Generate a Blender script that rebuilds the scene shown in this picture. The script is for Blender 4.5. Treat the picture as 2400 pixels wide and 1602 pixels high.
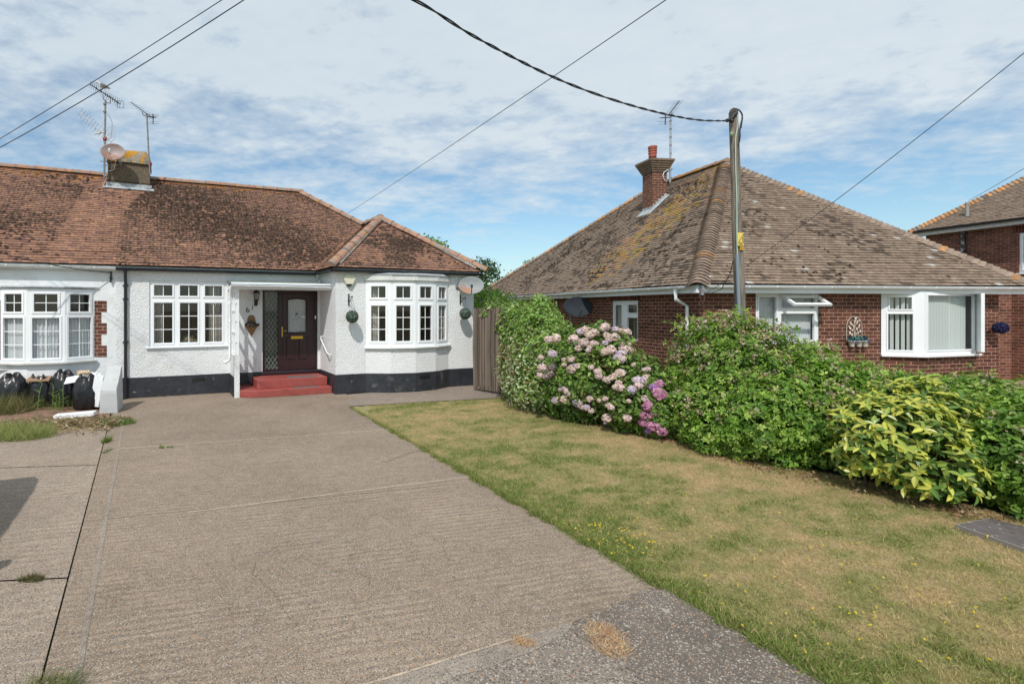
import bpy, math, random
import numpy as np
from mathutils import Vector, Matrix
for o in list(bpy.data.objects): bpy.data.objects.remove(o)
random.seed(7); RNG = np.random.default_rng(11)
R_ = math.radians
sc = bpy.context.scene
col = sc.collection
H = 2.0                       # eye height
FPX, CX, HY = 1236.0, 900.0, 722.0
# ------------------------------------------------------------------ camera, world, sun, exposure
cam = bpy.data.objects.new("camera", bpy.data.cameras.new("camera")); col.objects.link(cam)
cam.location = (0, 0, H); cam.rotation_euler = (R_(90), 0, 0)
cam.data.sensor_width = 36; cam.data.lens = 36*FPX/2400
cam.data.shift_x = (1200-CX)/2400; cam.data.shift_y = -(801-HY)/2400
cam.data.clip_start = .05; cam.data.clip_end = 3000
sc.camera = cam
sc.view_settings.view_transform = 'Standard'; sc.view_settings.look = 'None'
sc.view_settings.exposure = 0.0; sc.view_settings.gamma = 1
SUN = Vector((-.22, -.86, 1.05)).normalized()
SUN_EL = math.asin(SUN.z); SUN_AZ = math.atan2(SUN.x, SUN.y)
world = bpy.data.worlds.new("World"); sc.world = world; world.use_nodes = True
def build_world():
    nt = world.node_tree; N = nt.nodes; Lk = nt.links; N.clear()
    out = N.new('ShaderNodeOutputWorld'); bg = N.new('ShaderNodeBackground')
    sky = N.new('ShaderNodeTexSky'); sky.sky_type = 'NISHITA'; sky.sun_disc = False
    sky.sun_elevation = SUN_EL; sky.sun_rotation = SUN_AZ; sky.air_density = 1.0; sky.dust_density = .6; sky.ozone_density = 2.2
    tc = N.new('ShaderNodeTexCoord'); sep = N.new('ShaderNodeSeparateXYZ'); Lk.new(tc.outputs['Generated'], sep.inputs[0])
    def math_(op, a, b=None, c=None):
        m = N.new('ShaderNodeMath'); m.operation = op
        for i, q in enumerate((a, b, c)):
            if q is None: continue
            if isinstance(q, (int, float)): m.inputs[i].default_value = q
            else: Lk.new(q, m.inputs[i])
        return m.outputs[0]
    zz = math_('ADD', math_('MAXIMUM', sep.outputs[2], 0.0), .16)
    cx = math_('DIVIDE', sep.outputs[0], zz); cy = math_('DIVIDE', sep.outputs[1], zz)
    cb = N.new('ShaderNodeCombineXYZ'); Lk.new(cx, cb.inputs[0]); Lk.new(cy, cb.inputs[1])
    def noise(scale, det, rough, rot, sx, sy, off, dist=0):
        mp = N.new('ShaderNodeMapping'); mp.inputs['Rotation'].default_value = (0, 0, R_(rot))
        mp.inputs['Scale'].default_value = (sx, sy, 1); mp.inputs['Location'].default_value = (off, off*.37, 0)
        Lk.new(cb.outputs[0], mp.inputs[0])
        n = N.new('ShaderNodeTexNoise'); n.inputs['Scale'].default_value = scale; n.inputs['Detail'].default_value = det
        n.inputs['Roughness'].default_value = rough; n.inputs['Distortion'].default_value = dist
        Lk.new(mp.outputs[0], n.inputs['Vector']); return n.outputs['Fac']
    big = noise(.55, 3, .55, 14, .6, 1.1, 3.1, .2)
    mid = noise(3.6, 5, .56, 24, .8, 1.15, 7.7, .15)
    fine = noise(15.0, 5, .60, 30, .9, 1.0, 1.3, .2)
    # cover: more cloud overhead, clearer towards the horizon
    z = sep.outputs[2]
    base = math_('MINIMUM', math_('MAXIMUM', math_('MULTIPLY_ADD', z, 3.2, -.80), -.34), .46)
    s = math_('ADD', math_('MULTIPLY', math_('SUBTRACT', big, .5), .8), math_('ADD', math_('MULTIPLY', math_('SUBTRACT', mid, .5), 1.35), math_('MULTIPLY', math_('SUBTRACT', fine, .5), .62)))
    s = math_('ADD', math_('ADD', s, .33), base)
    dens = math_('MINIMUM', math_('MAXIMUM', math_('MULTIPLY', s, 1.45), 0.04), .94)
    veil = math_('MAXIMUM', math_('MULTIPLY_ADD', z, -1.6, .28), 0.0)
    dens = math_('MAXIMUM', dens, veil)
    cr = N.new('ShaderNodeValToRGB'); cr.color_ramp.elements[0].color = (6.9, 8.0, 8.9, 1); cr.color_ramp.elements[1].color = (8.3, 9.1, 9.6, 1)
    cr.color_ramp.elements[0].position = .35; cr.color_ramp.elements[1].position = .65
    Lk.new(math_('ADD', math_('MULTIPLY', big, .5), math_('ADD', math_('MULTIPLY', mid, .3), math_('MULTIPLY', fine, .2))), cr.inputs[0])
    mix = N.new('ShaderNodeMixRGB'); Lk.new(dens, mix.inputs[0])
    tint = N.new('ShaderNodeMixRGB'); tint.blend_type = 'MULTIPLY'; tint.inputs[0].default_value = 1
    tint.inputs[2].default_value = SKYTINT; Lk.new(sky.outputs[0], tint.inputs[1])
    Lk.new(tint.outputs[0], mix.inputs[1]); Lk.new(cr.outputs[0], mix.inputs[2])
    Lk.new(mix.outputs[0], bg.inputs[0]); bg.inputs[1].default_value = .09
    Lk.new(bg.outputs[0], out.inputs[0])
SKYTINT = (1.30, 1.50, 1.48, 1)
build_world()
sun = bpy.data.objects.new("sun", bpy.data.lights.new("sun", 'SUN')); col.objects.link(sun)
sun.data.energy = 3.45; sun.data.angle = R_(.8); sun.data.color = (1, .955, .89)
sun.rotation_euler = SUN.to_track_quat('Z', 'Y').to_euler()
# ------------------------------------------------------------------ frames (a house's own directions) and sight lines
def ray(px, py): return Vector(((px-CX)/FPX, 1., (HY-py)/FPX))
def P(px, py, Y): r = ray(px, py)*Y; return Vector((r.x, r.y, H+r.z))
def G(px, py, z=0.): Y = (H-z)*FPX/(py-HY); p = P(px, py, Y); return Vector((p.x, p.y, z))
class Frame:
    def __init__(s, O, ux, uy):
        n = math.hypot(ux, uy); s.O = O; s.u = (ux/n, uy/n); s.v = (-uy/n, ux/n)
    def uv(s, X, Y):
        a = X-s.O[0]; b = Y-s.O[1]; return a*s.u[0]+b*s.u[1], a*s.v[0]+b*s.v[1]
    def w(s, u, v, z=0.): return Vector((s.O[0]+u*s.u[0]+v*s.v[0], s.O[1]+u*s.u[1]+v*s.v[1], z))
    def onv(s, px, py, v):
        r = ray(px, py); d = r[0]*s.v[0]+r[1]*s.v[1]; Y = (v+s.O[0]*s.v[0]+s.O[1]*s.v[1])/d
        return s.uv(r[0]*Y, Y)[0], H+r[2]*Y
    def onu(s, px, py, u):
        r = ray(px, py); d = r[0]*s.u[0]+r[1]*s.u[1]; Y = (u+s.O[0]*s.u[0]+s.O[1]*s.u[1])/d
        return s.uv(r[0]*Y, Y)[1], H+r[2]*Y
LF = Frame((-5.51, 11.77), 2900, 1236)
RF = Frame((6.747, 11.292), .9917, .1288)
class Loc:                                   # local plane: s along wall, d outwards, z up
    def __init__(s, fr, a, b):               # a, b = (u,v) ends in frame
        A = fr.w(*a); B = fr.w(*b); t = (B-A); s.len = t.length; t.normalize()
        s.A = A; s.t = t; s.n = Vector((t.y, -t.x, 0)); s.fr = fr
    def __call__(s, x, d, z): return s.A + s.t*x + s.n*d + Vector((0, 0, z))
# ------------------------------------------------------------------ mesh builder
class MB:
    def __init__(s): s.v = []; s.f = []; s.sm = []; s.c = []
    def add(s, vs, fs, smooth=False, c=None):
        n = len(s.v); s.v += [tuple(p) for p in vs]
        for f in fs: s.f.append(tuple(i+n for i in f)); s.sm.append(smooth); s.c.append(c)
    def quad(s, a, b, c_, d, c=None): s.add((a, b, c_, d), ((0, 1, 2, 3),), c=c)
    def box(s, L, x0, x1, d0, d1, z0, z1, c=None):
        v = [L(x, d, z) for z in (z0, z1) for x, d in ((x0, d0), (x1, d0), (x1, d1), (x0, d1))]
        s.add(v, ((3, 2, 1, 0), (4, 5, 6, 7), (0, 1, 5, 4), (1, 2, 6, 5), (2, 3, 7, 6), (3, 0, 4, 7)), c=c)
    def wbox(s, x0, x1, y0, y1, z0, z1, c=None):
        s.box(lambda x, d, z: Vector((x, d, z)), x0, x1, y0, y1, z0, z1, c=c)
    def prism(s, pts, off, smooth=False):    # polygon points + offset vector
        n = len(pts); off = Vector(off); v = [Vector(p) for p in pts]+[Vector(p)+off for p in pts]
        s.add(v, [tuple(range(n))[::-1], tuple(range(n, 2*n))]+[(i, (i+1) % n, n+(i+1) % n, n+i) for i in range(n)], smooth)
    def tube(s, path, r, n=8, caps=True, smooth=True):
        path = [Vector(p) for p in path]; m = len(path); rr = r if isinstance(r, (list, tuple)) else [r]*m
        up = None; rings = []
        for i, p in enumerate(path):
            t = (path[min(i+1, m-1)]-path[max(i-1, 0)]).normalized()
            if up is None or abs(up.dot(t)) > .98: up = Vector((0, 0, 1)) if abs(t.z) < .9 else Vector((0, 1, 0))
            a = t.cross(up).normalized(); b = a.cross(t).normalized(); up = b
            rings.append([p+(a*math.cos(q)+b*math.sin(q))*rr[i] for q in [2*math.pi*k/n for k in range(n)]])
        v = [q for g in rings for q in g]; f = []
        for i in range(m-1):
            for k in range(n): f.append((i*n+k, i*n+(k+1) % n, (i+1)*n+(k+1) % n, (i+1)*n+k))
        s.add(v, f, smooth)
        if caps: s.add(rings[0], (tuple(range(n)),)); s.add(rings[-1], (tuple(range(n))[::-1],))
    def loft(s, rings, closed=True, smooth=True):
        n = len(rings[0]); v = [p for g in rings for p in g]
        s.add(v, [(i*n+k, i*n+(k+1) % n, (i+1)*n+(k+1) % n, (i+1)*n+k) for i in range(len(rings)-1) for k in range(n)], smooth)
        if closed: s.add(rings[0], (tuple(range(n))[::-1],), smooth); s.add(rings[-1], (tuple(range(n)),), smooth)
    def lathe(s, c, prof, n=24, axis=None, smooth=True):  # prof: (r,z)
        c = Vector(c); M = Matrix.Identity(3) if axis is None else Vector(axis).normalized().to_track_quat('Z', 'Y').to_matrix()
        s.loft([[c+M@Vector((r*math.cos(2*math.pi*k/n), r*math.sin(2*math.pi*k/n), z)) for k in range(n)] for r, z in prof], True, smooth)
    def build(s, name, mat, parent=None, fr=None, bevel=0, **tags):
        me = bpy.data.meshes.new(name); po = Vector((0, 0, 0)); q = parent
        while q is not None: po += q.location; q = q.parent
        V = [(x-po.x, y-po.y, z-po.z) for x, y, z in s.v]
        me.from_pydata(V, [], s.f); me.polygons.foreach_set('use_smooth', s.sm)
        uvl = me.uv_layers.new(name='UVMap'); fr = fr or (s.fr if hasattr(s, 'fr') else None)
        u_ = (fr.u if fr else (1, 0)); v_ = (fr.v if fr else (0, 1)); O = fr.O if fr else (0, 0)
        dat = np.empty(len(me.loops)*2, np.float32); k = 0
        for p in me.polygons:
            n = p.normal; nu = abs(n.x*u_[0]+n.y*u_[1]); nv = abs(n.x*v_[0]+n.y*v_[1]); nz = abs(n.z)
            for vi in p.vertices:
                x, y, z = s.v[vi]; a = (x-O[0])*u_[0]+(y-O[1])*u_[1]; b = (x-O[0])*v_[0]+(y-O[1])*v_[1]
                if nz > nu and nz > nv: dat[k] = a; dat[k+1] = b
                elif nv >= nu: dat[k] = a; dat[k+1] = z
                else: dat[k] = b; dat[k+1] = z
                k += 2
        uvl.data.foreach_set('uv', dat)
        if any(c is not None for c in s.c):
            ca = me.color_attributes.new('Col', 'FLOAT_COLOR', 'CORNER'); arr = np.ones((len(me.loops), 4), np.float32); k = 0
            for p, c in zip(me.polygons, s.c):
                m = len(p.vertices)
                if c is not None: arr[k:k+m, :3] = c
                k += m
            ca.data.foreach_set('color', arr.ravel())
        me.materials.append(mat); me.update()
        o = bpy.data.objects.new(name, me); col.objects.link(o); o.parent = parent
        if bevel:
            b = o.modifiers.new('bevel', 'BEVEL'); b.width = bevel; b.segments = 2; b.limit_method = 'ANGLE'
        for k_, v__ in tags.items(): o[k_] = v__
        return o
def thing(name, label, cat, loc=(0, 0, 0), group=None):
    o = bpy.data.objects.new(name, None); col.objects.link(o); o.location = loc; o.empty_display_size = .2
    o['label'] = label; o['category'] = cat
    if group: o['group'] = group
    return o
def np_mesh(name, V, F, colr, mat, parent=None, smooth=False, **tags):
    me = bpy.data.meshes.new(name); V = np.asarray(V, np.float32); F = np.asarray(F, np.int32); q = parent
    po = np.zeros(3)
    while q is not None: po += np.array(q.location); q = q.parent
    V = V-po.astype(np.float32); k = F.shape[1]
    me.vertices.add(len(V)); me.vertices.foreach_set('co', V.ravel())
    me.loops.add(F.size); me.loops.foreach_set('vertex_index', F.ravel())
    me.polygons.add(len(F)); me.polygons.foreach_set('loop_start', np.arange(len(F), dtype=np.int32)*k)
    try: me.polygons.foreach_set('loop_total', np.full(len(F), k, np.int32))
    except Exception: pass
    me.polygons.foreach_set('use_smooth', np.full(len(F), smooth))
    if colr is not None:
        ca = me.color_attributes.new('Col', 'FLOAT_COLOR', 'POINT'); a = np.ones((len(V), 4), np.float32); a[:, :3] = colr
        ca.data.foreach_set('color', a.ravel())
    me.materials.append(mat); me.update(calc_edges=True); me.validate()
    o = bpy.data.objects.new(name, me); col.objects.link(o); o.parent = parent
    for k_, v_ in tags.items(): o[k_] = v_
    return o
def scatter(T, TF, pos, nrm, spin, scale, sq=None):
    """copies of template T (n,3; z = outwards) at pos with normals nrm -> arrays"""
    pos = np.asarray(pos); nrm = np.asarray(nrm); nrm = nrm/np.linalg.norm(nrm, axis=1, keepdims=True)
    ref = np.tile(np.array([[0, 0, 1.]]), (len(pos), 1)); bad = abs(nrm[:, 2]) > .95; ref[bad] = (1, 0, 0)
    a = np.cross(ref, nrm); a /= np.linalg.norm(a, axis=1, keepdims=True); b = np.cross(nrm, a)
    cs = np.cos(spin)[:, None]; sn = np.sin(spin)[:, None]; A = a*cs+b*sn; B = -a*sn+b*cs
    sc_ = np.asarray(scale); sc_ = sc_[:, None, None] if sc_.ndim == 1 else sc_[:, None, :]
    Tt = T[None]*sc_
    V = pos[:, None]+Tt[..., 0:1]*A[:, None]+Tt[..., 1:2]*B[:, None]+Tt[..., 2:3]*nrm[:, None]
    n = len(T); F = (TF[None]+(np.arange(len(pos))*n)[:, None, None]).reshape(-1, TF.shape[1])
    return V.reshape(-1, 3), F
def vnoise(x, y, s, seed=0):
    r = np.random.default_rng(seed).random((64, 64)); x = x*s; y = y*s; xi = np.floor(x).astype(int); yi = np.floor(y).astype(int)
    fx = x-xi; fy = y-yi; fx = fx*fx*(3-2*fx); fy = fy*fy*(3-2*fy); g = lambda a, b: r[a % 64, b % 64]
    return (g(xi, yi)*(1-fx)+g(xi+1, yi)*fx)*(1-fy)+(g(xi, yi+1)*(1-fx)+g(xi+1, yi+1)*fx)*fy
# ------------------------------------------------------------------ materials
def mat(name, base, rough=.6, var=0, vscale=3, spots=None, bump=0, bscale=60, bdet=3, metal=0, spec=.5, coord='Object', vcol=False,
        stretch=(1, 1, 1), dirt=None, bdist=.01, trans=0, coat=0, vor=None):
    m = bpy.data.materials.new(name); m.use_nodes = True; nt = m.node_tree; N = nt.nodes; L = nt.links
    bs = N['Principled BSDF']; bs.inputs['Roughness'].default_value = rough; bs.inputs['Metallic'].default_value = metal
    bs.inputs['Specular IOR Level'].default_value = spec
    if coat: bs.inputs['Coat Weight'].default_value = coat
    tc = N.new('ShaderNodeTexCoord'); mp = N.new('ShaderNodeMapping'); mp.inputs['Scale'].default_value = stretch
    L.new(tc.outputs[coord], mp.inputs[0])
    def noise(s, d=3, r=.55):
        n = N.new('ShaderNodeTexNoise'); n.inputs['Scale'].default_value = s; n.inputs['Detail'].default_value = d; n.inputs['Roughness'].default_value = r
        L.new(mp.outputs[0], n.inputs['Vector']); return n.outputs['Fac']
    def mixc(f, a, b, bt='MIX'):
        x = N.new('ShaderNodeMixRGB'); x.blend_type = bt
        for i, q in enumerate((f, a, b)):
            if isinstance(q, (float, int)): x.inputs[i].default_value = q
            elif isinstance(q, tuple): x.inputs[i].default_value = (*q[:3], 1)
            else: L.new(q, x.inputs[i])
        return x.outputs[0]
    def ramp(v, a, b):
        r = N.new('ShaderNodeMapRange'); r.inputs[1].default_value = a; r.inputs[2].default_value = b; L.new(v, r.inputs[0]); return r.outputs[0]
    c = base
    if vcol:
        at = N.new('ShaderNodeAttribute'); at.attribute_name = 'Col'; c = mixc(1.0, at.outputs['Color'], base, 'MULTIPLY')
    if var:
        lo = tuple(max(0, q*(1-var)) for q in (1, 1, 1)); hi = tuple(q*(1+var) for q in (1, 1, 1))
        c = mixc(1.0, c if not isinstance(c, tuple) else mixc(0., c, c), mixc(ramp(noise(vscale, 4), .3, .7), lo, hi), 'MULTIPLY')
    for sp in (spots or []):              # (color, scale, threshold, softness)
        c = mixc(ramp(noise(sp[1], 5, .62), sp[2], sp[2]+sp[3]), c, sp[0])
    if isinstance(c, tuple): bs.inputs['Base Color'].default_value = (*c, 1)
    else: L.new(c, bs.inputs['Base Color'])
    if bump:
        b = N.new('ShaderNodeBump'); b.inputs['Strength'].default_value = bump; b.inputs['Distance'].default_value = bdist
        if vor:
            vt = N.new('ShaderNodeTexVoronoi'); vt.inputs['Scale'].default_value = vor; vt.feature = 'SMOOTH_F1'; L.new(mp.outputs[0], vt.inputs['Vector'])
            mm = N.new('ShaderNodeMath'); mm.operation = 'SUBTRACT'; L.new(noise(bscale, bdet), mm.inputs[0]); L.new(vt.outputs['Distance'], mm.inputs[1]); L.new(mm.outputs[0], b.inputs['Height'])
        else: L.new(noise(bscale, bdet), b.inputs['Height'])
        L.new(b.outputs[0], bs.inputs['Normal'])
    if trans:
        tr = N.new('ShaderNodeBsdfTranslucent'); ms = N.new('ShaderNodeMixShader'); ms.inputs[0].default_value = trans
        out = N['Material Output']; L.new(bs.outputs[0], ms.inputs[1]); L.new(tr.outputs[0], ms.inputs[2]); L.new(ms.outputs[0], out.inputs[0])
        if isinstance(c, tuple): tr.inputs[0].default_value = (*c, 1)
        else: L.new(mixc(1., c, (1.25, 1.35, .7), 'MULTIPLY'), tr.inputs[0])
    return m
def brick_mat(name, c1, c2, mortar, w=.225, h=.0825, ms=.014):
    m = bpy.data.materials.new(name); m.use_nodes = True; N = m.node_tree.nodes; L = m.node_tree.links; bs = N['Principled BSDF']
    bs.inputs['Roughness'].default_value = .85; bs.inputs['Specular IOR Level'].default_value = .25
    tc = N.new('ShaderNodeTexCoord'); br = N.new('ShaderNodeTexBrick'); L.new(tc.outputs['UV'], br.inputs['Vector'])
    br.inputs['Scale'].default_value = 1; br.inputs['Brick Width'].default_value = w; br.inputs['Row Height'].default_value = h
    br.inputs['Mortar Size'].default_value = ms/2; br.inputs['Mortar Smooth'].default_value = .15; br.inputs['Bias'].default_value = 0
    br.inputs['Color1'].default_value = (*c1, 1); br.inputs['Color2'].default_value = (*c2, 1); br.inputs['Mortar'].default_value = (*mortar, 1)
    n = N.new('ShaderNodeTexNoise'); n.inputs['Scale'].default_value = 4.5; n.inputs['Detail'].default_value = 8; n.inputs['Roughness'].default_value = .7; L.new(tc.outputs['UV'], n.inputs['Vector'])
    mr = N.new('ShaderNodeMapRange'); mr.inputs[1].default_value = .3; mr.inputs[2].default_value = .7; mr.inputs[3].default_value = .62; mr.inputs[4].default_value = 1.38; L.new(n.outputs[0], mr.inputs[0])
    mx = N.new('ShaderNodeVectorMath'); mx.operation = 'SCALE'; L.new(br.outputs['Color'], mx.inputs[0]); L.new(mr.outputs[0], mx.inputs['Scale'])
    L.new(mx.outputs[0], bs.inputs['Base Color'])
    b = N.new('ShaderNodeBump'); b.invert = True; b.inputs['Strength'].default_value = .8; b.inputs['Distance'].default_value = .01
    L.new(br.outputs['Fac'], b.inputs['Height']); L.new(b.outputs[0], bs.inputs['Normal'])
    return m
def glass_mat(name, tint=(.94, .96, .96), ior=1.5):
    m = bpy.data.materials.new(name); m.use_nodes = True; N = m.node_tree.nodes; L = m.node_tree.links; N.clear()
    o = N.new('ShaderNodeOutputMaterial'); t = N.new('ShaderNodeBsdfTransparent'); t.inputs[0].default_value = (*tint, 1)
    g = N.new('ShaderNodeBsdfGlossy'); g.inputs['Roughness'].default_value = .01; fr = N.new('ShaderNodeLayerWeight'); fr.inputs[0].default_value = .5
    ms = N.new('ShaderNodeMixShader'); pw_ = N.new('ShaderNodeMath'); pw_.operation = 'POWER'; pw_.inputs[1].default_value = 5; L.new(fr.outputs['Facing'], pw_.inputs[0]); ad = N.new('ShaderNodeMath'); ad.operation = 'MULTIPLY_ADD'; ad.inputs[1].default_value = .92; ad.inputs[2].default_value = .075; L.new(pw_.outputs[0], ad.inputs[0])
    L.new(ad.outputs[0], ms.inputs[0]); L.new(t.outputs[0], ms.inputs[1]); L.new(g.outputs[0], ms.inputs[2]); L.new(ms.outputs[0], o.inputs[0]); return m
M = {}
M['render_wall'] = mat('roughcast', (.80, .81, .82), .8, var=.05, vscale=1.5, bump=.85, bscale=48, bdet=4, bdist=.02, vor=52, spec=.2, spots=[((.60, .59, .54), 1.1, .60, .25), ((.66, .64, .59), 3.8, .58, .22)])
M['smooth_wall'] = mat('painted render', (.76, .78, .79), .75, var=.06, vscale=2, bump=.5, bscale=7, bdet=5, bdist=.03, spec=.25, spots=[((.56, .55, .50), 1.7, .58, .2)])
M['plinth'] = mat('black plinth paint', (.026, .029, .036), .5, var=.3, vscale=5, bump=.6, bscale=14, bdist=.02, spots=[((.12, .11, .10), 4.5, .60, .12), ((.30, .28, .25), 9, .70, .03)])
M['upvc'] = mat('upvc', (.83, .85, .87), .32, var=.03, vscale=2)
M['old_upvc'] = mat('weathered white', (.66, .67, .65), .5, var=.1, vscale=6, spots=[((.36, .35, .32), 5, .6, .15)])
M['glass'] = glass_mat('window glass'); M['room'] = mat('room plaster', (.32, .27, .23), .9)
M['net'] = mat('net curtain', (.82, .84, .86), .9, trans=.25, stretch=(40, 1, 1)); M['curtain'] = mat('beige curtain', (.58, .53, .48), .9, trans=.2)
M['blind'] = mat('vertical blind', (.74, .79, .77), .8, trans=.2)
M['maroon'] = mat('maroon pvc', (.030, .009, .012), .34, bump=.15, bscale=80, stretch=(1, 1, .1))
M['brass'] = mat('brass', (.55, .36, .10), .3, metal=.8); M['yellow_brass'] = mat('polished brass', (.66, .42, .03), .3, metal=.35)
M['red_step'] = mat('red doorstep paint', (.32, .072, .06), .5, var=.12, vscale=8, spots=[((.20, .06, .05), 8, .62, .15)], bump=.2, bscale=30)
M['slab_grey'] = mat('anti-slip pad', (.12, .13, .13), .8, var=.3, vscale=30)
M['black_pvc'] = mat('black pvc', (.022, .024, .032), .3); M['iron'] = mat('black iron', (.012, .012, .012), .45)
M['white_pvc'] = mat('white pvc', (.82, .84, .86), .28); M['galv'] = mat('galvanised mast', (.24, .235, .235), .5, metal=.3, spots=[((.16, .11, .08), 8, .55, .2)])
M['alu'] = mat('aluminium', (.42, .43, .45), .35, metal=.8); M['dark_alu'] = mat('antenna boom', (.05, .05, .055), .5)
M['lead'] = mat('lead flashing', (.36, .39, .41), .55, var=.3, vscale=12, bump=.3, bscale=20)
M['tile_red'] = mat('red clay tiles', (1, 1, 1), .85, vcol=True, var=.25, vscale=14, bump=.4, bscale=50, spec=.2)
M['tile_tan'] = mat('tan clay tiles', (1, 1, 1), .85, vcol=True, var=.28, vscale=14, bump=.4, bscale=50, spec=.2)
M['ridge'] = mat('ridge tiles', (.33, .185, .125), .85, var=.3, vscale=7, bump=.4, bscale=25, spots=[((.24, .21, .18), 6, .50, .12), ((.42, .19, .03), 4, .58, .1), ((.42, .40, .36), 13, .66, .08)])
M['bonnet'] = mat('bonnet tiles', (1, 1, 1), .85, vcol=True, var=.3, vscale=12, bump=.3, bscale=40)
M['mortar'] = mat('grey mortar', (.30, .28, .26), .9, var=.3, vscale=8, bump=.5, bscale=30)
M['moss'] = mat('moss', (1, 1, 1), 1, vcol=True, spec=.05)
M['under'] = mat('roof felt', (.03, .022, .02), .9)
M['chimney_grey'] = mat('pebbledashed stack', (.16, .125, .085), .95, var=.5, vscale=30, bump=1, bscale=45, bdist=.03, spots=[((.10, .09, .05), 4, .55, .2), ((.34, .31, .27), 40, .62, .08)])
M['lichen_cap'] = mat('lichened mortar cap', (.27, .245, .20), .95, var=.3, vscale=10, bump=1, bscale=14, bdist=.04, spots=[((.45, .22, .02), 5, .47, .08), ((.13, .11, .08), 18, .60, .1)])
M['terracotta'] = mat('terracotta', (.33, .085, .05), .6, var=.1, vscale=6)
M['brick'] = brick_mat('dark red brick', (.070, .028, .023), (.165, .064, .046), (.42, .26, .17))
M['brick_orange'] = brick_mat('brown red brick', (.12, .047, .034), (.23, .10, .07), (.36, .24, .17))
M['brick_far'] = brick_mat('far brick', (.10, .038, .028), (.20, .078, .052), (.33, .22, .16))
M['soldier'] = brick_mat('soldier course', (.075, .022, .018), (.15, .045, .03), (.25, .14, .09), w=.0825, h=.24)
M['dish_rust'] = mat('rusted dish', (.30, .24, .23), .55, metal=.1, var=.2, vscale=5, spots=[((.24, .12, .085), 2.6, .45, .12), ((.40, .40, .42), 3.5, .62, .1)])
M['dish_mix'] = mat('part rusted dish', (.25, .27, .28), .6, var=.15, vscale=5, spots=[((.33, .18, .11), 2.4, .53, .06)])
M['dish_dark'] = mat('charcoal dish', (.028, .034, .042), .75, spec=.15, var=.15, vscale=5)
M['wood'] = mat('weathered pole timber', (.215, .18, .15), .95, var=.6, vscale=4, stretch=(9, 9, .5), bump=1, bscale=7, bdist=.03, spots=[((.11, .095, .08), 7, .6, .15), ((.20, .20, .12), 2, .62, .2)])
M['cable'] = mat('black cable', (.012, .013, .018), .5); M['thin_cable'] = mat('thin cable', (.035, .04, .05), .5); M['green_cable'] = mat('pale green cable', (.46, .58, .50), .5)
M['conduit'] = mat('blue grey conduit', (.20, .25, .30), .6); M['sign'] = mat('yellow sign', (.72, .55, .13), .5, var=.1, vscale=20); M['black'] = mat('black', (.01, .01, .01), .5)
M['screen'] = mat('brushwood', (1, 1, 1), .95, vcol=True); M['concrete'] = None
M['leaf'] = mat('leaves', (1, 1, 1), .5, vcol=True, trans=.28, spec=.4); M['bigleaf'] = mat('glossy leaves', (1, 1, 1), .35, vcol=True, trans=.25, spec=.5)
M['petal'] = mat('petals', (1, 1, 1), .7, vcol=True, trans=.3, spec=.2); M['stem'] = mat('stems', (.10, .07, .04), .9); M['grassb'] = mat('grass blades', (1, 1, 1), .7, vcol=True, trans=.25, spec=.2)
M['topiary'] = mat('topiary leaves', (1, 1, 1), .6, vcol=True, spec=.3)
M['bag'] = mat('black polythene', (.012, .012, .014), .3, bump=.7, bscale=5, bdet=2, bdist=.05, stretch=(1.6, 1.6, .8), spec=.45)
M['cardboard'] = mat('cardboard', (.30, .19, .12), .85, var=.15, vscale=6); M['foam'] = mat('white board', (.78, .80, .82), .6, var=.08, vscale=4)
M['bark'] = mat('bark', (.09, .07, .05), .95, bump=.6, bscale=20)
M['canopy_felt'] = mat('green felt', (.15, .18, .15), .85, var=.25, vscale=5, spots=[((.26, .15, .08), 6, .62, .1), ((.30, .33, .30), 3, .58, .15)])
M['soil'] = mat('dry soil', (.22, .135, .095), 1, var=.4, vscale=6, bump=.8, bscale=30, bdist=.03, spots=[((.30, .15, .095), 4, .5, .15), ((.12, .09, .06), 14, .6, .1)])
M['manhole'] = mat('cast cover', (.10, .085, .08), .8, var=.3, vscale=10, bump=.6, bscale=40, spots=[((.40, .39, .37), 22, .62, .05)])
M['paint'] = mat('car paint', (.05, .07, .11), .25, coat=.6); M['rubber'] = mat('rubber', (.02, .02, .02), .8)
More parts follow.
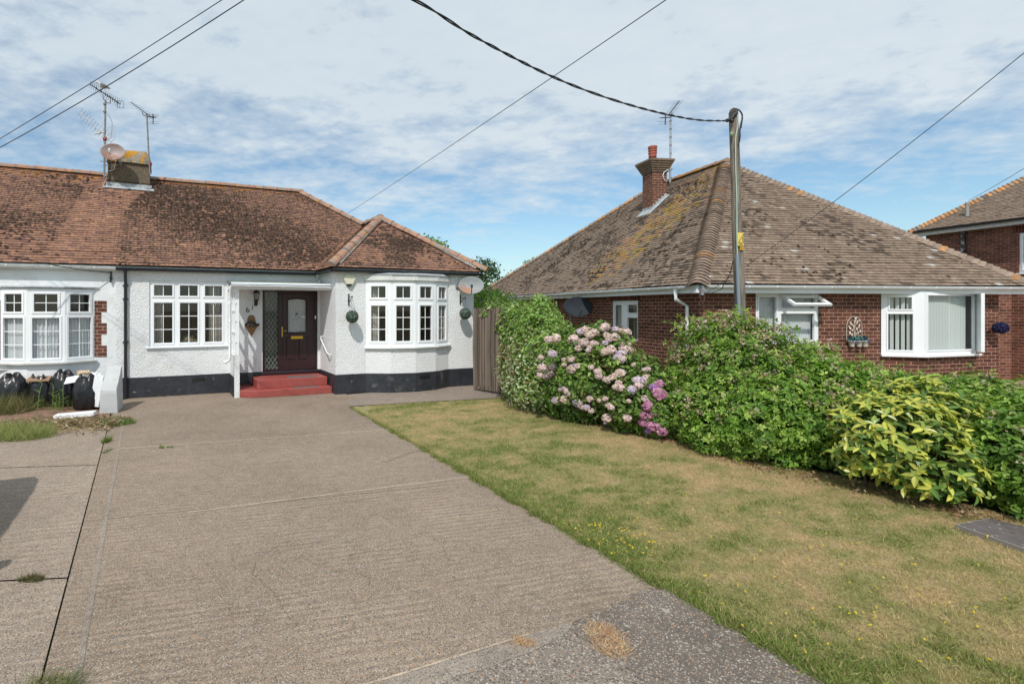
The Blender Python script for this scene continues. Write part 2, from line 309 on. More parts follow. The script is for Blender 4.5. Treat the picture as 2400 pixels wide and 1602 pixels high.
def concrete(name, base, peb=1.0, ridges=1.0, dark=.5, rot=15.5, pebs=78., ridge_scale=19, lich=False):
    m = bpy.data.materials.new(name); m.use_nodes = True; N = m.node_tree.nodes; L = m.node_tree.links; bs = N['Principled BSDF']
    bs.inputs['Roughness'].default_value = .9; bs.inputs['Specular IOR Level'].default_value = .25
    tc = N.new('ShaderNodeTexCoord')
    def mp(rot, sx, sy):
        q = N.new('ShaderNodeMapping'); q.vector_type = 'POINT'; q.inputs['Rotation'].default_value = (0, 0, R_(-rot)); L.new(tc.outputs['Object'], q.inputs[0])
        w = N.new('ShaderNodeMapping'); w.inputs['Scale'].default_value = (sx, sy, 1); L.new(q.outputs[0], w.inputs[0]); return w.outputs[0]
    def noise(vec, s, d=4, r=.6, dist=0):
        n = N.new('ShaderNodeTexNoise'); n.inputs['Scale'].default_value = s; n.inputs['Detail'].default_value = d; n.inputs['Roughness'].default_value = r; n.inputs['Distortion'].default_value = dist; L.new(vec, n.inputs['Vector']); return n.outputs['Fac']
    def rmp(v, a, b, c=0, d=1):
        r = N.new('ShaderNodeMapRange'); r.inputs[1].default_value = a; r.inputs[2].default_value = b; r.inputs[3].default_value = c; r.inputs[4].default_value = d; L.new(v, r.inputs[0]); return r.outputs[0]
    def mth(op, a, b):
        x = N.new('ShaderNodeMath'); x.operation = op
        for i, q in enumerate((a, b)):
            if isinstance(q, (float, int)): x.inputs[i].default_value = q
            else: L.new(q, x.inputs[i])
        return x.outputs[0]
    def mixc(f, a, b, bt='MIX'):
        x = N.new('ShaderNodeMixRGB'); x.blend_type = bt
        for i, q in enumerate((f, a, b)):
            if isinstance(q, (float, int)): x.inputs[i].default_value = q
            elif isinstance(q, tuple): x.inputs[i].default_value = (*q[:3], 1)
            else: L.new(q, x.inputs[i])
        return x.outputs[0]
    ob = tc.outputs['Object']
    big = noise(ob, .55, 4, .6); fine = noise(ob, 90, 3, .7); med = noise(ob, 7, 5, .7)
    wv = N.new('ShaderNodeTexWave'); wv.bands_direction = 'Y'; wv.inputs['Scale'].default_value = ridge_scale*.22; wv.inputs['Distortion'].default_value = 5.5; wv.inputs['Detail'].default_value = 3; wv.inputs['Detail Scale'].default_value = 1.6; L.new(mp(rot, .35, 1), wv.inputs['Vector'])
    rid0 = mth('ADD', mth('MULTIPLY', wv.outputs['Fac'], .6), mth('MULTIPLY', noise(mp(rot, 2.2, ridge_scale), 1.0, 3, .55, .1), .4))
    rid = mth('ADD', mth('MULTIPLY', mth('SUBTRACT', rid0, .5), rmp(noise(ob, 1.1, 3, .55), .40, .60, .06, .75)), .5)
    c = mixc(rmp(big, .35, .68), tuple(q*(1-.28*dark*2) for q in base), base)
    c = mixc(1.0, c, mixc(rmp(med, .3, .7), (.82, .81, .80), (1.14, 1.14, 1.13)), 'MULTIPLY')
    c = mixc(1.0, c, mixc(rmp(fine, .3, .7), (.66, .65, .64), (1.34, 1.34, 1.33)), 'MULTIPLY')
    c = mixc(.34*ridges, c, mixc(1.0, c, mixc(rmp(rid, .36, .62), (.66, .64, .62), (1.18, 1.17, 1.15)), 'MULTIPLY'))
    st = rmp(noise(ob, .9, 5, .65, .6), .56, .70); c = mixc(1.0, c, mixc(st, (1, 1, 1), (.80, .78, .76)), 'MULTIPLY')
    def pebbles(scale, th, prob, cols, c):
        v = N.new('ShaderNodeTexVoronoi'); v.inputs['Scale'].default_value = scale; L.new(ob, v.inputs['Vector'])
        sp = N.new('ShaderNodeSeparateColor'); L.new(v.outputs['Color'], sp.inputs[0])
        cr = N.new('ShaderNodeValToRGB'); e = cr.color_ramp; e.interpolation = 'CONSTANT'
        while len(e.elements) < len(cols): e.elements.new(.5)
        for i, (p, q) in enumerate(cols): e.elements[i].position = p; e.elements[i].color = (*q, 1)
        L.new(sp.outputs[0], cr.inputs[0])
        k = mth('MULTIPLY', mth('LESS_THAN', v.outputs['Distance'], th), mth('LESS_THAN', sp.outputs[1], prob))
        return mixc(k, c, cr.outputs[0]), k
    cols = [(0, (.15, .125, .105)), (.25, (.38, .335, .29)), (.45, (.40, .23, .13)), (.53, (.10, .088, .083)), (.75, (.46, .42, .375)), (.84, (.24, .20, .17))]
    c, k0 = pebbles(pebs*1.7, .44, .8*peb, cols, c); c, k1 = pebbles(pebs*.9, .36, .5*peb, cols, c); c, k2 = pebbles(pebs*.42, .17, .07*peb, cols[1:4]+[(.9, (.40, .22, .11))], c)
    if lich: c = mixc(rmp(noise(ob, 11, 4, .6), .63, .68), c, (.33, .31, .27))
    L.new(c, bs.inputs['Base Color'])
    hgt = mth('ADD', mth('ADD', mth('MULTIPLY', rid, 1.35*ridges), mth('MULTIPLY', fine, .45)), mth('ADD', mth('MULTIPLY', k1, .18), mth('MULTIPLY', med, .25)))
    b = N.new('ShaderNodeBump'); b.inputs['Strength'].default_value = .75; b.inputs['Distance'].default_value = .014; L.new(hgt, b.inputs['Height']); L.new(b.outputs[0], bs.inputs['Normal'])
    return m
M['drive'] = concrete('tamped concrete', (.335, .262, .196))
M['drive_far'] = concrete('worn concrete', (.32, .25, .19), peb=.8, ridges=.35, dark=.6)
M['drive_dark'] = concrete('dark aggregate concrete', (.215, .18, .15), peb=.9, ridges=0, dark=.6, pebs=58, lich=True)
M['drive_patch'] = concrete('exposed aggregate concrete', (.285, .24, .198), peb=1.9, ridges=0, dark=.6, pebs=58)
M['drive_edge'] = concrete('trowelled concrete edge', (.33, .28, .235), peb=.6, ridges=.15)
M['drive_n'] = concrete('pale tamped concrete', (.40, .325, .26), ridge_scale=14)
M['path'] = concrete('path concrete', (.30, .245, .205), peb=.9, ridges=0)
M['soilbed'] = M['soil']
# ------------------------------------------------------------------ ground
def sheet(name, pts, z, m, kind='structure', parent=None):
    b = MB(); b.add([(x, y, z) for x, y, *_ in pts], (tuple(range(len(pts))),)); return b.build(name, m, parent, kind=kind)
M['earth'] = mat('dry turf', (.17, .14, .07), 1, var=.4, vscale=.8, bump=.5, bscale=40, spots=[((.09, .11, .04), .6, .5, .2)])
sheet('ground', [(-1500, -300), (1500, -300), (1500, 2500), (-1500, 2500)], -.06, M['earth'])
def gg(px, py): p = G(px, py); return (p.x, p.y)
def line_at(p, q, y): t = (y-p[1])/(q[1]-p[1]); return (p[0]+(q[0]-p[0])*t, y)
RE = (gg(817, 952), gg(1941, 1602))          # right edge of the drive
LE = (gg(248, 1022), gg(97, 1602))           # left edge of the drive
def xr(y): return line_at(*RE, y)
def xl(y): return line_at(*LE, y)
def cut(y0, sl, side):                        # where the joint y = y0 + sl*x meets an edge
    p, q = (RE if side > 0 else LE); 
    t = (y0+sl*p[0]-p[1])/((q[1]-p[1])-sl*(q[0]-p[0])); return (p[0]+(q[0]-p[0])*t, p[1]+(q[1]-p[1])*t)
def joint(pa, pb): a = gg(*pa); b = gg(*pb); sl = (b[1]-a[1])/(b[0]-a[0]); return a[1]-sl*a[0], sl
J1 = joint((266, 1052), (899, 1006)); J2 = joint((245, 1216), (1114, 1129)); J3 = joint((800, 1625), (1270, 1480))
gap = .003
def slab(name, Ja, Jb, m):                    # far joint Ja, near joint Jb; returns child quads
    a = cut(Ja[0]-gap, Ja[1], -1); b = cut(Ja[0]-gap, Ja[1], 1); c = cut(Jb[0]+gap, Jb[1], 1); d = cut(Jb[0]+gap, Jb[1], -1)
    return sheet(name, [a, d, c, b], 0, m)
hl = LF.w(-.25, .02); wc = LF.w(4.22, -1.29); 
a1 = cut(J1[0]+gap, J1[1], -1); b1 = cut(J1[0]+gap, J1[1], 1)
far_left = xl(11.2); lawn_tl = gg(817, 952)
sheet('driveway', [(hl.x+.05, hl.y), far_left, a1, b1, lawn_tl, (wc.x+.25, wc.y-.02), (wc.x, wc.y+1.6), LF.w(2, .3)[:2]], 0, M['drive_far'])
slab('driveway', J1, J2, M['drive']); slab('driveway', J2, J3, M['drive'])
off_xl = xl
nb = (J3[0]-gap)
p0 = cut(nb, J3[1], -1); p1 = cut(nb, J3[1], 1)
# nearest slab of tamped concrete at left, exposed aggregate towards the right
sheet('joint_sand', [(xl(2.5)[0]+.05, 2.5), (xr(2.5)[0]-.08, 2.5), (xr(9.8)[0]-.08, 9.8), (xl(9.8)[0]+.05, 9.8)], -.012, mat('joint sand', (.12, .09, .07), 1, bump=.5, bscale=60))
def strip_on(pa, pb, w, z, m, name='driveway'):
    a = Vector((*gg(*pa), z)); c = Vector((*gg(*pb), z)); t = (c-a).normalized(); nn = Vector((-t.y, t.x, 0))*w/2; sheet(name, [(p.x, p.y) for p in (a-nn, c-nn, c+nn, a+nn)], z, m)
M['lip'] = concrete('pale joint lip', (.50, .41, .32), peb=.3, ridges=0); M['crack'] = mat('crack', (.09, .07, .055), 1)
strip_on((270, 1052), (899, 1007), .035, .003, M['lip']); strip_on((440, 1200), (1100, 1117), .03, .003, M['lip']); strip_on((560, 1208), (1112, 1131), .012, .003, M['lip'])
strip_on((640, 1664), (900, 1592), .016, .0055, M['lip']); strip_on((900, 1592), (1240, 1486), .016, .0055, M['lip'])
def crack(pts, seed):
    rg = np.random.default_rng(seed); b = MB(); P_ = [Vector((*gg(*p), .0025)) for p in pts]; q = []
    for a, c in zip(P_, P_[1:]):
        n = 9
        for i in range(n): q.append(a+(c-a)*i/n+Vector((rg.normal()*.008, rg.normal()*.012, 0)))
    for i in range(len(q)-1): w = .0008+.0012*rg.random(); b.quad(q[i]-Vector((w, 0, 0)), q[i+1]-Vector((w, 0, 0)), q[i+1]+Vector((w, 0, 0)), q[i]+Vector((w, 0, 0)))
    b.build('driveway', M['crack'], kind='structure')
crack([(598, 1320), (594, 1345), (615, 1365), (640, 1385), (655, 1405), (672, 1440), (700, 1465)], 1); crack([(822, 1295), (815, 1318), (835, 1338), (860, 1352), (872, 1372)], 2); crack([(1045, 1265), (1040, 1290), (1055, 1310), (1085, 1320)], 3); crack([(560, 1208), (700, 1190), (900, 1166), (1112, 1133)], 4); crack([(262, 1057), (500, 1040), (700, 1026), (900, 1010)], 5); crack([(0, 1375), (60, 1364), (158, 1350)], 6)
midp = gg(1260, 1478)
sheet('driveway', [p0, off_xl(-3), xr(-3), p1], 0, M['drive_patch'])
rg = np.random.default_rng(4); dk = [gg(1335, 1470), gg(1400, 1440), gg(1440, 1415), gg(1475, 1404), gg(1500, 1385), gg(1545, 1378)]; dk[-1] = xr(dk[-1][1])
lo_ = [xr(1.0), (1.3, 1.0), gg(1500, 1660), gg(1480, 1580), gg(1430, 1530), gg(1370, 1500)]
def rough(pl, a=.02):
    out = []
    for p, q in zip(pl, pl[1:]):
        for i in range(8): out.append((p[0]+(q[0]-p[0])*i/8+rg.normal()*a, p[1]+(q[1]-p[1])*i/8+rg.normal()*a*.6))
    return out+[pl[-1]]
sheet('driveway', rough(dk)+rough(lo_, .03), .0045, M['drive_dark'])
tr_ = [gg(640, 1662), gg(900, 1592), gg(1240, 1486), gg(1345, 1455)]; tb_ = [gg(1335, 1478), gg(1240, 1530), gg(900, 1650), gg(640, 1720)]
sheet('driveway', tr_+rough(tb_, .008), .003, M['drive_edge'])
hl2 = gg(1187, 931)
fr_c = LF.w(7.97, -1.25)
sheet('path', [(wc.x+.25, wc.y-.02), lawn_tl, gg(1000, 941), hl2, gg(1215, 925), (fr_c.x+2, fr_c.y+6), (fr_c.x+.0, fr_c.y+6), LF.w(7.9, -1.1)[:2]], .002, M['path'])
# smooth trowelled margin along the left edge
def off(p, d): return (p[0]+d, p[1])
e0, e1 = xl(9.0), xl(2.2)
sheet('driveway', [off(e0, .22), off(e1, .16), off(e1, .20), off(e0, .26)], .004, M['drive_edge'])
# neighbour's drive: joints across
NL = -9.
def nslab(y0, y1, m=M['drive_n']):
    a, b = xl(y0), xl(y1); sheet('neighbour_driveway', [(NL, y0-.6), (NL, y1-.6), off(b, -.014), off(a, -.014)], -.004, m)
nj = [gg(232, 1088)[1], gg(158, 1352)[1]]
nslab(9.1, nj[0]+.01); nslab(nj[0]-.01, nj[1]+.01); nslab(nj[1]-.01, -2)
sb = [LF.w(-9, -.0)[:2], (NL, 8.0), (NL, 8.6), off(xl(8.9), -.8), off(xl(9.15), -.03), (far_left[0]-.02, 11.2), LF.w(-.3, -.0)[:2]]
sheet('soil', [LF.w(-9, 0)[:2], (-13, 8.2), off(xl(8.55), -3.4), off(xl(9.0), -1.2), off(xl(9.35), -.03), off(far_left, -.03), LF.w(-.3, 0)[:2]], 0.004, M['soil'])
# lawn sheet with its own patches of green and parched grass
hedge_line = [gg(*p) for p in ((1187, 931), (1328, 986), (1533, 1032), (1676, 1078), (1839, 1114), (1992, 1149), (2176, 1195), (2299, 1226), (2420, 1275))]
lawn_poly = [lawn_tl, hl2]+[(x+.5, y+.25) for x, y in hedge_line[1:]]+[(7.2, 4.0), (9, -2), (RE[1][0]+(RE[1][0]-RE[0][0])*.9, -2.4)]
lawn_poly[-1] = xr(-2)
def inpoly(x, y, poly):
    ins = np.zeros(x.shape, bool); n = len(poly)
    for i in range(n):
        x0, y0 = poly[i]; x1, y1 = poly[(i+1) % n]
        c = ((y0 > y) != (y1 > y)) & (x < (x1-x0)*(y-y0)/((y1-y0) if y1 != y0 else 1e-9)+x0); ins ^= c
    return ins
def edge_dist(x, y):                          # distance right of the drive's edge
    p, q = RE; dx, dy = q[0]-p[0], q[1]-p[1]; l = math.hypot(dx, dy); return abs((x-p[0])*dy-(y-p[1])*dx)/l
def lawn_col(x, y):
    u = x*.92+y*.39; v = -x*.39+y*.92; n = .22*vnoise(u, v, .8, 1)+.33*vnoise(u, v*1.6, 3.1, 2)+.27*vnoise(u, v*1.4, 7.5, 3)+.18*vnoise(x, y, 17, 8)
    d = edge_dist(x, y); e = np.clip(1-d/.8, 0, 1)
    g = np.clip((n-.49)*2.1+.56+e*.75*(np.clip((7.5-y)/3, 0, 1)*.9+.1)-.30*np.clip((d-1.6)/2, 0, 1)*np.clip((9-y)/3, 0, 1), 0, 1)[:, None]
    dry = np.array([.53, .37, .22]); grn = np.array([.18, .225, .058]); olive = np.array([.35, .30, .12])
    m = (.5*vnoise(x, y, 4.7, 5)+.5*vnoise(x, y, 12, 6))[:, None]
    dd = dry*(1-m*.6)+olive*m*.6
    return dd*(1-g)+grn*g
xs = np.arange(-3, 9.5, .07); ys = np.arange(-2, 12.2, .07); gx, gy = np.meshgrid(xs, ys)
cc = np.stack([gx[:-1, :-1], gx[:-1, 1:], gx[1:, 1:], gx[1:, :-1]], -1).reshape(-1, 4); cy_ = np.stack([gy[:-1, :-1], gy[:-1, 1:], gy[1:, 1:], gy[1:, :-1]], -1).reshape(-1, 4)
keep = inpoly(cc.mean(1), cy_.mean(1), lawn_poly)|((edge_dist(cc.mean(1), cy_.mean(1)) < .1)&(cy_.mean(1) < 10.2))
lx = cc[keep].ravel(); ly = cy_[keep].ravel()
LV = np.stack([lx, ly, -.018+.014*vnoise(lx, ly, 2, 9)], 1)
M['lawn'] = mat('lawn thatch', (1, 1, 1), 1, vcol=True, var=.35, vscale=30, bump=1, bscale=120, bdist=.02)
np_mesh('lawn', LV, np.arange(len(LV)).reshape(-1, 4), lawn_col(lx, ly), M['lawn'], kind='structure')
# ------------------------------------------------------------------ builders for houses
def wall(mb, L, x0, x1, z0, z1, ops=(), rev=.12, c=None):
    xs = sorted({x0, x1, *[q for o in ops for q in o[:2]]}); zs = sorted({z0, z1, *[q for o in ops for q in o[2:4]]})
    for a, b in zip(xs, xs[1:]):
        for p, q in zip(zs, zs[1:]):
            mx, mz = (a+b)/2, (p+q)/2
            if any(o[0] < mx < o[1] and o[2] < mz < o[3] for o in ops): continue
            mb.quad(L(a, 0, p), L(b, 0, p), L(b, 0, q), L(a, 0, q), c)
    for a, b, p, q in [o[:4] for o in ops]:
        mb.quad(L(a, 0, p), L(a, 0, q), L(a, -rev, q), L(a, -rev, p)); mb.quad(L(b, 0, p), L(b, -rev, p), L(b, -rev, q), L(b, 0, q))
        mb.quad(L(a, 0, q), L(b, 0, q), L(b, -rev, q), L(a, -rev, q)); mb.quad(L(a, 0, p), L(a, -rev, p), L(b, -rev, p), L(b, 0, p))
def room(L, x0, x1, z0, z1, parent, fr, dep=2.2, d=-.16, ext=.25):
    b = MB(); A = lambda x, dd, z: L(x, d-dd, z)
    x0 -= ext; x1 += ext; z0 -= .4; z1 += .15
    b.quad(A(x0, dep, z0), A(x1, dep, z0), A(x1, dep, z1), A(x0, dep, z1)); b.quad(A(x0, 0, z0), A(x0, dep, z0), A(x0, dep, z1), A(x0, 0, z1))
    b.quad(A(x1, 0, z0), A(x1, dep, z0), A(x1, dep, z1), A(x1, 0, z1)); b.quad(A(x0, 0, z0), A(x1, 0, z0), A(x1, dep, z0), A(x0, dep, z0)); b.quad(A(x0, 0, z1), A(x1, 0, z1), A(x1, dep, z1), A(x0, dep, z1))
    return b.build('room_interior', M['room'], parent, fr)
def window(L, x0, x1, z0, z1, glz, parent, fr, d=-.05, bars=.016, rim=.042, mname='upvc', sill=None, name='window'):
    """glz: list of (x0,x1,z0,z1,nv,nh) glass rectangles"""
    b = MB(); A = lambda x, dd, z: L(x, d+dd, z)
    wall(b, A, x0, x1, z0, z1, [g[:4] for g in glz], rev=.035)
    for a, c, p, q in ((x0, x0+.02, z0, z1), (x1-.02, x1, z0, z1), (x0, x1, z1-.02, z1), (x0, x1, z0, z0+.02)): b.box(A, a, c, -.05, -.001, p, q)
    for g in glz:
        a, c, p, q = g[:4]
        for (s, t, u, v) in ((a-rim, a, p-rim, q+rim), (c, c+rim, p-rim, q+rim), (a, c, p-rim, p), (a, c, q, q+rim)): b.box(A, s, t, .0005, .016, u, v)
    w = b.build(name, M[mname], parent, fr, bevel=.004)
    for g in glz:
        a, c, p, q = g[:4]; pb = MB(); pb.quad(A(a, -.028, p), A(c, -.028, p), A(c, -.028, q), A(a, -.028, q)); pb.build('pane', M['glass'], w, fr)
        if len(g) > 4 and (g[4] or g[5]):
            gb = MB()
            for i in range(g[4]): s = a+(c-a)*(i+1)/(g[4]+1); gb.box(A, s-bars/2, s+bars/2, -.027, -.018, p, q)
            for i in range(g[5]): s = p+(q-p)*(i+1)/(g[5]+1); gb.box(A, a, c, -.0265, -.0175, s-bars/2, s+bars/2)
            gb.build('glazing_bars', M[mname], w, fr)
    if sill:
        s0, s1, dd, th = sill; sb = MB(); sb.box(A, s0, s1, -.04, dd, z0-th, z0-.002); sb.build('sill', M['upvc'], w, fr, bevel=.005)
    return w
def curtain(L, x0, x1, z0, z1, d, parent, fr, m, wob=.03, wl=.09, name='curtain', gather=0):
    n = max(8, int((x1-x0)/wl*6)); b = MB(); pts = []; rows = 5
    for j in range(rows):
        t = j/(rows-1); z = z0+(z1-z0)*t
        for i in range(n+1):
            s = i/n; k = 1-gather*(1-t)*s; x = x0+(x1-x0)*s*k
            pts.append(L(x, d+wob*math.sin(s*(x1-x0)/wl*6.283+math.sin(s*9)*.8+t*.6), z))
    b.add(pts, [(j*(n+1)+i, j*(n+1)+i+1, (j+1)*(n+1)+i+1, (j+1)*(n+1)+i) for j in range(rows-1) for i in range(n)], True)
    return b.build(name, m, parent, fr)
def tiles(mb, E0, a, s, poly, colf, w=.165, g=.1, lift=.021, rnd=.006, gapw=.004):
    """plain tiles over a convex polygon given in (along, upslope) metres"""
    a = a.normalized(); s = s.normalized(); n = a.cross(s).normalized(); n = n if n.z > 0 else -n
    top = max(p[1] for p in poly); rows = int(top/g)+1; r = random.random
    for k in range(rows):
        y = k*g; ym = min(y+g*.5, top-.01); xsec = []
        for i in range(len(poly)):
            p, q = poly[i], poly[(i+1) % len(poly)]
            if (p[1] <= ym) != (q[1] <= ym): xsec.append(p[0]+(q[0]-p[0])*(ym-p[1])/(q[1]-p[1]))
        if len(xsec) < 2: continue
        X0, X1 = min(xsec), max(xsec); i0 = int(math.floor(X0/w))-1; yo = (r()-.5)*.006
        wav = random.random()*6
        x = i0*w+(w/2 if k % 2 else 0)
        while x < X1:
            xa, xb = max(x, X0), min(x+w-gapw, X1)
            if xb-xa > .02:
                h = lift+(r()-.3)*rnd; dy = (r()-.5)*.008+yo; h2 = lift+(r()-.3)*rnd
                sag = .008*math.sin(x*.9+wav*.15+k*.11)
                B = lambda xx, yy, hh: E0+a*xx+s*yy+n*(hh+sag)
                c = colf(x+w/2, y, r)
                mb.add([B(xa, y+dy, h), B(xb, y+dy, h2), B(xb, y+dy+g+.02, .002), B(xa, y+dy+g+.02, .002), B(xa, y+dy, h-.014), B(xb, y+dy, h2-.014)],
                       ((0, 1, 2, 3), (4, 5, 1, 0)), c=c)
            x += w
def ridge_run(mb, A, B, seg=.42, r=.115, lift=.02, n=10, flare=.012):
    A = Vector(A); B = Vector(B); t = (B-A); Ln = t.length; t.normalize(); side = t.cross(Vector((0, 0, 1))).normalized(); up = side.cross(t).normalized()
    k = max(1, round(Ln/seg)); seg = Ln/k
    for i in range(k):
        jz = (random.random()-.5)*.012; rings = []
        for f, rr in ((0., r+flare), (.08, r), (.94, r-.006), (1.0, r-.006)):
            c = A+t*(i+f*.985)*seg+up*(lift-.05+jz)
            rings.append([c+side*math.cos(q)*rr+up*math.sin(q)*rr*.92 for q in [math.pi*j/n for j in range(n+1)]])
        v = [p for g in rings for p in g]; m = n+1
        mb.add(v, [(x*m+y, x*m+y+1, (x+1)*m+y+1, (x+1)*m+y) for x in range(3) for y in range(n)], True)
        mb.add(rings[0], (tuple(range(m)),))
def gutter(path, m, parent, fr, r=.064, name='gutter', clips=.9):
    b = MB(); path = [Vector(p) for p in path]
    # half-round channel with rolled lip
    n = 8
    for A, B in zip(path, path[1:]):
        t = (B-A).normalized(); sd = t.cross(Vector((0, 0, 1))).normalized(); rings = []
        for p in (A-t*.01, B+t*.01):
            rings.append([p+sd*math.cos(math.pi+math.pi*j/n)*r+Vector((0, 0, math.sin(math.pi+math.pi*j/n)*r)) for j in range(n+1)]+[p+sd*math.cos(-math.pi*j/n)*(r-.006)+Vector((0, 0, math.sin(-math.pi*j/n)*(r-.006))) for j in range(n+1)])
        b.loft(rings, True, True)
        for e in (-1, 1): b.tube([A+sd*r*e, B+sd*r*e], .007, 6)
        L_ = (B-A).length; k = int(L_/clips)
        for i in range(k+1):
            c = A+t*(L_*(i+.5)/(k+1)); q0, q1 = c-t*.014, c+t*.014
            b.loft([[q+sd*math.cos(math.pi+math.pi*j/n)*(r+.006)+Vector((0, 0, math.sin(math.pi+math.pi*j/n)*(r+.006))) for j in range(n+1)] for q in (q0, q1)], True, True)
    return b.build(name, m, parent, fr)
def strip_along(mb, path, d0, d1, z0, z1):       # fascia boards along a plan path
    for A, B in zip(path, path[1:]):
        A = Vector(A); B = Vector(B); t = (B-A); l = t.length; t.normalize(); nn = Vector((t.y, -t.x, 0))
        mb.box(lambda x, d, z: A+t*x+nn*d+Vector((0, 0, z)), -.001, l+.001, d0, d1, z0, z1)
def text(s, size, m, parent, mtx, name='lettering', ext=.004):
    cu = bpy.data.curves.new('txt', 'FONT'); cu.body = s; cu.size = size; cu.extrude = ext; cu.align_x = 'CENTER'
    to = bpy.data.objects.new('txt', cu); col.objects.link(to); dg = bpy.context.evaluated_depsgraph_get(); dg.update()
    me = bpy.data.meshes.new_from_object(to.evaluated_get(dg)); bpy.data.objects.remove(to)
    po = Vector((0, 0, 0)); q = parent
    while q is not None: po += q.location; q = q.parent
    me.transform(Matrix.Translation(-po)@mtx); me.materials.clear(); me.materials.append(m)
    o = bpy.data.objects.new(name, me); col.objects.link(o); o.parent = parent; return o
def facing(L, x, d, z): # matrix: text plane on a wall
    m = Matrix((L.t, Vector((0, 0, 1)), L.n)).transposed().to_4x4(); m.translation = L(x, d, z); return m
BL = LF; w_ = LF.w
# ================================================================== main white bungalow (number 61)
EZ, ET = 2.94, .754
house = thing('bungalow', 'white roughcast bungalow with black plinth, maroon door and red tiled roof', 'bungalow', w_(2, 1, 0))
LA = Loc(LF, (-.42, 0), (4.22, 0)); s0 = .42                        # main facade
LW1 = Loc(LF, (4.22, -1.29), (4.97, -1.29)); LR = Loc(LF, (4.22, 0), (4.22, -1.29)); LW2 = Loc(LF, (7.22, -1.29), (7.97, -1.29)); LS = Loc(LF, (7.97, -1.29), (7.97, 7.))
bow = [(4.97, -1.29), (5.50, -1.57), (6.10, -1.67), (6.70, -1.57), (7.22, -1.29)]
BW = [Loc(LF, a, b) for a, b in zip(bow, bow[1:])]
WZ0, WZ1 = 1.09, 2.62
WTOP = 2.89
w1 = (LF.onv(349.7, 700, 0)[0]+s0, LF.onv(532.9, 700, 0)[0]+s0)
dr = (2.77+s0, 4.16+s0)
b = MB(); wall(b, LA, 0, 4.64, 0, WTOP, [(w1[0], w1[1], 1.13, 2.62), (dr[0], dr[1], .42, 2.50)], rev=.14)
wall(b, LR, 0, 1.29, 0, WTOP); wall(b, LW1, 0, LW1.len, 0, WTOP); wall(b, LW2, 0, LW2.len, 0, WTOP); wall(b, LS, 0, 8.2, 0, WTOP)
for L in BW: wall(b, L, 0, L.len, 0, 1.09)
b.build('wall', M['render_wall'], house, LF)
b = MB(); PZ = .455
for L, x0, x1 in ((LA, 0, 2.47), (LA, 2.53, 4.64), (LR, 0, 1.302), (LW1, -.002, .75), (LW2, .0, .762), (LS, -.012, 8.)):
    b.box(L, x0, x1, .001, .012, 0, PZ)
for L in BW: b.box(L, -.006, L.len+.006, .001, .012, 0, PZ)
b.build('plinth', M['plinth'], house, LF)
b = MB()
x = LF.onv(451, 893, 0)[0]+s0; b.box(LA, x, x+.27, .013, .02, .30, .385); b.build('air_vent', M['black'], house, LF); b = MB(); L = BW[2]; b.box(L, .12, .42, .013, .02, .30, .385)
b.build('air_vent', M['black'], house, LF)
# left window
gx0 = lambda p: LF.onv(p, 700, 0)[0]+s0
gl = []
for a, c in ((361, 404), (422, 463.5), (480.7, 520.7)):
    gl.append((gx0(a), gx0(c), LF.onv(440, 693, 0)[1], LF.onv(440, 668.6, 0)[1], 1, 0)); gl.append((gx0(a), gx0(c), LF.onv(440, 802, 0)[1], LF.onv(440, 709.5, 0)[1], 1, 2))
window(LA, w1[0], w1[1], 1.13, 2.62, gl, house, LF, d=-.035, sill=(w1[0]-.07, w1[1]+.07, .09, .035))
room(LA, w1[0], w1[1], 1.13, 2.62, house, LF)
curtain(LA, gl[4][0]+.10, gl[4][1]+.05, 1.0, 2.6, -.22, house, LF, M['curtain'], wl=.05); curtain(LA, gl[0][0]-.05, gl[0][0]+.16, 1.0, 2.6, -.22, house, LF, M['curtain'], wl=.05)
rg = np.random.default_rng(8); n = 260; q = np.array([tuple(LA((gl[3][0]+gl[3][1])/2+.02+rg.normal()*.07, -.17+rg.normal()*.02, 1.22+abs(rg.normal())*.06)) for _ in range(n)])
LT0 = np.array([(0, -.5, 0), (.32, 0, .08), (0, .55, 0), (-.32, 0, .08)]); V, F = scatter(LT0, np.array([(0, 1, 2, 3)]), q, rg.normal(size=(n, 3)), rg.uniform(0, 6, n), rg.uniform(.02, .045, n)); np_mesh('dried_flowers', V, F, np.repeat(np.array([(.62, .52, .42), (.50, .36, .30), (.30, .36, .22)])[rg.integers(0, 3, n)], 4, 0), M['petal'], house, kind='stuff')
# bow window: four facets, one casement each
bowf = MB()
for i, L in enumerate(BW):
    w = L.len; a, c = .13, w-.13
    W = window(L, 0, w, 1.09, 2.66, [(a, c, 2.25, 2.52, 1, 0), (a, c, 1.22, 2.06, 1, 2)], house, LF, d=0, rim=.05)
    bb = MB(); bb.box(L, -.025, w+.025, -.05, .075, 1.045, 1.088); bb.build('sill', M['upvc'], W, LF, bevel=.006)
    bowf.box(L, -.05, w+.05, .0, .05, 2.662, 2.80)
bowf.build('fascia', M['old_upvc'], house, LF)
b = MB()
pts = [w_(4.90, -1.295, 2.80)]+[w_(u, v-.08, 2.80) for u, v in bow]+[w_(7.32, -1.295, 2.80)]
top = [w_(u, -1.292, 2.885) for u, v in [(4.90, 0)]+bow+[(7.32, 0)]]
for i in range(len(pts)-1): b.quad(pts[i], pts[i+1], top[i+1], top[i])
for i in range(len(pts)-1): b.quad(pts[i]-Vector((0, 0, .012)), pts[i+1]-Vector((0, 0, .012)), pts[i+1], pts[i])
b.build('bow_roof', M['lead'], house, LF)
for k, (x0, x1) in enumerate(((5.0, 5.35), (6.8, 7.15))): curtain(Loc(LF, (0, -1.29), (1, -1.29)), x0, x1, 1.0, 2.6, -.05, house, LF, M['curtain'], wl=.06)
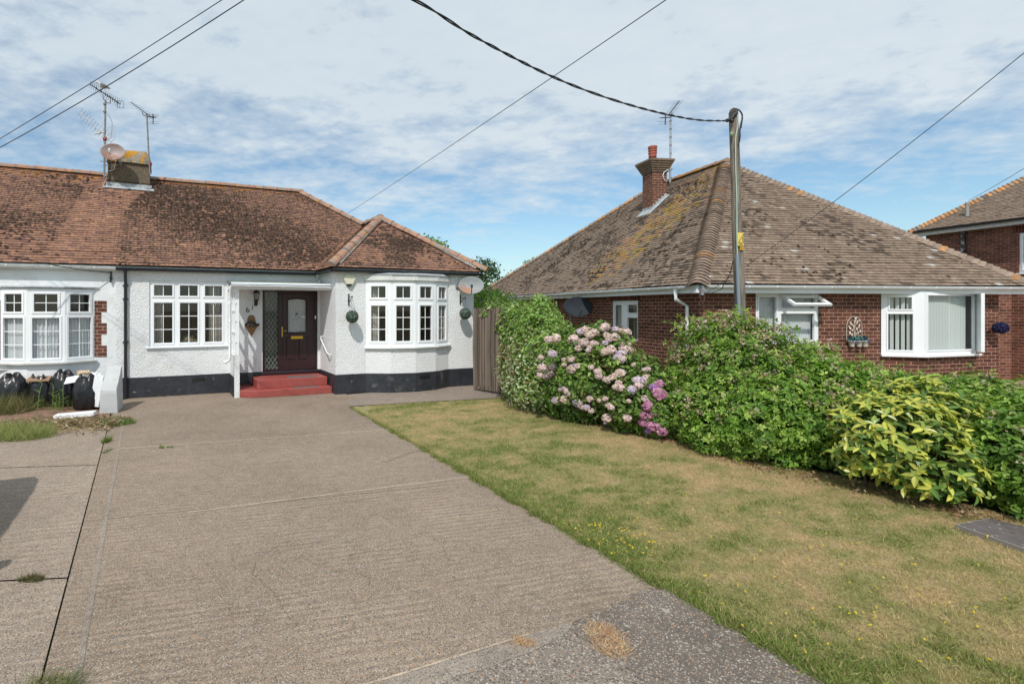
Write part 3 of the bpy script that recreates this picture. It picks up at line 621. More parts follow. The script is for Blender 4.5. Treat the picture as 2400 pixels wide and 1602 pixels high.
room(Loc(LF, (4.97, -1.29), (7.22, -1.29)), 0, 2.25, 1.09, 2.66, house, LF, dep=3.0, d=-.02, ext=.15)
# ---- roof
def roof_pt(u, v): return EZ+(v+.12)*ET
sl = math.sqrt(1+ET*ET)
UPARTY, ULEFT, URID = -.42, -9.0, 4.58
mossd = []
def red_col(x, y, r):
    b_ = .86+.28*r(); k = r()
    c = (.258*b_, .143*b_, .099*b_) if k < .66 else ((.31*b_, .17*b_, .11*b_) if k < .82 else (.20*b_, .11*b_, .085*b_))
    return c
def lich(c, t): return tuple(c[i]*(1-t)+(.40, .19, .05)[i]*t for i in range(3))
def main_col(u0):
    def f(x, y, r):
        c = red_col(x, y, r); u = x+u0
        t = max(0, (y-3.95)/.6)
        if r() < t*.8: c = lich(c, .6)
        if -1.15-(4.5-y)*.10 < u < .25-(4.5-y)*.35: c = tuple(q*1.12 for q in c)
        return c
    return f
AU = Vector((LF.u[0], LF.u[1], 0)); SV = (Vector((LF.v[0], LF.v[1], ET))).normalized()
def slope(name, parent, E0, a, s, poly, colf, m, **k):
    b = MB(); n = a.cross(s).normalized(); n = n if n.z > 0 else -n
    b.add([E0+a*x+s*y-n*.012 for x, y in poly], (tuple(range(len(poly))),)); b.build('roof_boarding', M['under'], parent, LF)
    b = MB(); tiles(b, E0, a, s, poly, colf, **k); return b.build(name, m, parent, LF)
RV = 3.5
E0 = w_(0, -.12, EZ)
yr = (RV+.12)*sl; yv = (1.94+.12)*sl
slope('roof', house, E0, AU, SV, [(UPARTY, 0), (4.08, 0), (6.14, yv), (URID, yr), (UPARTY, yr)], main_col(0), M['tile_red'])
# wing roof: left, front, right slopes and the hip end
WU0, WU1, WV = 4.08, 8.2, -1.41; WA = (6.14, .65)
AV = Vector((LF.v[0], LF.v[1], 0)); SU = Vector((LF.u[0], LF.u[1], ET)).normalized(); SUm = Vector((-LF.u[0], -LF.u[1], ET)).normalized()
slope('roof', house, w_(WU0, WV, EZ), AV, SU, [(0, 0), (1.29, 0), (1.94-WV, yv), (WA[1]-WV, yv)], red_col, M['tile_red'])
slope('roof', house, w_(WU0, WV, EZ), AU, SV, [(0, 0), (4.12, 0), (2.06, 2.06*sl)], red_col, M['tile_red'])
slope('roof', house, w_(WU1, WV, EZ), AV, SUm, [(0, 0), (8.5, 0), (RV-WV, yr), (1.94-WV, yv), (WA[1]-WV, yv)], red_col, M['tile_red'])
slope('roof', house, w_(0, 7.12, EZ), AU, Vector((-LF.v[0], -LF.v[1], ET)).normalized(), [(UPARTY, 0), (8.2, 0), (URID, yr), (UPARTY, yr)], red_col, M['tile_red'])
b = MB(); RZ = roof_pt(0, RV)+.035; AZ = EZ+2.06*ET+.035
ridge_run(b, w_(UPARTY, RV, RZ-.01), w_(URID+.1, RV, RZ+.01)); ridge_run(b, w_(6.14, 1.94, AZ), w_(URID, RV, RZ)); 
ridge_run(b, w_(WU0-.06, WV-.06, EZ+.04), w_(6.14, WA[1], AZ), r=.125); ridge_run(b, w_(WU1+.06, WV-.06, EZ+.04), w_(6.14, WA[1], AZ), r=.12); ridge_run(b, w_(6.14, WA[1]-.05, AZ+.01), w_(6.14, 1.94, AZ+.01))
b.build('ridge_tiles', M['ridge'], house, LF)
b = MB(); b.tube([w_(WU0+.10, WV+.16, EZ+.09), w_(6.14, WA[1]+.1, AZ-.03)], .035); b.tube([w_(WU0+.22, WV+.05, EZ+.09), w_(6.14+.02, WA[1]-.1, AZ-.03)], .03); b.tube([w_(WU1-.2, WV+.05, EZ+.09), w_(6.2, WA[1]-.1, AZ-.04)], .03)
b.build('mortar_bedding', M['mortar'], house, LF)
# moss cushions on the tiles
def moss(parent, E0, a, s, poly, n, densf, size=(.020, .042), seed=1, colr=(.070, .048, .038)):
    rg = np.random.default_rng(seed); nn = np.array(a.cross(s).normalized()); nn = nn if nn[2] > 0 else -nn
    x0 = min(p[0] for p in poly); x1 = max(p[0] for p in poly); y1 = max(p[1] for p in poly)
    x = rg.uniform(x0, x1, n*4); k = rg.integers(0, int(y1/.1), n*4); y = k*.1+rg.uniform(-.012, .03, n*4)
    x = np.round(x/.0825)*.0825+rg.normal(0, .018, len(x))
    ok = inpoly(x, y, poly)&(rg.random(len(x)) < densf(x, y)); x = x[ok][:n]; y = y[ok][:n]
    ico = [(0, 0, 1), (.7, 0, .6), (.2, .68, .6), (-.6, .4, .6), (-.6, -.4, .6), (.2, -.68, .6), (1, .1, 0), (.3, 1, 0), (-.8, .6, 0), (-.8, -.6, 0), (.3, -1, 0)]
    T = np.array(ico); TF = np.array([(0, 1, 2), (0, 2, 3), (0, 3, 4), (0, 4, 5), (0, 5, 1), (1, 6, 2), (2, 6, 7), (2, 7, 3), (3, 7, 8), (3, 8, 4), (4, 8, 9), (4, 9, 5), (5, 9, 10), (5, 10, 1), (1, 10, 6)])
    A = np.array(a); S = np.array(s); pos = np.array(E0)[None]+x[:, None]*A+y[:, None]*S+nn*.008
    sc_ = rg.uniform(*size, (len(x), 3)); sc_[:, 2] *= .7; sc_[:, 0] *= 1.5
    ang = rg.normal(0, .3, len(x))
    V, F = scatter(T, TF, pos, np.tile(nn, (len(x), 1)), ang, sc_); V = V+rg.normal(0, .0035, V.shape)
    c = np.array(colr)[None]*rg.uniform(.5, 1.5, (len(x), 1)); c[rg.random(len(x)) < .05] = (.12, .075, .045)
    return np_mesh('moss', V, F, np.repeat(c, len(T), 0), M['moss'], parent, kind='stuff')
def md_main(x, y):
    n = .55*vnoise(x+30, y+9, 1.3, 21)+.45*vnoise(x+30, y+9, 3.5, 22)
    d = np.clip((n-.36)*3.2, 0, 1)
    bare = (x > -1.25-(4.5-y)*.12)&(x < .32-(4.5-y)*.33); d = np.where(bare, d*.06, d)
    d = np.where(x > .32-(4.5-y)*.33, np.maximum(d*.9, .5+.25*vnoise(x+3, y, 2.2, 27)), d); d = np.where(y < .35, d*.4, d)
    return d
polyA = [(UPARTY, .02), (4.0, .02), (6.0, yv), (URID, yr-.1), (UPARTY, yr-.1)]
moss(house, E0, AU, SV, polyA, 9500, md_main, seed=3)
moss(house, w_(WU0, WV, EZ), AU, SV, [(.3, .05), (3.8, .05), (2.06, 2.3)], 1300, lambda x, y: np.clip((vnoise(x+5, y+5, 1.6, 4)-.3)*2, .05, 1), size=(.022, .05), seed=5)
moss(house, w_(WU0, WV, EZ), AV, SU, [(.2, .05), (1.2, .05), (3.2, yv), (2.1, yv-.1)], 600, lambda x, y: .5+0*x, seed=6)
# gutters, fascias, downpipes
GZ = 2.885
def fpath(o, z, pts): return [w_(u, v, z) for u, v in pts]
b = MB(); strip_along(b, fpath(0, 0, [(-.42, -.06), (4.16, -.06), (4.16, -1.35), (8.03, -1.35), (8.03, 6)]), -.05, .012, 2.80, 2.925)
b.build('fascia', M['old_upvc'], house, LF)
gutter([w_(-.42, -.13, GZ), w_(4.09, -.13, GZ), w_(4.09, -1.42, GZ+.01), w_(8.12, -1.42, GZ+.01)], M['black_pvc'], house, LF)
b = MB(); xp = LF.onv(294.5, 760, 0)[0]
b.tube([w_(xp, -.13, GZ-.05), w_(xp, -.12, GZ-.14), w_(xp, -.055, GZ-.3), w_(xp, -.055, .03)], .034, 10)
for z in (2.5, 2.2, 1.25, .45): b.tube([w_(xp, -.055, z-.03), w_(xp, -.055, z+.03)], .042, 10); b.box(Loc(LF, (xp-.06, 0), (xp+.06, 0)), 0, .12, 0, .03, z-.012, z+.012)
b.build('downpipe', M['black_pvc'], house, LF)
# ---- door
D0 = dr[0]; D1 = dr[1]; DA = lambda x, d, z: LA(x, d-.07, z)
xg = lambda p, y=760: LF.onv(p, y, -0.)[0]+s0
b = MB()
side0, side1 = xg(621.8), xg(653); leaf0, leaf1 = xg(657), D1-.05; FT = 2.50
wall(b, DA, D0, leaf0, .42, FT, [(side0, side1, .50, 2.44)], rev=.03)
b.box(DA, D0, D0+.045, .0005, .02, .42, FT); b.box(DA, leaf0-.045, leaf0, .0005, .025, .42, FT); b.box(DA, D1-.05, D1, -.03, .025, .42, FT); b.box(DA, leaf0, D1-.05, -.03, .022, 2.44, FT); b.box(DA, D0-.05, D1+.08, .0, .12, .385, .425)
DF = b.build('door_frame', M['maroon'], house, LF, bevel=.004)
b = MB(); b.quad(DA(side0, -.02, .5), DA(side1, -.02, .5), DA(side1, -.02, 2.44), DA(side0, -.02, 2.44)); b.build('pane', M['glass'], DF, LF)
def lattice(A, x0, x1, z0, z1, cw, ch, parent, m, r=.0035, arch=0):
    b = MB(); n = 0
    for sgn in (1, -1):
        k0 = -int((x1-x0)/cw)-int((z1-z0)/ch)-3
        for k in range(k0, -k0):
            pts = []
            for t in np.linspace(0, 1, 60):
                z = z0+(z1-z0)*t; xx = x0+k*cw+sgn*(z-z0)*cw/ch
                top = z1-arch*((xx-(x0+x1)/2)/((x1-x0)/2))**2
                if x0 <= xx <= x1 and z <= top: pts.append((xx, z))
            if len(pts) > 1: b.tube([A(pts[0][0], 0, pts[0][1]), A(pts[-1][0], 0, pts[-1][1])], r, 4)
    return b.build('leading', m, parent, LF)
lattice(lambda x, d, z: DA(x, -.012, z), side0, side1, .5, 2.44, .10, .15, DF, M['lead'])
b = MB(); DL = lambda x, d, z: LA(x, d-.065, z)
gx1, gx2 = xg(676.5), xg(718); gz0 = LF.onv(697, 778, 0)[1]; gz1 = LF.onv(697, 700.5, 0)[1]
zs = [(leaf0, leaf1, .43, 2.435)]
arch = [(gx1+(gx2-gx1)*t, gz1-.035*(2*t-1)**2*1.0) for t in np.linspace(0, 1, 13)]
wall(b, DL, leaf0, leaf1, .43, gz0, []); b.quad(DL(leaf0, 0, gz0), DL(gx1, 0, gz0), DL(gx1, 0, 2.435), DL(leaf0, 0, 2.435)); b.quad(DL(gx2, 0, gz0), DL(leaf1, 0, gz0), DL(leaf1, 0, 2.435), DL(gx2, 0, 2.435))
for p, q in zip(arch, arch[1:]): b.quad(DL(p[0], 0, p[1]), DL(q[0], 0, q[1]), DL(q[0], 0, 2.435), DL(p[0], 0, 2.435))
def mould(x0, x1, z0, z1, archd=0, w=.022, h=.012, tp=None):
    tp = tp or [(x0+(x1-x0)*t, z1-archd*(2*t-1)**2) for t in np.linspace(0, 1, 9)]
    loop = [(x0, z0), (x1, z0)]+tp[::-1]
    b.tube([DL(x, .0, z) for x, z in loop]+[DL(*(loop[0][0], 0, loop[0][1]))], w*.5, 6)
mould(gx1-.03, gx2+.03, gz0-.03, gz1+.03, .035); mould(gx1-.008, gx2+.008, gz0-.008, gz1+.008, .035)
pa, pb, pc, pd = xg(672), xg(692), xg(702), xg(722)
for x0, x1 in ((pa, pb), (pc, pd)): mould(x0, x1, .72, 1.27, 0); b.box(DL, x0+.02, x1-.02, .0, .014, .74, 1.25)
mould(leaf0+.07, leaf1-.07, .50, 2.36); b.box(DL, leaf0+.05, leaf1-.05, 0, .02, .46, .52)
DR = b.build('door', M['maroon'], house, LF, bevel=.003)
b = MB(); pts = [DL(gx1, -.008, gz0), DL(gx2, -.008, gz0)]+[DL(x, -.008, z) for x, z in arch[::-1]]; b.add(pts, (tuple(range(len(pts))),)); b.build('pane', M['glass'], DR, LF)
lattice(lambda x, d, z: DL(x, -.002, z), gx1, gx2, gz0, gz1, .075, .105, DR, M['lead'], arch=.035, r=.003)
b = MB(); b.box(DL, xg(683), xg(711), .001, .018, LF.onv(697, 794, 0)[1], LF.onv(697, 787.5, 0)[1]); b.box(DL, xg(684.5), xg(709.5), .018, .024, LF.onv(697, 792.6, 0)[1], LF.onv(697, 788.8, 0)[1]); b.build('letterbox', M['yellow_brass'], DR, LF, bevel=.004)
b = MB(); hx = xg(662.5); hz = LF.onv(663, 775, 0)[1]; b.box(DL, hx-.014, hx+.014, .001, .012, hz-.15, hz+.1); b.tube([DL(hx, .0, hz), DL(hx, .05, hz), DL(hx+.03, .055, hz), DL(hx+.11, .05, hz-.004)], [.01, .01, .012, .008], 8); b.build('handle', M['brass'], DR, LF)
b = MB(); b.box(DL, leaf1-.02, leaf1+.012, .026, .034, 1.73, 1.81); b.build('doorbell', M['upvc'], DR, LF)
b = MB(); b.box(DL, gx2-.11, gx2-.01, -.006, -.003, 1.76, 1.80); b.build('sticker', M['foam'], DR, LF)
b = MB(); b.box(DL, leaf1-.12, leaf1+.06, .02, .03, 2.22, 2.235); b.box(DL, leaf1+.01, leaf1+.07, .02, .05, 2.19, 2.225); b.build('door_closer', M['iron'], DR, LF)
room(LA, D0, D1, .8, 2.5, house, LF, dep=1.6, ext=.02); curtain(LA, gx1-.05, gx2+.05, 1.2, 2.4, -.12, house, LF, M['net'], wl=.06, wob=.012); curtain(LA, side0-.02, side1+.02, .4, 2.5, -.25, house, LF, mat('hall drape', (.10, .12, .11), .9, spots=[((.03, .07, .04), 2, .5, .2)]), wl=.12)
for hx_2, hz_2, hs in ((.48, .55, .035), (.62, .42, .016), (.36, .38, .016)): c_ = (gx1+(gx2-gx1)*hx_2, gz0+(gz1-gz0)*hz_2); b = MB(); b.add([DL(c_[0], -.02, c_[1]-hs), DL(c_[0]+hs, -.02, c_[1]+.2*hs), DL(c_[0]+hs*.5, -.02, c_[1]+hs*.8), DL(c_[0], -.02, c_[1]+hs*.4), DL(c_[0]-hs*.5, -.02, c_[1]+hs*.8), DL(c_[0]-hs, -.02, c_[1]+.2*hs)], ((0, 1, 2, 3, 4, 5),)); b.build('hanging_heart', M['iron'], DR, LF)
# ---- steps
b = MB(); pl = [(2.11, -.85), (2.45, -1.07), (4.20, -1.08), (4.20, -.02), (2.11, -.02)]
b.prism([w_(u, v, 0) for u, v in pl], (0, 0, .16)); b.prism([w_(u, v, .16) for u, v in [(2.50, -.80), (2.56, -.83), (4.17, -.80), (4.17, -.03), (2.50, -.03)]], (0, 0, .2))
ST = b.build('doorstep', M['red_step'], house, LF, bevel=.012)
b = MB(); b.box(Loc(LF, (0, 0), (1, 0)), 3.25, 3.95, .45, .72, .361, .368); b.box(Loc(LF, (0, 0), (1, 0)), 3.3, 3.9, .86, 1.02, .161, .167); b.build('anti_slip_pad', M['slab_grey'], ST, LF)
# ---- porch: side screen, canopy
LP = Loc(LF, (2.0, 0), (3.0, 0))
b = MB(); b.box(LP, .0, .11, 0, .86, 0, .94); b.build('porch_wall', M['render_wall'], house, LF)
b = MB(); b.box(LP, -.012, -.001, .0, .80, 0, PZ); b.build('plinth', M['plinth'], house, LF)
b = MB()
b.box(LP, .02, .10, .78, .86, .94, 2.45)
for d in (.0, .38): b.box(LP, .03, .09, d+.02, d+.07, .94, 2.45)
for z in (.94, 1.42, 1.92, 2.38): b.box(LP, .031, .089, .03, .80, z, z+.05)
PW = b.build('porch_screen', M['upvc'], house, LF, bevel=.004)
b = MB(); b.quad(LP(.06, .07, .98), LP(.06, .79, .98), LP(.06, .79, 2.4), LP(.06, .07, 2.4)); b.build('pane', M['glass'], PW, LF)
b = MB(); cf = -.97
CL, CR = 1.93, 4.215
def CP(u, v, z): return w_(u, v, z)
b.prism([CP(CL, -.02, 2.66), CP(CL, cf, 2.555), CP(CL, cf, 2.525), CP(CL, -.02, 2.62)], w_(CR, 0)-w_(CL, 0)); b.build('porch_roof', M['canopy_felt'], house, LF)
b = MB(); b.box(LP, -.07, 2.215, .93, .965, 2.425, 2.522); b.box(LP, -.06, 2.2, .0, .93, 2.435, 2.45); b.box(LP, -.085, 2.22, .955, .985, 2.535, 2.575); b.build('porch_fascia', M['white_pvc'], house, LF, bevel=.004)
gutter([w_(1.90, cf-.045, 2.505), w_(4.2, cf-.045, 2.495)], M['white_pvc'], house, LF, r=.04, clips=.8)
b = MB(); ux = LF.onv(539, 760, -.9)[0]
b.tube([w_(ux, cf-.04, 2.47), w_(ux, cf+.02, 2.36), w_(ux, -.90, 2.25), w_(ux, -.90, .90), w_(ux-.03, -.90, .84), w_(ux-.12, -.91, .80)], .03, 10)
for z in (2.12, 1.72, 1.25): b.tube([w_(ux, -.90, z-.025), w_(ux, -.90, z+.025)], .037, 10); b.box(LP, ux-2.0, .04, .86, .88, z-.012, z+.012)
b.build('downpipe', M['white_pvc'], house, LF)
b = MB(); b.tube([w_(4.20, -.38, 1.30), w_(4.13, -.38, 1.30), w_(4.12, -.42, 1.24), w_(4.12, -.95, .93), w_(4.16, -1.0, .9), w_(4.21, -1.0, .9)], .014, 8); b.build('handrail', M['foam'], house, LF)
mt = facing(LA, 2.42+s0, .004, 1.90)@Matrix.Rotation(R_(8), 4, 'Z'); text('6', .19, M['iron'], house, mt, 'house_number')
mt = facing(LA, 2.52+s0, .004, 1.965)@Matrix.Rotation(R_(-8), 4, 'Z'); text('1', .165, M['iron'], house, mt, 'house_number')
# chimney astride the party ridge
b = MB(); CU0 = LF.onv(252.5, 420, 3.0)[0]; CU1 = LF.onv(351, 420, 3.0)[0]; CZ1 = LF.onv(300, 381, 3.0)[1]
LC = Loc(LF, (CU0, 3.0), (CU1, 3.0)); cw = LC.len
b.box(LC, 0, cw, -.95, 0, 5.0, CZ1); CH = b.build('chimney', M['chimney_grey'], house, LF)
b = MB(); zt = LF.onv(300, 348.5, 3.05)[1]; ring = []
for z, e in ((CZ1, .03), (CZ1+.06, .035), (CZ1+(zt-CZ1)*.55, -.02), (zt-.03, -.09), (zt, -.2)):
    rr = []
    for i in range(20):
        q = i/20*4; k = int(q); f = q-k; cs = [(0-e, e), (cw+e, e), (cw+e, -.95-e), (-e, -.95-e)]; A_, B_ = cs[k], cs[(k+1) % 4]
        rr.append(LC(A_[0]+(B_[0]-A_[0])*f+random.uniform(-.012, .012), A_[1]+(B_[1]-A_[1])*f+random.uniform(-.012, .012), z+random.uniform(-.015, .015)))
    ring.append(rr)
b.loft(ring); b.build('chimney_cap', M['lichen_cap'], CH, LF)
b = MB(); zf = roof_pt(0, 3.0)
b.box(LC, -.05, cw+.05, .001, .02, zf-.02, zf+.10)
b.add([LC(-.10, .0, zf+.02), LC(cw+.10, .0, zf+.02), LC(cw+.12, .16, zf-.075), LC(-.12, .16, zf-.075)], ((0, 1, 2, 3),)); b.add([LC(-.10, -.0, zf+.06), LC(-.10, .1, zf-.02), LC(-.03, .025, zf+.2), LC(-.03, -.4, zf+.4)], ((0, 1, 2, 3),)); b.build('flashing', M['lead'], CH, LF)
b = MB(); 
for zz in (CZ1-.03, CZ1-.52): b.tube([LC(-.03, .02, zz), LC(cw+.03, .02, zz-.03), LC(cw+.03, -.97, zz)], .008, 5)
b.build('strap', M['iron'], CH, LF)
# ================================================================== attached neighbour
nb_ = thing('bungalow', 'smooth white attached bungalow with three-sided bay window, brick quoins and white gutter', 'bungalow', w_(-3, 1, 0))
LN = Loc(LF, (-9.0, 0), (-.42, 0)); n0 = 9.0
bay = [(LF.onv(4, 700, 0)[0]-.02, 0), (LF.onv(62, 700, -.30)[0], -.30), (LF.onv(152, 700, -.30)[0], -.30), (LF.onv(221, 700, 0)[0], 0)]
BY = [Loc(LF, a, c) for a, c in zip(bay, bay[1:])]
NZ0, NZ1 = .90, 2.40
b = MB(); wall(b, LN, 0, 8.58, 0, WTOP, [(bay[0][0]+n0, bay[3][0]+n0, 0, NZ1)], rev=.02)
for L in BY: wall(b, L, 0, L.len, 0, NZ0)
b.build('wall', M['smooth_wall'], nb_, LF)
rc = [(.47, .76), (.44, .72), (.38, .77)]
xs_ = [LF.onv(58/3.267, 700, 0)[0]]
for i, L in enumerate(BY):
    w = L.len; a, c = ((.10, w-.10) if i != 1 else (.13, w-.13))
    zT = [1.93, 2.29] if True else 0
    W = window(L, 0, w, NZ0, NZ1, [(a, c, zT[0], zT[1], 1, 1), (a-.03, c+.03, .98, 1.80, 1, 2)], nb_, LF, d=0, rim=.045)
    bb = MB(); bb.box(L, -.02, w+.02, -.05, .09, NZ0-.045, NZ0-.002); bb.build('sill', M['old_upvc'], W, LF, bevel=.006)
    curtain(L, .03, w-.03, .8, 1.83, -.09, nb_, LF, M['net'], wob=.018, wl=.07, name='net_curtain')
b = MB()
pts = [w_(bay[0][0]-.1, -.02, 2.42)]+[w_(u, v-.05, 2.42) for u, v in bay]+[w_(bay[3][0]+.1, -.02, 2.42)]
for p, q in zip(pts, pts[1:]): b.quad(p, q, q+Vector((0, 0, .03)), p+Vector((0, 0, .03)))
b.add([p+Vector((0, 0, .03)) for p in pts], (tuple(range(len(pts))),)); b.add(pts, (tuple(range(len(pts)))[::-1],)); b.build('bay_roof', M['lead'], nb_, LF)
room(LN, bay[0][0]+n0, bay[3][0]+n0, .7, 2.4, nb_, LF, dep=2.5, d=-.02)
b = MB(); ql = bay[3][0]+n0+.004; z = .94
for i in range(5):
    w = .235 if i % 2 == 0 else .13; b.box(LN, ql, ql+w, .001, .008, z, z+.245); 
    z += .245
QM = brick_mat('quoin brick', (.10, .032, .022), (.17, .058, .036), (.38, .30, .24), h=.08)
b.build('quoins', QM, nb_, LF); b = MB(); z = .94
for i in range(5): wl = .235 if i % 2 == 0 else .13; b.box(LN, bay[0][0]+n0-.004-wl, bay[0][0]+n0-.004, .001, .008, z, z+.245); z += .245
b.build('quoins', QM, nb_, LF)
slope('roof', nb_, E0, AU, SV, [(-9.2, 0), (UPARTY, 0), (UPARTY, yr), (-5.6, yr)], main_col(0), M['tile_red'])
slope('roof', nb_, w_(0, 7.12, EZ), AU, Vector((-LF.v[0], -LF.v[1], ET)).normalized(), [(-9.2, 0), (UPARTY, 0), (UPARTY, yr), (-5.6, yr)], red_col, M['tile_red'])
moss(nb_, E0, AU, SV, [(-6, .02), (UPARTY, .02), (UPARTY, yr-.1), (-6, yr-.1)], 5200, lambda x, y: np.where(y < .9, .15, .85)*np.clip((.55*vnoise(x+30, y+9, 1.3, 21)+.45*vnoise(x+30, y+9, 3.5, 22)-.34)*4, .3, 1)*np.where(x > -1.25-(4.5-y)*.12, .1, 1), seed=9)
b = MB(); ridge_run(b, w_(-5.6, RV, RZ), w_(UPARTY, RV, RZ-.01)); b.build('ridge_tiles', M['ridge'], nb_, LF)
b = MB(); strip_along(b, fpath(0, 0, [(-9.1, -.06), (-.42, -.06)]), -.05, .012, 2.80, 2.925); b.build('fascia', M['old_upvc'], nb_, LF)
gutter([w_(-9.1, -.13, GZ), w_(-.425, -.13, GZ)], M['old_upvc'], nb_, LF, clips=.85)
b = MB(); wall(b, Loc(LF, (-9, 7), (-9, 0)), 0, 7, 0, WTOP); b.build('side_wall', M['smooth_wall'], nb_, LF)
# ================================================================== brick bungalow at right
rb = thing('bungalow', 'dark red brick bungalow with hipped tan tile roof and white gutters', 'bungalow', RF.w(3, 3, 0))
r_ = RF.w; RW = 7.62; RD = 15.2; REZ, RET = 2.50, 3.86/4.29
LRF = Loc(RF, (0, 0), (RW, 0)); LRS = Loc(RF, (0, RD), (0, 0)); LRR = Loc(RF, (RW, 0), (RW, 6))
fx = lambda px, y=720, v=0: RF.onv(px, y, v)[0]
b = MB()
wm = (fx(1771.5), fx(1921)); bayo = (fx(2063.6), fx(2290))
wall(b, LRF, 0, RW, 0, 2.45, [(wm[0], wm[1], 1.22, 2.34), (bayo[0], bayo[1], .95, 2.36)], rev=.1)
sw = sorted(RD-RF.onu(p, 730, 0)[0] for p in (1434, 1495))
wall(b, LRS, 0, RD, 0, 2.45, [(sw[0], sw[1], 1.15, 2.20)], rev=.1); wall(b, LRR, 0, 6, 0, 2.45)
b.build('wall', M['brick'], rb, RF)
b = MB(); b.box(LRS, sw[0]-.1, sw[1]+.1, .001, .004, 2.205, 2.42); b.build('lintel_bricks', M['soldier'], rb, RF)
# side window
g0 = RD-RF.onu(1439.2, 720, 0)[0]; g1 = RD-RF.onu(1455.5, 720, 0)[0]; g2 = RD-RF.onu(1469, 720, 0)[0]; g3 = RD-RF.onu(1491.5, 720, 0)[0]
sp_ = lambda y, px=1470: RF.onu(px, y, 0)[1]
window(LRS, sw[0], sw[1], 1.15, 2.20, [(g0, g1, 1.25, sp_(714.5), 0, 0), (g2, g3, sp_(732.5), sp_(714), 0, 0), (g2-.01, g3+.02, 1.2, sp_(744), 0, 0)], rb, RF, d=-.03, rim=.03)
room(LRS, sw[0], sw[1], 1.15, 2.2, rb, RF, dep=1.5)
def vblinds(L, x0, x1, z0, z1, d, parent, step=.089, ang=60, m='blind', w=.089):
    b = MB(); n = int((x1-x0)/step)
    for i in range(n):
        c = x0+step*(i+.5); dx = w/2*math.cos(R_(ang)); dd = w/2*math.sin(R_(ang))
        b.quad(L(c-dx, d-dd, z0), L(c+dx, d+dd, z0), L(c+dx, d+dd, z1), L(c-dx, d-dd, z1))
    return b.build('vertical_blind', M[m], parent, RF)
vblinds(LRS, g2-.02, g3+.03, 1.2, 2.18, -.2, rb, ang=55); curtain(LRS, g0-.03, g1+.03, 1.2, 2.18, -.12, rb, RF, M['curtain'], wl=.04, wob=.01)
# middle window with its open top vent
ml = fx(1826.5); zt_ = RF.onv(1860, 729, 0)[1]
mw = window(LRF, wm[0], wm[1], 1.22, 2.34, [(fx(1780.5), fx(1821.5), 1.30, RF.onv(1800, 696, 0)[1], 0, 0), (fx(1832.5), fx(1910.5), 1.30, RF.onv(1860, 735, 0)[1], 0, 0), (fx(1833), fx(1912), RF.onv(1860, 722, 0)[1], RF.onv(1860, 692, 0)[1], 0, 0)], rb, RF, d=-.03, rim=.03)
room(LRF, wm[0], wm[1], 1.22, 2.34, rb, RF, dep=1.6); curtain(LRF, wm[0]+.05, wm[1]-.05, 1.2, 2.3, -.16, rb, RF, M['net'], wl=.06, wob=.012)
hz_ = RF.onv(1860, 690.5, 0)[1]; vx0, vx1 = fx(1830), fx(1916); vh = .40
def VA(x, d, z):                       # tilted sash, hinged at the head
    an = R_(58); return LRF(x, .012+(-z)*math.sin(an)+d*math.cos(an), hz_+z*math.cos(an)+d*math.sin(an))
b = MB(); wall(b, VA, vx0, vx1, -vh, 0, [(vx0+.07, vx1-.07, -vh+.065, -.06)], rev=.05)
for a, c, p, q in ((vx0, vx0+.05, -vh, 0), (vx1-.05, vx1, -vh, 0), (vx0+.05, vx1-.05, -vh, -vh+.05), (vx0+.05, vx1-.05, -.05, 0)): b.box(VA, a, c, -.05, -.002, p, q)
op = b.build('opening_vent', M['upvc'], mw, RF)
b = MB(); a_ = VA(vx0+.07, -.03, -vh+.065); b.quad(a_, VA(vx1-.07, -.03, -vh+.065), VA(vx1-.07, -.03, -.06), VA(vx0+.07, -.03, -.06)); b.tube([LRF(vx0+.02, -.02, hz_-.2), VA(vx0+.02, -.05, -.2)], .006, 5); b.tube([LRF(vx1-.02, -.02, hz_-.2), VA(vx1-.02, -.05, -.2)], .006, 5); b.build('vent_pane', M['glass'], mw, RF)
# corner bay with the side casement standing open
by = [(bayo[0]+.02, 0.), (fx(2166, 800, -.34), -.34), (fx(2288, 800, -.10), -.10), (bayo[1]-.01, 0.)]
Bb = [Loc(RF, a, c) for a, c in zip(by, by[1:])]
BZ0, BZ1 = .97, 2.36
b = MB()
for L in Bb: wall(b, L, 0, L.len, 0, BZ0)
b.build('bay_wall', M['brick'], rb, RF)
for i, L in enumerate(Bb[:2]):
    w = L.len
    gl_ = [(.15, w-.22, 1.98, 2.24, 0, 0), (.12, w-.20, 1.07, 1.87, 0, 0)] if i == 0 else [(.11, w-.10, 1.07, 2.28, 0, 0)]
    W = window(L, 0, w, BZ0, BZ1, gl_, rb, RF, d=0, rim=.03)
    bb = MB(); bb.box(L, -.03, w+.03, -.05, .09, BZ0-.05, BZ0-.002); bb.build('sill', M['upvc'], W, RF, bevel=.006)
    if i == 0: vblinds(L, .08, w-.08, 1.0, 2.3, -.10, rb, ang=30, step=.10, w=.062)
    else: curtain(L, .08, w-.20, 1.0, 2.32, -.09, rb, RF, M['blind'], wl=.09, wob=.006, name='vertical_blind')
L = Bb[1]; b = MB(); LO = Loc(RF, (by[2][0]+.03, by[2][1]), (by[2][0]+.03-.70*.42, by[2][1]-.714*.42)); 
b.box(LO, .0, .42, -.03, .03, 1.02, 2.33); b.build('open_casement', M['upvc'], rb, RF, bevel=.006)
room(LRF, bayo[0], bayo[1], .95, 2.36, rb, RF, dep=2.5, d=-.12)
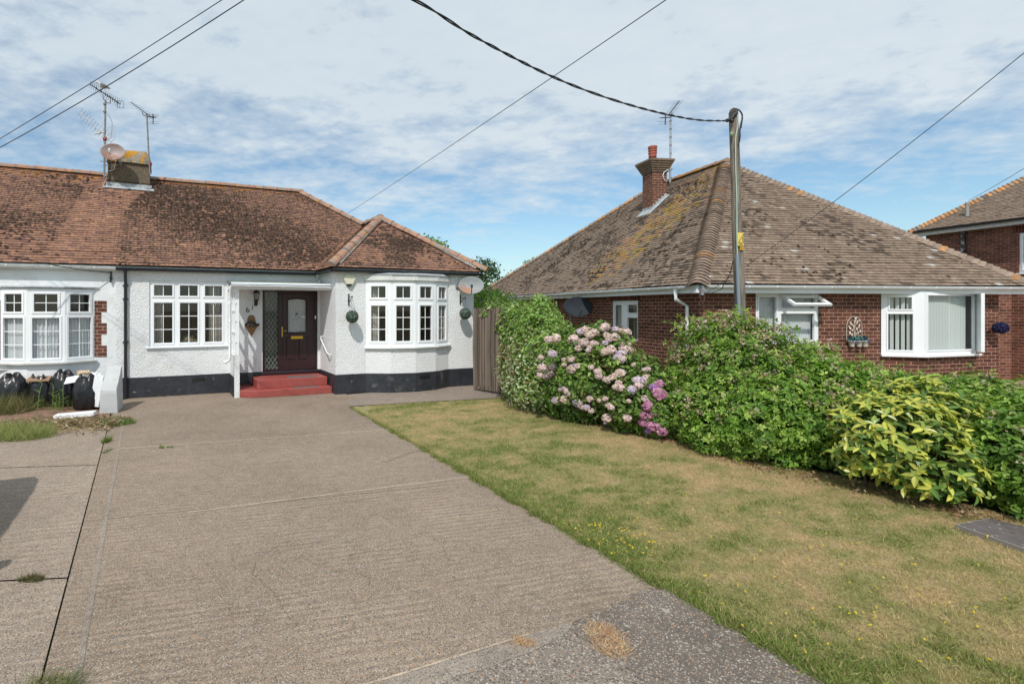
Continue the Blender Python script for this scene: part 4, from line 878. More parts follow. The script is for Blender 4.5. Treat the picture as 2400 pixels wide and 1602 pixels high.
# roof
RAU = Vector((RF.u[0], RF.u[1], 0)); RSV = Vector((RF.v[0], RF.v[1], RET)).normalized(); RAV = Vector((RF.v[0], RF.v[1], 0)); RSU = Vector((RF.u[0], RF.u[1], RET)).normalized(); RSUm = Vector((-RF.u[0], -RF.u[1], RET)).normalized()
rsl = math.sqrt(1+RET*RET); HWD = 4.29; e0 = r_(-.3, -.3, REZ); RR2 = 3.0
rear_v = RF.onu(1522, 443, -.3+HWD)[0]; DEPTH = RD+.6
def hit(px, py, E, a, s):
    n = a.cross(s); r = ray(px, py); O = Vector((0, 0, H)); t = (E-O).dot(n)/r.dot(n); p = O+r*t-E; return p.dot(a), p.dot(s)
band = [hit(*q, e0, RAV, RSU) for q in ((1690, 392), (1640, 430), (1590, 480), (1555, 520), (1500, 560), (1440, 620))]
def tan_col(x, y, r):
    b_ = .88+.24*r(); k = r()
    return (.235*b_, .175*b_, .132*b_) if k < .86 else ((.17*b_, .125*b_, .098*b_) if k < .94 else (.29*b_, .225*b_, .175*b_))
def side_col(x, y, r):
    c = tan_col(x, y, r); d = min(math.hypot((x-p[0]), (y-p[1])) for p in [(a[0]+(b_[0]-a[0])*t, a[1]+(b_[1]-a[1])*t) for a, b_ in zip(band, band[1:]) for t in (0, .33, .66)])
    nn_ = float(vnoise(np.array([x]), np.array([y]), 2.3, 31)[0])
    if r() < max(0, 1-d/1.35)*1.25*(nn_+.2): c = tuple(c[i]*.25+((.44, .235, .055) if r() < .55 else (.40, .30, .15))[i]*.7 for i in range(3))
    elif r() < .38*max(0, nn_-.3)*2 and y < 4.6: c = tuple(q*.5 for q in c)
    return c
def front_col(x, y, r):
    c = tan_col(x, y, r); n_ = float(vnoise(np.array([x]), np.array([y]), 2.0, 33)[0])
    if r() < max(0, n_-.52)*1.1: c = tuple(q*.5 for q in c)
    elif r() < .012: c = (.42, .40, .37)
    return c
slope('roof', rb, e0, RAU, RSV, [(0, 0), (2*HWD, 0), (HWD, HWD*rsl)], front_col, M['tile_tan'], lift=.024)
slope('roof', rb, e0, RAV, RSU, [(0, 0), (DEPTH, 0), (rear_v+.3, HWD*rsl), (HWD, HWD*rsl)], side_col, M['tile_tan'], lift=.024)
slope('roof', rb, r_(-.3+2*HWD, -.3, REZ), RAV, RSUm, [(0, 0), (DEPTH, 0), (rear_v+.3, HWD*rsl), (HWD, HWD*rsl)], tan_col, M['tile_tan'])
apx = r_(-.3+HWD, -.3+HWD, REZ+HWD*RET); rap = r_(-.3+HWD, rear_v, REZ+HWD*RET)
def bonnets(mb, A, B, seg=.125, w=.24, h=.118, cf=None):
    A = Vector(A); B = Vector(B); t = B-A; Ln = t.length; t.normalize(); side = t.cross(Vector((0, 0, 1))).normalized(); up = side.cross(t).normalized(); k = int(Ln/seg); n = 8
    for i in range(k):
        c = A+t*i*seg; rings = []
        for f, dz, ww in ((0., .036, w), (1.25, .0, w*.9)):
            rings.append([c+t*f*seg+side*(ww*(2*j/n-1))+up*(dz+.012-h*(2*j/n-1)**2*1.35+random.uniform(-.003, .003)) for j in range(n+1)])
        low = [p-up*.022 for p in rings[0]]; m = n+1; col_ = cf(i/k)
        mb.add(rings[0]+rings[1], [(y, y+1, m+y+1, m+y) for y in range(n)], True, c=col_); mb.add(low+rings[0], [(y, y+1, m+y+1, m+y) for y in range(n)], c=col_)
def bcf(or_):
    def f(t):
        q = random.random(); k = .8+.4*random.random(); base = (.235, .172, .13)
        if q < or_: base = (.40, .20, .08)
        if random.random() < .06: base = (.18, .13, .10)
        return tuple(k*x for x in base)
    return f
b = MB(); bonnets(b, r_(-.3, -.3, REZ+.005), apx+Vector((0, 0, .0)), cf=bcf(.08)); b.build('bonnet_hip_tiles', M['bonnet'], rb, RF)
b = MB(); bonnets(b, r_(-.3+2*HWD, -.3, REZ+.03), apx+Vector((0, 0, .02)), cf=bcf(.05)); b.build('bonnet_hip_tiles', M['bonnet'], rb, RF)
b = MB(); bonnets(b, r_(-.3, -.3+DEPTH, REZ+.03), rap+Vector((0, 0, .02)), cf=bcf(.3), seg=.2)
b.build('bonnet_hip_tiles', M['bonnet'], rb, RF)
b = MB(); ridge_run(b, apx+Vector((0, 0, .03))-RAV*.1, rap+Vector((0, 0, .03))); b.build('ridge_tiles', mat('lichened ridge', (.30, .20, .14), .9, var=.3, vscale=8, spots=[((.42, .19, .04), 3, .45, .15)]), rb, RF)
moss(rb, e0, RAU, RSV, [(.2, .1), (8.3, .1), (4.29, 5.4)], 420, lambda x, y: np.clip((vnoise(x, y, 2.0, 33)-.5)*3, .03, 1), size=(.02, .05), seed=12, colr=(.05, .038, .03))
moss(rb, e0, RAV, RSU, [(.4, .1), (14, .1), (8, 5), (4.3, 5.3)], 1500, lambda x, y: np.clip((vnoise(x, y, 1.4, 35)-.42)*3, .02, 1), size=(.02, .055), seed=13, colr=(.06, .047, .038))
# fascia, gutter, downpipe
b = MB(); strip_along(b, [r_(-.24, RD+.2, 0), r_(-.24, -.24, 0), r_(8.2, -.24, 0)], -.03, .01, REZ-.18, REZ-.01); b.prism([r_(-.22, -.22, REZ-.165), r_(8.2, -.22, REZ-.165), r_(8.2, .02, REZ-.165), r_(-.22, .02, REZ-.165)], (0, 0, .02)); b.prism([r_(-.22, .03, REZ-.165), r_(.02, .03, REZ-.165), r_(.02, RD, REZ-.165), r_(-.22, RD, REZ-.165)], (0, 0, .02))
b.build('fascia', M['white_pvc'], rb, RF)
gutter([r_(-.32, RD+.3, REZ-.045), r_(-.32, .12, REZ-.035), r_(-.12, -.32, REZ-.03), r_(8.35, -.32, REZ-.03)], M['white_pvc'], rb, RF, r=.058, clips=.7)
gv = RF.onu(1584, 680, -.32)[0]; dv = RF.onu(1611, 740, -.07)[0]
b = MB(); b.tube([r_(-.32, gv, REZ-.08), r_(-.32, gv, REZ-.22)], [.05, .04], 4, smooth=False); b.tube([r_(-.32, gv, REZ-.20), r_(-.32, gv, REZ-.30), r_(-.07, dv, REZ-.46), r_(-.07, dv, .05)], .04, 4, smooth=False)
b.build('downpipe', M['white_pvc'], rb, RF)
# chimney
cv = 5.4; cu0 = RF.onv(1529.6, 450, cv)[0]; cu1 = RF.onv(1563, 450, cv)[0]; cvb = RF.onu(1506, 450, cu0)[0]
LK = Loc(RF, (cu0, cv), (cu1, cv)); kw = LK.len; kd = cvb-cv; kz0 = 4.2; kz1 = RF.onv(1530, 402, cv)[1]
b = MB(); b.box(LK, 0, kw, -kd, 0, kz0, kz1); CK = b.build('chimney', brick_mat('chimney brick', (.105, .040, .030), (.165, .065, .046), (.38, .26, .18), h=.078), rb, RF)
b = MB(); zc = kz1; step = (RF.onv(1530, 373.5, cv)[1]-kz1)/6
for i in range(6): e = .0+.028*(i+1); b.box(LK, -e, kw+e, -kd-e, e, zc+i*step, zc+(i+1)*step-(.008 if i < 5 else 0)); 
b.box(LK, -.02, kw+.02, -kd-.02, .02, zc, zc+6*step-.01)
b.build('corbelled_cap', mat('weathered corbel', (.17, .12, .085), .95, var=.35, vscale=12, spots=[((.10, .10, .05), 7, .6, .1)]), CK, RF)
pc = LK(kw*.30, -kd*.42, zc+6*step-.02); pr = .115
b = MB(); hp = RF.onv(1530, 342, cv+.2)[1]-pc.z
b.lathe(pc, [(pr*1.02, 0), (pr*.98, hp*.3), (pr*1.08, hp*.31), (pr*1.08, hp*.36), (pr*.98, hp*.38), (pr*1.0, hp*.46), (pr*1.15, hp*.52), (pr*1.15, hp*.58), (pr*1.0, hp*.60), (pr*1.0, hp*.64), (pr*1.16, hp*.66), (pr*1.16, hp*.72), (pr*1.02, hp*.74), (pr*1.02, hp*.78), (pr*1.17, hp*.80), (pr*1.17, hp*.86), (pr*1.05, hp*.88), (pr*1.2, hp*.9), (pr*1.2, hp*.97), (pr*.9, hp)])
b.build('chimney_pot', M['terracotta'], CK, RF)
def rrz(u): return REZ+(u+.3)*RET
b = MB(); n = 5
for i in range(n):
    a0 = cu0+(cu1-cu0)*i/n; a1 = cu0+(cu1-cu0)*(i+1)/n; b.box(LK, (a0-cu0), (a1-cu0), .001, .012, rrz(a0)-.05, rrz(a1)+.13)
b.box(LK, -.012, -.001, -kd, .0, rrz(cu0)-.05, rrz(cu0)+.15)
b.add([r_(cu0-.16, cv-.08, rrz(cu0-.16)+.04), r_(cu1+.05, cv-.08, rrz(cu1+.05)+.04), r_(cu1+.05, cv, rrz(cu1+.05)+.07), r_(cu0-.02, cv, rrz(cu0)+.07)], ((0, 1, 2, 3),)); b.add([r_(cu0-.16, cv-.08, rrz(cu0-.16)+.04), r_(cu0-.01, cv-.0, rrz(cu0)+.08), r_(cu0-.01, cv+kd+.05, rrz(cu0)+.08), r_(cu0-.16, cv+kd+.1, rrz(cu0-.16)+.04)], ((0, 1, 2, 3),))
b.build('flashing', M['lead'], CK, RF)
# ================================================================== two-storey house and its low outbuilding, far right
H2U = 15.6; v_far = RF.onu(2170, 600, H2U)[0]; ez2 = RF.onu(2148, 541, H2U-.35)[1]
h2 = thing('house', 'two-storey brown brick house with hipped roof and black gutter behind the brick bungalow', 'house', r_(H2U+4, v_far-4, 0))
LH = Loc(RF, (H2U, v_far), (H2U, v_far-9)); LHB = Loc(RF, (H2U+9, v_far), (H2U, v_far)); LHF = Loc(RF, (H2U, v_far-9), (H2U+9, v_far-9))
wx0 = v_far-RF.onu(2388, 590, H2U)[0]; wzT = RF.onu(2390, 546, H2U)[1]; wzB = RF.onu(2390, 640, H2U)[1]
b = MB(); wall(b, LH, 0, 9, 0, ez2-.05, [(wx0, wx0+1.2, wzB, wzT)], rev=.1); wall(b, LHB, 0, 9, 0, ez2-.05); wall(b, LHF, 0, 9, 0, ez2-.05); b.build('wall', M['brick_far'], h2, RF)
window(LH, wx0, wx0+1.2, wzB, wzT, [(wx0+.10, wx0+.55, wzB+.12, wzT-.12, 0, 0), (wx0+.65, wx0+1.1, wzB+.12, wzT-.12, 0, 0)], h2, RF, d=-.03, sill=(wx0-.06, wx0+1.26, .08, .04)); room(LH, wx0, wx0+1.2, wzB, wzT, h2, RF)
b = MB(); b.box(LH, wx0-.15, wx0+1.35, .001, .004, wzT+.02, wzT+.26); b.build('lintel_bricks', M['soldier'], h2, RF)
T2 = .80; sl2 = math.sqrt(1+T2*T2); eu = H2U-.35; ev = v_far+.35; HW2 = 4.6
SU2 = Vector((RF.u[0], RF.u[1], T2)).normalized(); mAV = -RAV
slope('roof', h2, r_(eu, ev, ez2), mAV, SU2, [(0, 0), (9.9, 0), (HW2+.9, HW2*sl2), (HW2, HW2*sl2)], tan_col, M['tile_tan'], lift=.022)
slope('roof', h2, r_(eu, ev, ez2), RAU, Vector((-RF.v[0], -RF.v[1], T2)).normalized(), [(0, 0), (2*HW2, 0), (HW2, HW2*sl2)], tan_col, M['tile_tan'])
b = MB(); bonnets(b, r_(eu, ev, ez2+.03), r_(eu+HW2, ev-HW2, ez2+HW2*T2+.03), cf=bcf(.7)); b.build('bonnet_hip_tiles', M['bonnet'], h2, RF)
gutter([r_(eu-.03, ev+.05, ez2-.02), r_(eu-.03, ev-9.9, ez2-.02)], M['black_pvc'], h2, RF, r=.06)
b = MB(); strip_along(b, [r_(eu+.08, ev-.05, 0), r_(eu+.08, ev-9.8, 0)], -.33, .01, ez2-.2, ez2-.06); b.build('fascia', M['old_upvc'], h2, RF)
pv_ = RF.onu(2257, 560, H2U-.08)[0]
M['peeling'] = mat('peeling black paint', (.03, .032, .04), .6, spots=[((.36, .36, .34), 9, .52, .03)])
b = MB(); b.tube([r_(H2U-.08, pv_, .1), r_(H2U-.08, pv_, ez2-.2)], .06, 10); b.build('soil_pipe', M['peeling'], h2, RF)
b = MB(); zz = ez2+.45*T2; b.tube([r_(eu+.45, pv_, zz-.1), r_(eu+.45, pv_, RF.onu(2257, 476, eu+.45)[1])], .055, 10); b.build('vent_pipe', mat('grey vent pipe', (.30, .31, .29), .8, spots=[((.1, .1, .1), 8, .58, .05)]), h2, RF)
GU = 11.2; gvv = RF.onu(2371, 800, GU)[0]
ob_ = thing('outbuilding', 'low brick outbuilding seen past the right corner of the brick bungalow', 'outbuilding', r_(GU, gvv, 0))
b = MB(); wall(b, Loc(RF, (GU, gvv), (GU, gvv-5)), 0, 5, 0, 2.5); wall(b, Loc(RF, (GU-2.6, gvv), (GU, gvv)), 0, 2.6, 0, 2.5); b.build('wall', M['brick_orange'], ob_, RF)
b = MB(); b.prism([r_(GU-2.7, gvv-.05, 2.5), r_(GU+3, gvv-.05, 2.5), r_(GU+3, gvv+3, 2.5), r_(GU-2.7, gvv+3, 2.5)], (0, 0, .08)); b.build('roof', M['under'], ob_, RF)
M['pink'] = concrete('pink paving', (.46, .33, .28), peb=.3, ridges=0)
sheet('neighbour_forecourt', [r_(6.2, -7)[:2], r_(18, -7)[:2], r_(18, 6)[:2], r_(8.0, 6)[:2]], .003, M['pink'])
# ================================================================== masts, antennas, dishes
def yagi(mb, A, B, n, el, ed, r=.012, er=.004, taper=.25):
    A = Vector(A); B = Vector(B); ed = Vector(ed).normalized(); mb.tube([A, B], r, 6)
    for i in range(n):
        t = i/(n-1); c = A+(B-A)*t; l = el*(1-taper*(1-t))/2; mb.tube([c-ed*l, c+ed*l], er, 4)
def Lp(px, py, v): u, z = LF.onv(px, py, v); return w_(u, v, z)
cm = 2.85
ant = thing('television_aerial', 'tall grey mast with two long aerials at the left side of the grey chimney', 'aerial', Lp(244.6, 415, cm), 'aerials on the white bungalow chimney')
b = MB(); b.tube([Lp(244.3, 416, cm), Lp(245.5, 330, cm), Lp(247, 234, cm)], .026, 8)
for y in (262, 244): b.tube([Lp(245.6, y+1.5, cm), Lp(245.6, y-1.5, cm)], .045, 8)
b.tube([Lp(235, 378, cm), Lp(262, 379, cm)], .012, 6); b.tube([Lp(241, 387, cm), Lp(262, 388, cm)], .01, 6); b.tube([Lp(242, 412, cm), Lp(250, 413, cm)], .03, 6)
b.build('mast', M['galv'], ant)
eld = Vector((.55, -.75, .25))
b = MB(); A = Lp(211.6, 198, 2.9); B = Lp(282, 244, 2.75); yagi(b, A, B, 17, .40, eld, r=.014)
for t in (.2, .35, .5, .58, .66, .74, .82, .9): c = A+(B-A)*t; b.tube([c-Vector((0, 0, .035)), c+Vector((0, 0, .04))], .014, 5)
q = Lp(283, 245, 2.75); 
for dz in (-.09, .09): b.tube([q+Vector((-.1, 0, dz)), q+Vector((.08, 0, dz))], .005, 4)
for dx in (-.1, .08): b.tube([q+Vector((dx, 0, -.09)), q+Vector((dx, 0, .09))], .005, 4)
b.tube([Lp(241, 222, 2.87), Lp(242, 232, cm), Lp(250, 240, cm), Lp(258, 243, cm), Lp(259, 234, 2.82)], .012, 6); b.build('upper_aerial', M['dark_alu'], ant)
b = MB(); A = Lp(188, 264, 2.95); B = Lp(261.6, 333, 2.7); yagi(b, A, B, 13, .42, Vector((.75, -.55, .42)), r=.012, er=.0045)
b.tube([Lp(221, 314, cm), Lp(243, 310, cm)], .02, 6); b.tube([Lp(223, 300, 2.9), Lp(227, 310, 2.87)], .01, 5); b.build('lower_aerial', M['alu'], ant)
b = MB(); c = Lp(257, 312, 2.7)
for k in range(6): o_ = Vector((0, 0, -.13+.055*k)); b.tube([c+o_+Vector((-.14, -.02, -.03)), c+o_+Vector((.16, .02, .05))], .004, 4)
b.build('reflector', M['alu'], ant)
b = MB(); b.tube([Lp(251, 267, cm), Lp(258, 275, cm), Lp(263, 288, cm), Lp(262, 310, cm), Lp(259, 320, cm)], .005, 5); b.build('lead_wire', M['thin_cable'], ant)
b = MB(); b.lathe(Lp(246, 330, cm), [(.03, 0), (.05, .015), (.055, .05), (.045, .09), (.03, .1)], 12); b.build('amplifier', mat('red plastic', (.42, .035, .03), .5), ant)
ant2 = thing('television_aerial', 'slim mast with one tilted aerial at the right side of the grey chimney', 'aerial', Lp(351, 410, 2.85), 'aerials on the white bungalow chimney')
b = MB(); b.tube([Lp(351.5, 408, 2.9), Lp(348, 350, 2.85), Lp(344, 268, 2.85)], .022, 8)
for y, xx in ((289, 345), (306, 346), (326, 346.8), (344, 347.6)): b.tube([Lp(xx, y+1, 2.85), Lp(xx, y-1, 2.85)], .026, 8)
b.build('mast', M['galv'], ant2)
b = MB(); A = Lp(307, 240, 2.95); B = Lp(358, 277, 2.75); yagi(b, A, B, 12, .26, Vector((.9, -.3, .1)), r=.012, er=.003); b.tube([Lp(345, 274, 2.8), Lp(367, 275, 2.8)], .014, 6); b.tube([Lp(358, 267, 2.78), Lp(359.5, 277, 2.78), Lp(358.5, 290, 2.78)], .014, 6)
for y in (268.5, 272, 285, 290): b.tube([Lp(349 if y > 280 else 348, y, 2.78), Lp(373, y+.5, 2.78)], .0035, 4)
b.tube([Lp(334, 262, 2.85), Lp(335, 269, 2.85), Lp(342, 273, 2.85)], .01, 6); b.build('aerial_head', M['dark_alu'], ant2)
b = MB(); b.lathe(Lp(353.5, 388, 2.92), [(.02, 0), (.035, .02), (.035, .07), (.02, .09)], 10); b.build('amplifier', mat('crimson plastic', (.45, .02, .07), .5), ant2)
def dish(name, label, c, normal, rx, rz, m, parent_loc, arm, wallpt, mb_mat, armside=1, depth=.07, lnbm='dark_alu'):
    t = thing(name, label, 'satellite dish', parent_loc, None); n = Vector(normal).normalized(); a = Vector((0, 0, 1)).cross(n).normalized(); up = n.cross(a); c = Vector(c)
    b = MB(); rings = []
    for sgn in (0, 1):
        rr = []
        for f in (.02, .25, .5, .75, .93, 1.0): rr.append([c+a*math.cos(q)*rx*f+up*math.sin(q)*rz*f-n*(depth*(1-f*f)+(.012 if sgn else 0)) for q in [2*math.pi*k/36 for k in range(36)]])
        rings += rr if not sgn else rr[::-1]
    b.loft(rings); b.build('reflector', m, t)
    b = MB(); f = c+n*arm-up*rz*.72; b.tube([c-up*rz*1.0-n*.02, c-up*rz*1.0+n*arm*.4, f-up*.0], .011, 6); b.tube([f-n*.03+up*.0, f-n*.0+up*.055], .03, 10); b.tube([f+up*.05+n*.02, f+up*.06-n*.06], .026, 10); b.build('feed_horn', M[lnbm], t)
    b = MB(); wp = Vector(wallpt); b.tube([c-n*(depth+.01), c-n*(depth+.09), wp], [.05, .03, .022], 8); b.lathe(wp, [(.055, -.02), (.055, .02)], 4, axis=(wp-c)); b.build('bracket', M['galv'] if mb_mat is None else mb_mat, t)
    return t
nL = Vector((.26, -.95, .18))
c = Lp(263.8, 355, 2.62); d1 = dish('satellite_dish', 'rusty brown satellite dish strapped to the left corner of the grey chimney', c, Vector((.25, -.93, .22)), .30, .235, M['dish_rust'], c, .32, Lp(283, 385, 2.98), None, lnbm='old_upvc')
b = MB(); b.tube([Lp(271, 370, 2.7), Lp(270, 382, 2.8), Lp(268, 396, 2.9), Lp(259, 401, 2.98), Lp(251, 401, 2.98)], .009, 6); b.build('dish_lead', M['old_upvc'], d1)
c = Lp(1104.5, 668, -1.62); dish('satellite_dish', 'part rusted grey satellite dish at the top right corner of the white wall', c, Vector((-.12, -.93, .32)), .315, .235, M['dish_mix'], c, .30, Lp(1071, 672, -1.31), None)
sv, szz = RF.onu(1337.5, 740, -.05)
sv2 = RF.onu(1386, 718, -.02)[0]; c = P(1355, 718, RF.w(0, sv2).y-.12)
t = dish('satellite_dish', 'charcoal satellite dish on a pole by the brick side wall', c, Vector((-.1, -.93, .3)), .41, .31, M['dish_dark'], c, .34, P(1338, 728, c.y+.12), None)
b = MB(); b.tube([P(1337.5, 728, c.y+.14), Vector((P(1337.5, 728, c.y+.14).x, c.y+.14, 0))], .03, 8); b.build('pole', M['galv'], t)
ca = RF.onv(1572, 400, 6.0); ax = lambda px, py, v=6.05: RF.w(RF.onv(px, py, v)[0], v, RF.onv(px, py, v)[1])
ant3 = thing('television_aerial', 'tall banded mast with tilted aerial behind the brick chimney', 'aerial', ax(1571, 425))
b = MB(); b.tube([ax(1570.5, 428), ax(1572.3, 277)], .034, 8); b.build('mast', mat('silver mast', (.42, .44, .47), .35, metal=.5), ant3)
b = MB()
for y in range(284, 424, 19): b.tube([ax(1571.5, y+1), ax(1571.5, y-1)], .037, 8)
b.tube([ax(1562, 404, 5.9), ax(1576, 396, 6.1)], .014, 6); b.build('mast_bands', M['dark_alu'], ant3)
b = MB(); yagi(b, ax(1592, 237, 6.3), ax(1566, 271, 5.8), 12, .34, Vector((1, 0, .03)), r=.018, er=.004); b.tube([ax(1548, 276.5), ax(1572, 275)], .018, 6); b.tube([ax(1560, 268), ax(1559, 292)], .02, 6)
for y in (276, 286, 291.5): b.tube([ax(1543, y), ax(1571, y-1)], .005, 4)
b.tube([ax(1575, 265), ax(1573, 274)], .016, 6); b.build('aerial_head', M['dark_alu'], ant3)
b = MB(); b.tube([ax(1566, 397, 5.35), ax(1556, 404, 5.33), ax(1553.5, 412, 5.33), ax(1556, 420, 5.33), ax(1563, 426, 5.4)], .014, 6); b.build('cable_loop', M['old_upvc'], ant3)
# gull on the aerial
bp = Lp(238.5, 207.5, 2.9); gu = thing('gull', 'grey and white gull perched on the uppermost aerial boom', 'gull', bp)
ex = Vector((.92, .39, 0)); 
spine = [(-.155, .075, .004), (-.135, .078, .014), (-.115, .085, .032), (-.085, .085, .038), (-.065, .055, .036), (-.04, .02, .055), (0, 0, .066), (.05, -.012, .06), (.1, -.02, .04), (.15, -.035, .02), (.2, -.055, .009)]
b = MB(); rings = []
for i, (x, z, r) in enumerate(spine):
    c = bp+ex*(x-.0)+Vector((0, 0, z+.07)); sd = Vector((-ex.y, ex.x, 0)); rings.append([c+sd*math.cos(q)*r*.85+Vector((0, 0, 1))*math.sin(q)*r for q in [2*math.pi*k/12 for k in range(12)]])
b.loft(rings); b.build('body', mat('gull feathers', (.62, .62, .60), .8), gu)
b = MB()
for sg in (-1, 1):
    rr = []
    for x, z, h_, o_ in ((-.04, .02, .012, .052), (0, .012, .045, .064), (.07, .0, .04, .052), (.14, -.02, .02, .026), (.2, -.045, .005, .012)):
        c = bp+ex*x+Vector((-ex.y, ex.x, 0))*sg*o_+Vector((0, 0, z+.075)); rr.append([c+Vector((0, 0, 1))*math.sin(q)*h_+Vector((-ex.y, ex.x, 0))*math.cos(q)*.008 for q in [2*math.pi*k/8 for k in range(8)]])
    b.loft(rr)
b.build('wing', mat('gull wing', (.20, .19, .18), .8), gu)
b = MB()
for o_ in (-.018, .018): b.tube([bp+Vector((-ex.y, ex.x, 0))*o_+Vector((0, 0, .02)), bp+Vector((-ex.y, ex.x, 0))*o_-Vector((0, 0, .045))], .004, 5)
b.build('leg', M['terracotta'], gu)
# ================================================================== wall fixtures
def wthing(name, label, cat, L, x, z, grp=None): return thing(name, label, cat, L(x, 0, z), grp)
LX = Loc(LF, (0, -1.29), (1, -1.29)); LO_ = Loc(LF, (0, 0), (1, 0))
al = wthing('alarm_box', 'cream hexagonal alarm box on the white wall under the gutter', 'alarm box', LX, 4.56, 2.68)
ax0, az0 = LF.onv(818.8, 653, -1.33)
b = MB(); hx = [(.155*math.cos(q)*1.0, .155*math.sin(q)*1.02) for q in [math.pi/3*k for k in range(6)]]
b.loft([[LX(ax0+x*s_, d, az0+y*s_) for x, y in hx] for s_, d in ((1, .005), (1, .05), (.9, .075))], smooth=False); b.build('casing', mat('cream plastic', (.70, .68, .52), .45), al, bevel=.004)
b = MB(); b.lathe(LX(ax0, .035, az0-.165), [(.02, -.015), (.055, 0), (.07, .03)], 12); b.build('strobe', mat('navy plastic', (.015, .02, .06), .3), al)
text('ICEBA', .062, mat('faded blue print', (.30, .45, .55), .6), al, facing(LX, ax0, .076, az0+.075), 'lettering', ext=.0008)
def bracket(px, py0, py1, label):
    x, z1 = LF.onv(px, py0, -1.31); _, z0 = LF.onv(px, py1, -1.31); t = wthing('hanging_bracket', label, 'bracket', LX, x, z0, 'black brackets for hanging balls')
    b = MB(); b.box(LX, x-.016, x+.016, .002, .014, z0, z1); b.tube([LX(x, .01, z0+.03), LX(x+.0, .10, z0+.11), LX(x, .24, z1-.07)], .008, 6); b.tube([LX(x, .01, z1-.08), LX(x, .24, z1-.07)], .006, 6); b.lathe(LX(x, .245, z1-.08), [(.0, -.025), (.018, -.012), (.018, .012), (0, .025)], 10); b.build('arm', M['iron'], t)
    return LX(x, .245, z1-.1)
h1 = bracket(817.8, 688, 716, 'black iron bracket left of the bow window'); h2_ = bracket(1079.5, 691, 714, 'black iron bracket right of the bow window')
LT = np.array([(0, -.5, 0), (.32, 0, .08), (0, .55, 0), (-.32, 0, .08)]); LTF = np.array([(0, 1, 2, 3)])
def ball(hp, drop, rad, label, seed, name='topiary_ball', grp='hanging topiary balls', pal=((.10, .14, .11), (.16, .21, .17), (.05, .075, .06)), sx=1.0):
    c = hp-Vector((0, 0, drop)); t = thing(name, label, 'topiary ball', c, grp); rg = np.random.default_rng(seed)
    b = MB(); b.lathe(c, [(rad*.9*math.sin(q)*1+1e-4, -rad*.9*math.cos(q)) for q in [math.pi*k/12 for k in range(13)]], 20); b.build('core', mat('ball core', (.02, .03, .022), .9), t)
    n = 1500; d = rg.normal(size=(n, 3)); d /= np.linalg.norm(d, axis=1, keepdims=True); pos = np.array(c)[None]+d*rad*rg.uniform(.88, 1.0, (n, 1))*np.array([[sx, 1, 1]]); nr = d+rg.normal(0, .5, (n, 3))
    V, F = scatter(LT, LTF, pos, nr, rg.uniform(0, 6.28, n), rg.uniform(.028, .045, n)*rad/.13); cl = np.array(pal)[rg.integers(0, len(pal), n)]*rg.uniform(.7, 1.4, (n, 1))
    np_mesh('leaves', V, F, np.repeat(cl, 4, 0), M['topiary'], t)
    b = MB()
    for k in range(3): q = 2.1*k+.4; b.tube([hp, c+Vector((math.cos(q)*rad*.6, math.sin(q)*rad*.6, rad*.8))], .0022, 4)
    b.build('chain', M['thin_cable'], t)
z_b = LF.onv(831, 741.7, -1.54)[1]; ball(h1, h1.z-z_b, .142, 'round green topiary ball hanging left of the bow window', 1)
z_b = LF.onv(1091, 734.7, -1.54)[1]; ball(h2_, h2_.z-z_b, .142, 'round green topiary ball hanging right of the bow window', 2)
c = RF.w(RF.onv(2345, 768, -.2)[0], -.2, RF.onv(2345, 768, -.2)[1])
ball(c+Vector((0, 0, .42)), .42, .125, 'dark navy ball hanging at the right corner of the brick bungalow', 3, 'hanging_ball', None, ((.012, .014, .06), (.03, .03, .12), (.008, .008, .03)), sx=1.2)
b = MB(); t = thing('hanging_bracket', 'thin black bracket above the navy ball on the brick wall', 'bracket', c+Vector((0, .2, .5))); q = RF.onv(2305, 710, 0); b.tube([RF.w(q[0], -.01, 2.15), RF.w(q[0], -.01, 1.9)], .008, 5); b.tube([RF.w(q[0], -.01, 2.1), c+Vector((0, 0, .43))], .007, 5); b.build('arm', M['iron'], t)
lx_, lz_ = LF.onv(600.7, 697, -.08); lt = wthing('wall_lantern', 'black lantern with glass panes beside the front door', 'wall lantern', LO_, lx_, lz_)
b = MB(); LL = lambda x, d, z: LO_(lx_+x, .10+d, lz_+z)
def hexr(r, z): return [LL(r*math.cos(q), r*math.sin(q), z) for q in [math.pi/3*k+.5 for k in range(6)]]
b.loft([hexr(.012, .21), hexr(.016, .19), hexr(.05, .165), hexr(.088, .115), hexr(.09, .105), hexr(.07, .1)], smooth=False); b.loft([hexr(.05, -.045), hexr(.053, -.06), hexr(.035, -.09), hexr(.03, -.14), hexr(.04, -.15), hexr(.025, -.17)], smooth=False)
for p, q in zip(hexr(.072, .1), hexr(.05, -.05)): b.tube([p, q], .006, 5)
b.tube([LL(0, 0, -.1), LL(0, -.05, -.13), LL(0, -.1, -.12)], .014, 6); b.box(LO_, lx_-.035, lx_+.035, 0, .015, lz_-.2, lz_-.05); b.build('frame', M['iron'], lt)
b = MB(); b.loft([hexr(.048, -.045), hexr(.068, .1)], closed=False, smooth=False); b.build('pane', M['glass'], lt)
bx, bz = LF.onv(589, 762, 0); wb = wthing('wall_basket', 'pointed wicker wall basket with pink flowers under the house number', 'wall basket', LO_, bx, bz)
b = MB(); prof = [(.0, .245), (.05, .24), (.085, .19), (.10, .11), (.135, .0), (.14, -.04), (.085, -.13), (.04, -.21), (.005, -.27)]
rings = []
for w, z in prof: rings.append([LO_(bx+w*math.cos(q), .012+(.075 if z < .02 else .012)*max(0, math.sin(q))*min(1, w/.1), bz+z) for q in [math.pi*k/10 for k in range(11)]]+[LO_(bx-w, .004, bz+z), LO_(bx+w, .004, bz+z)])
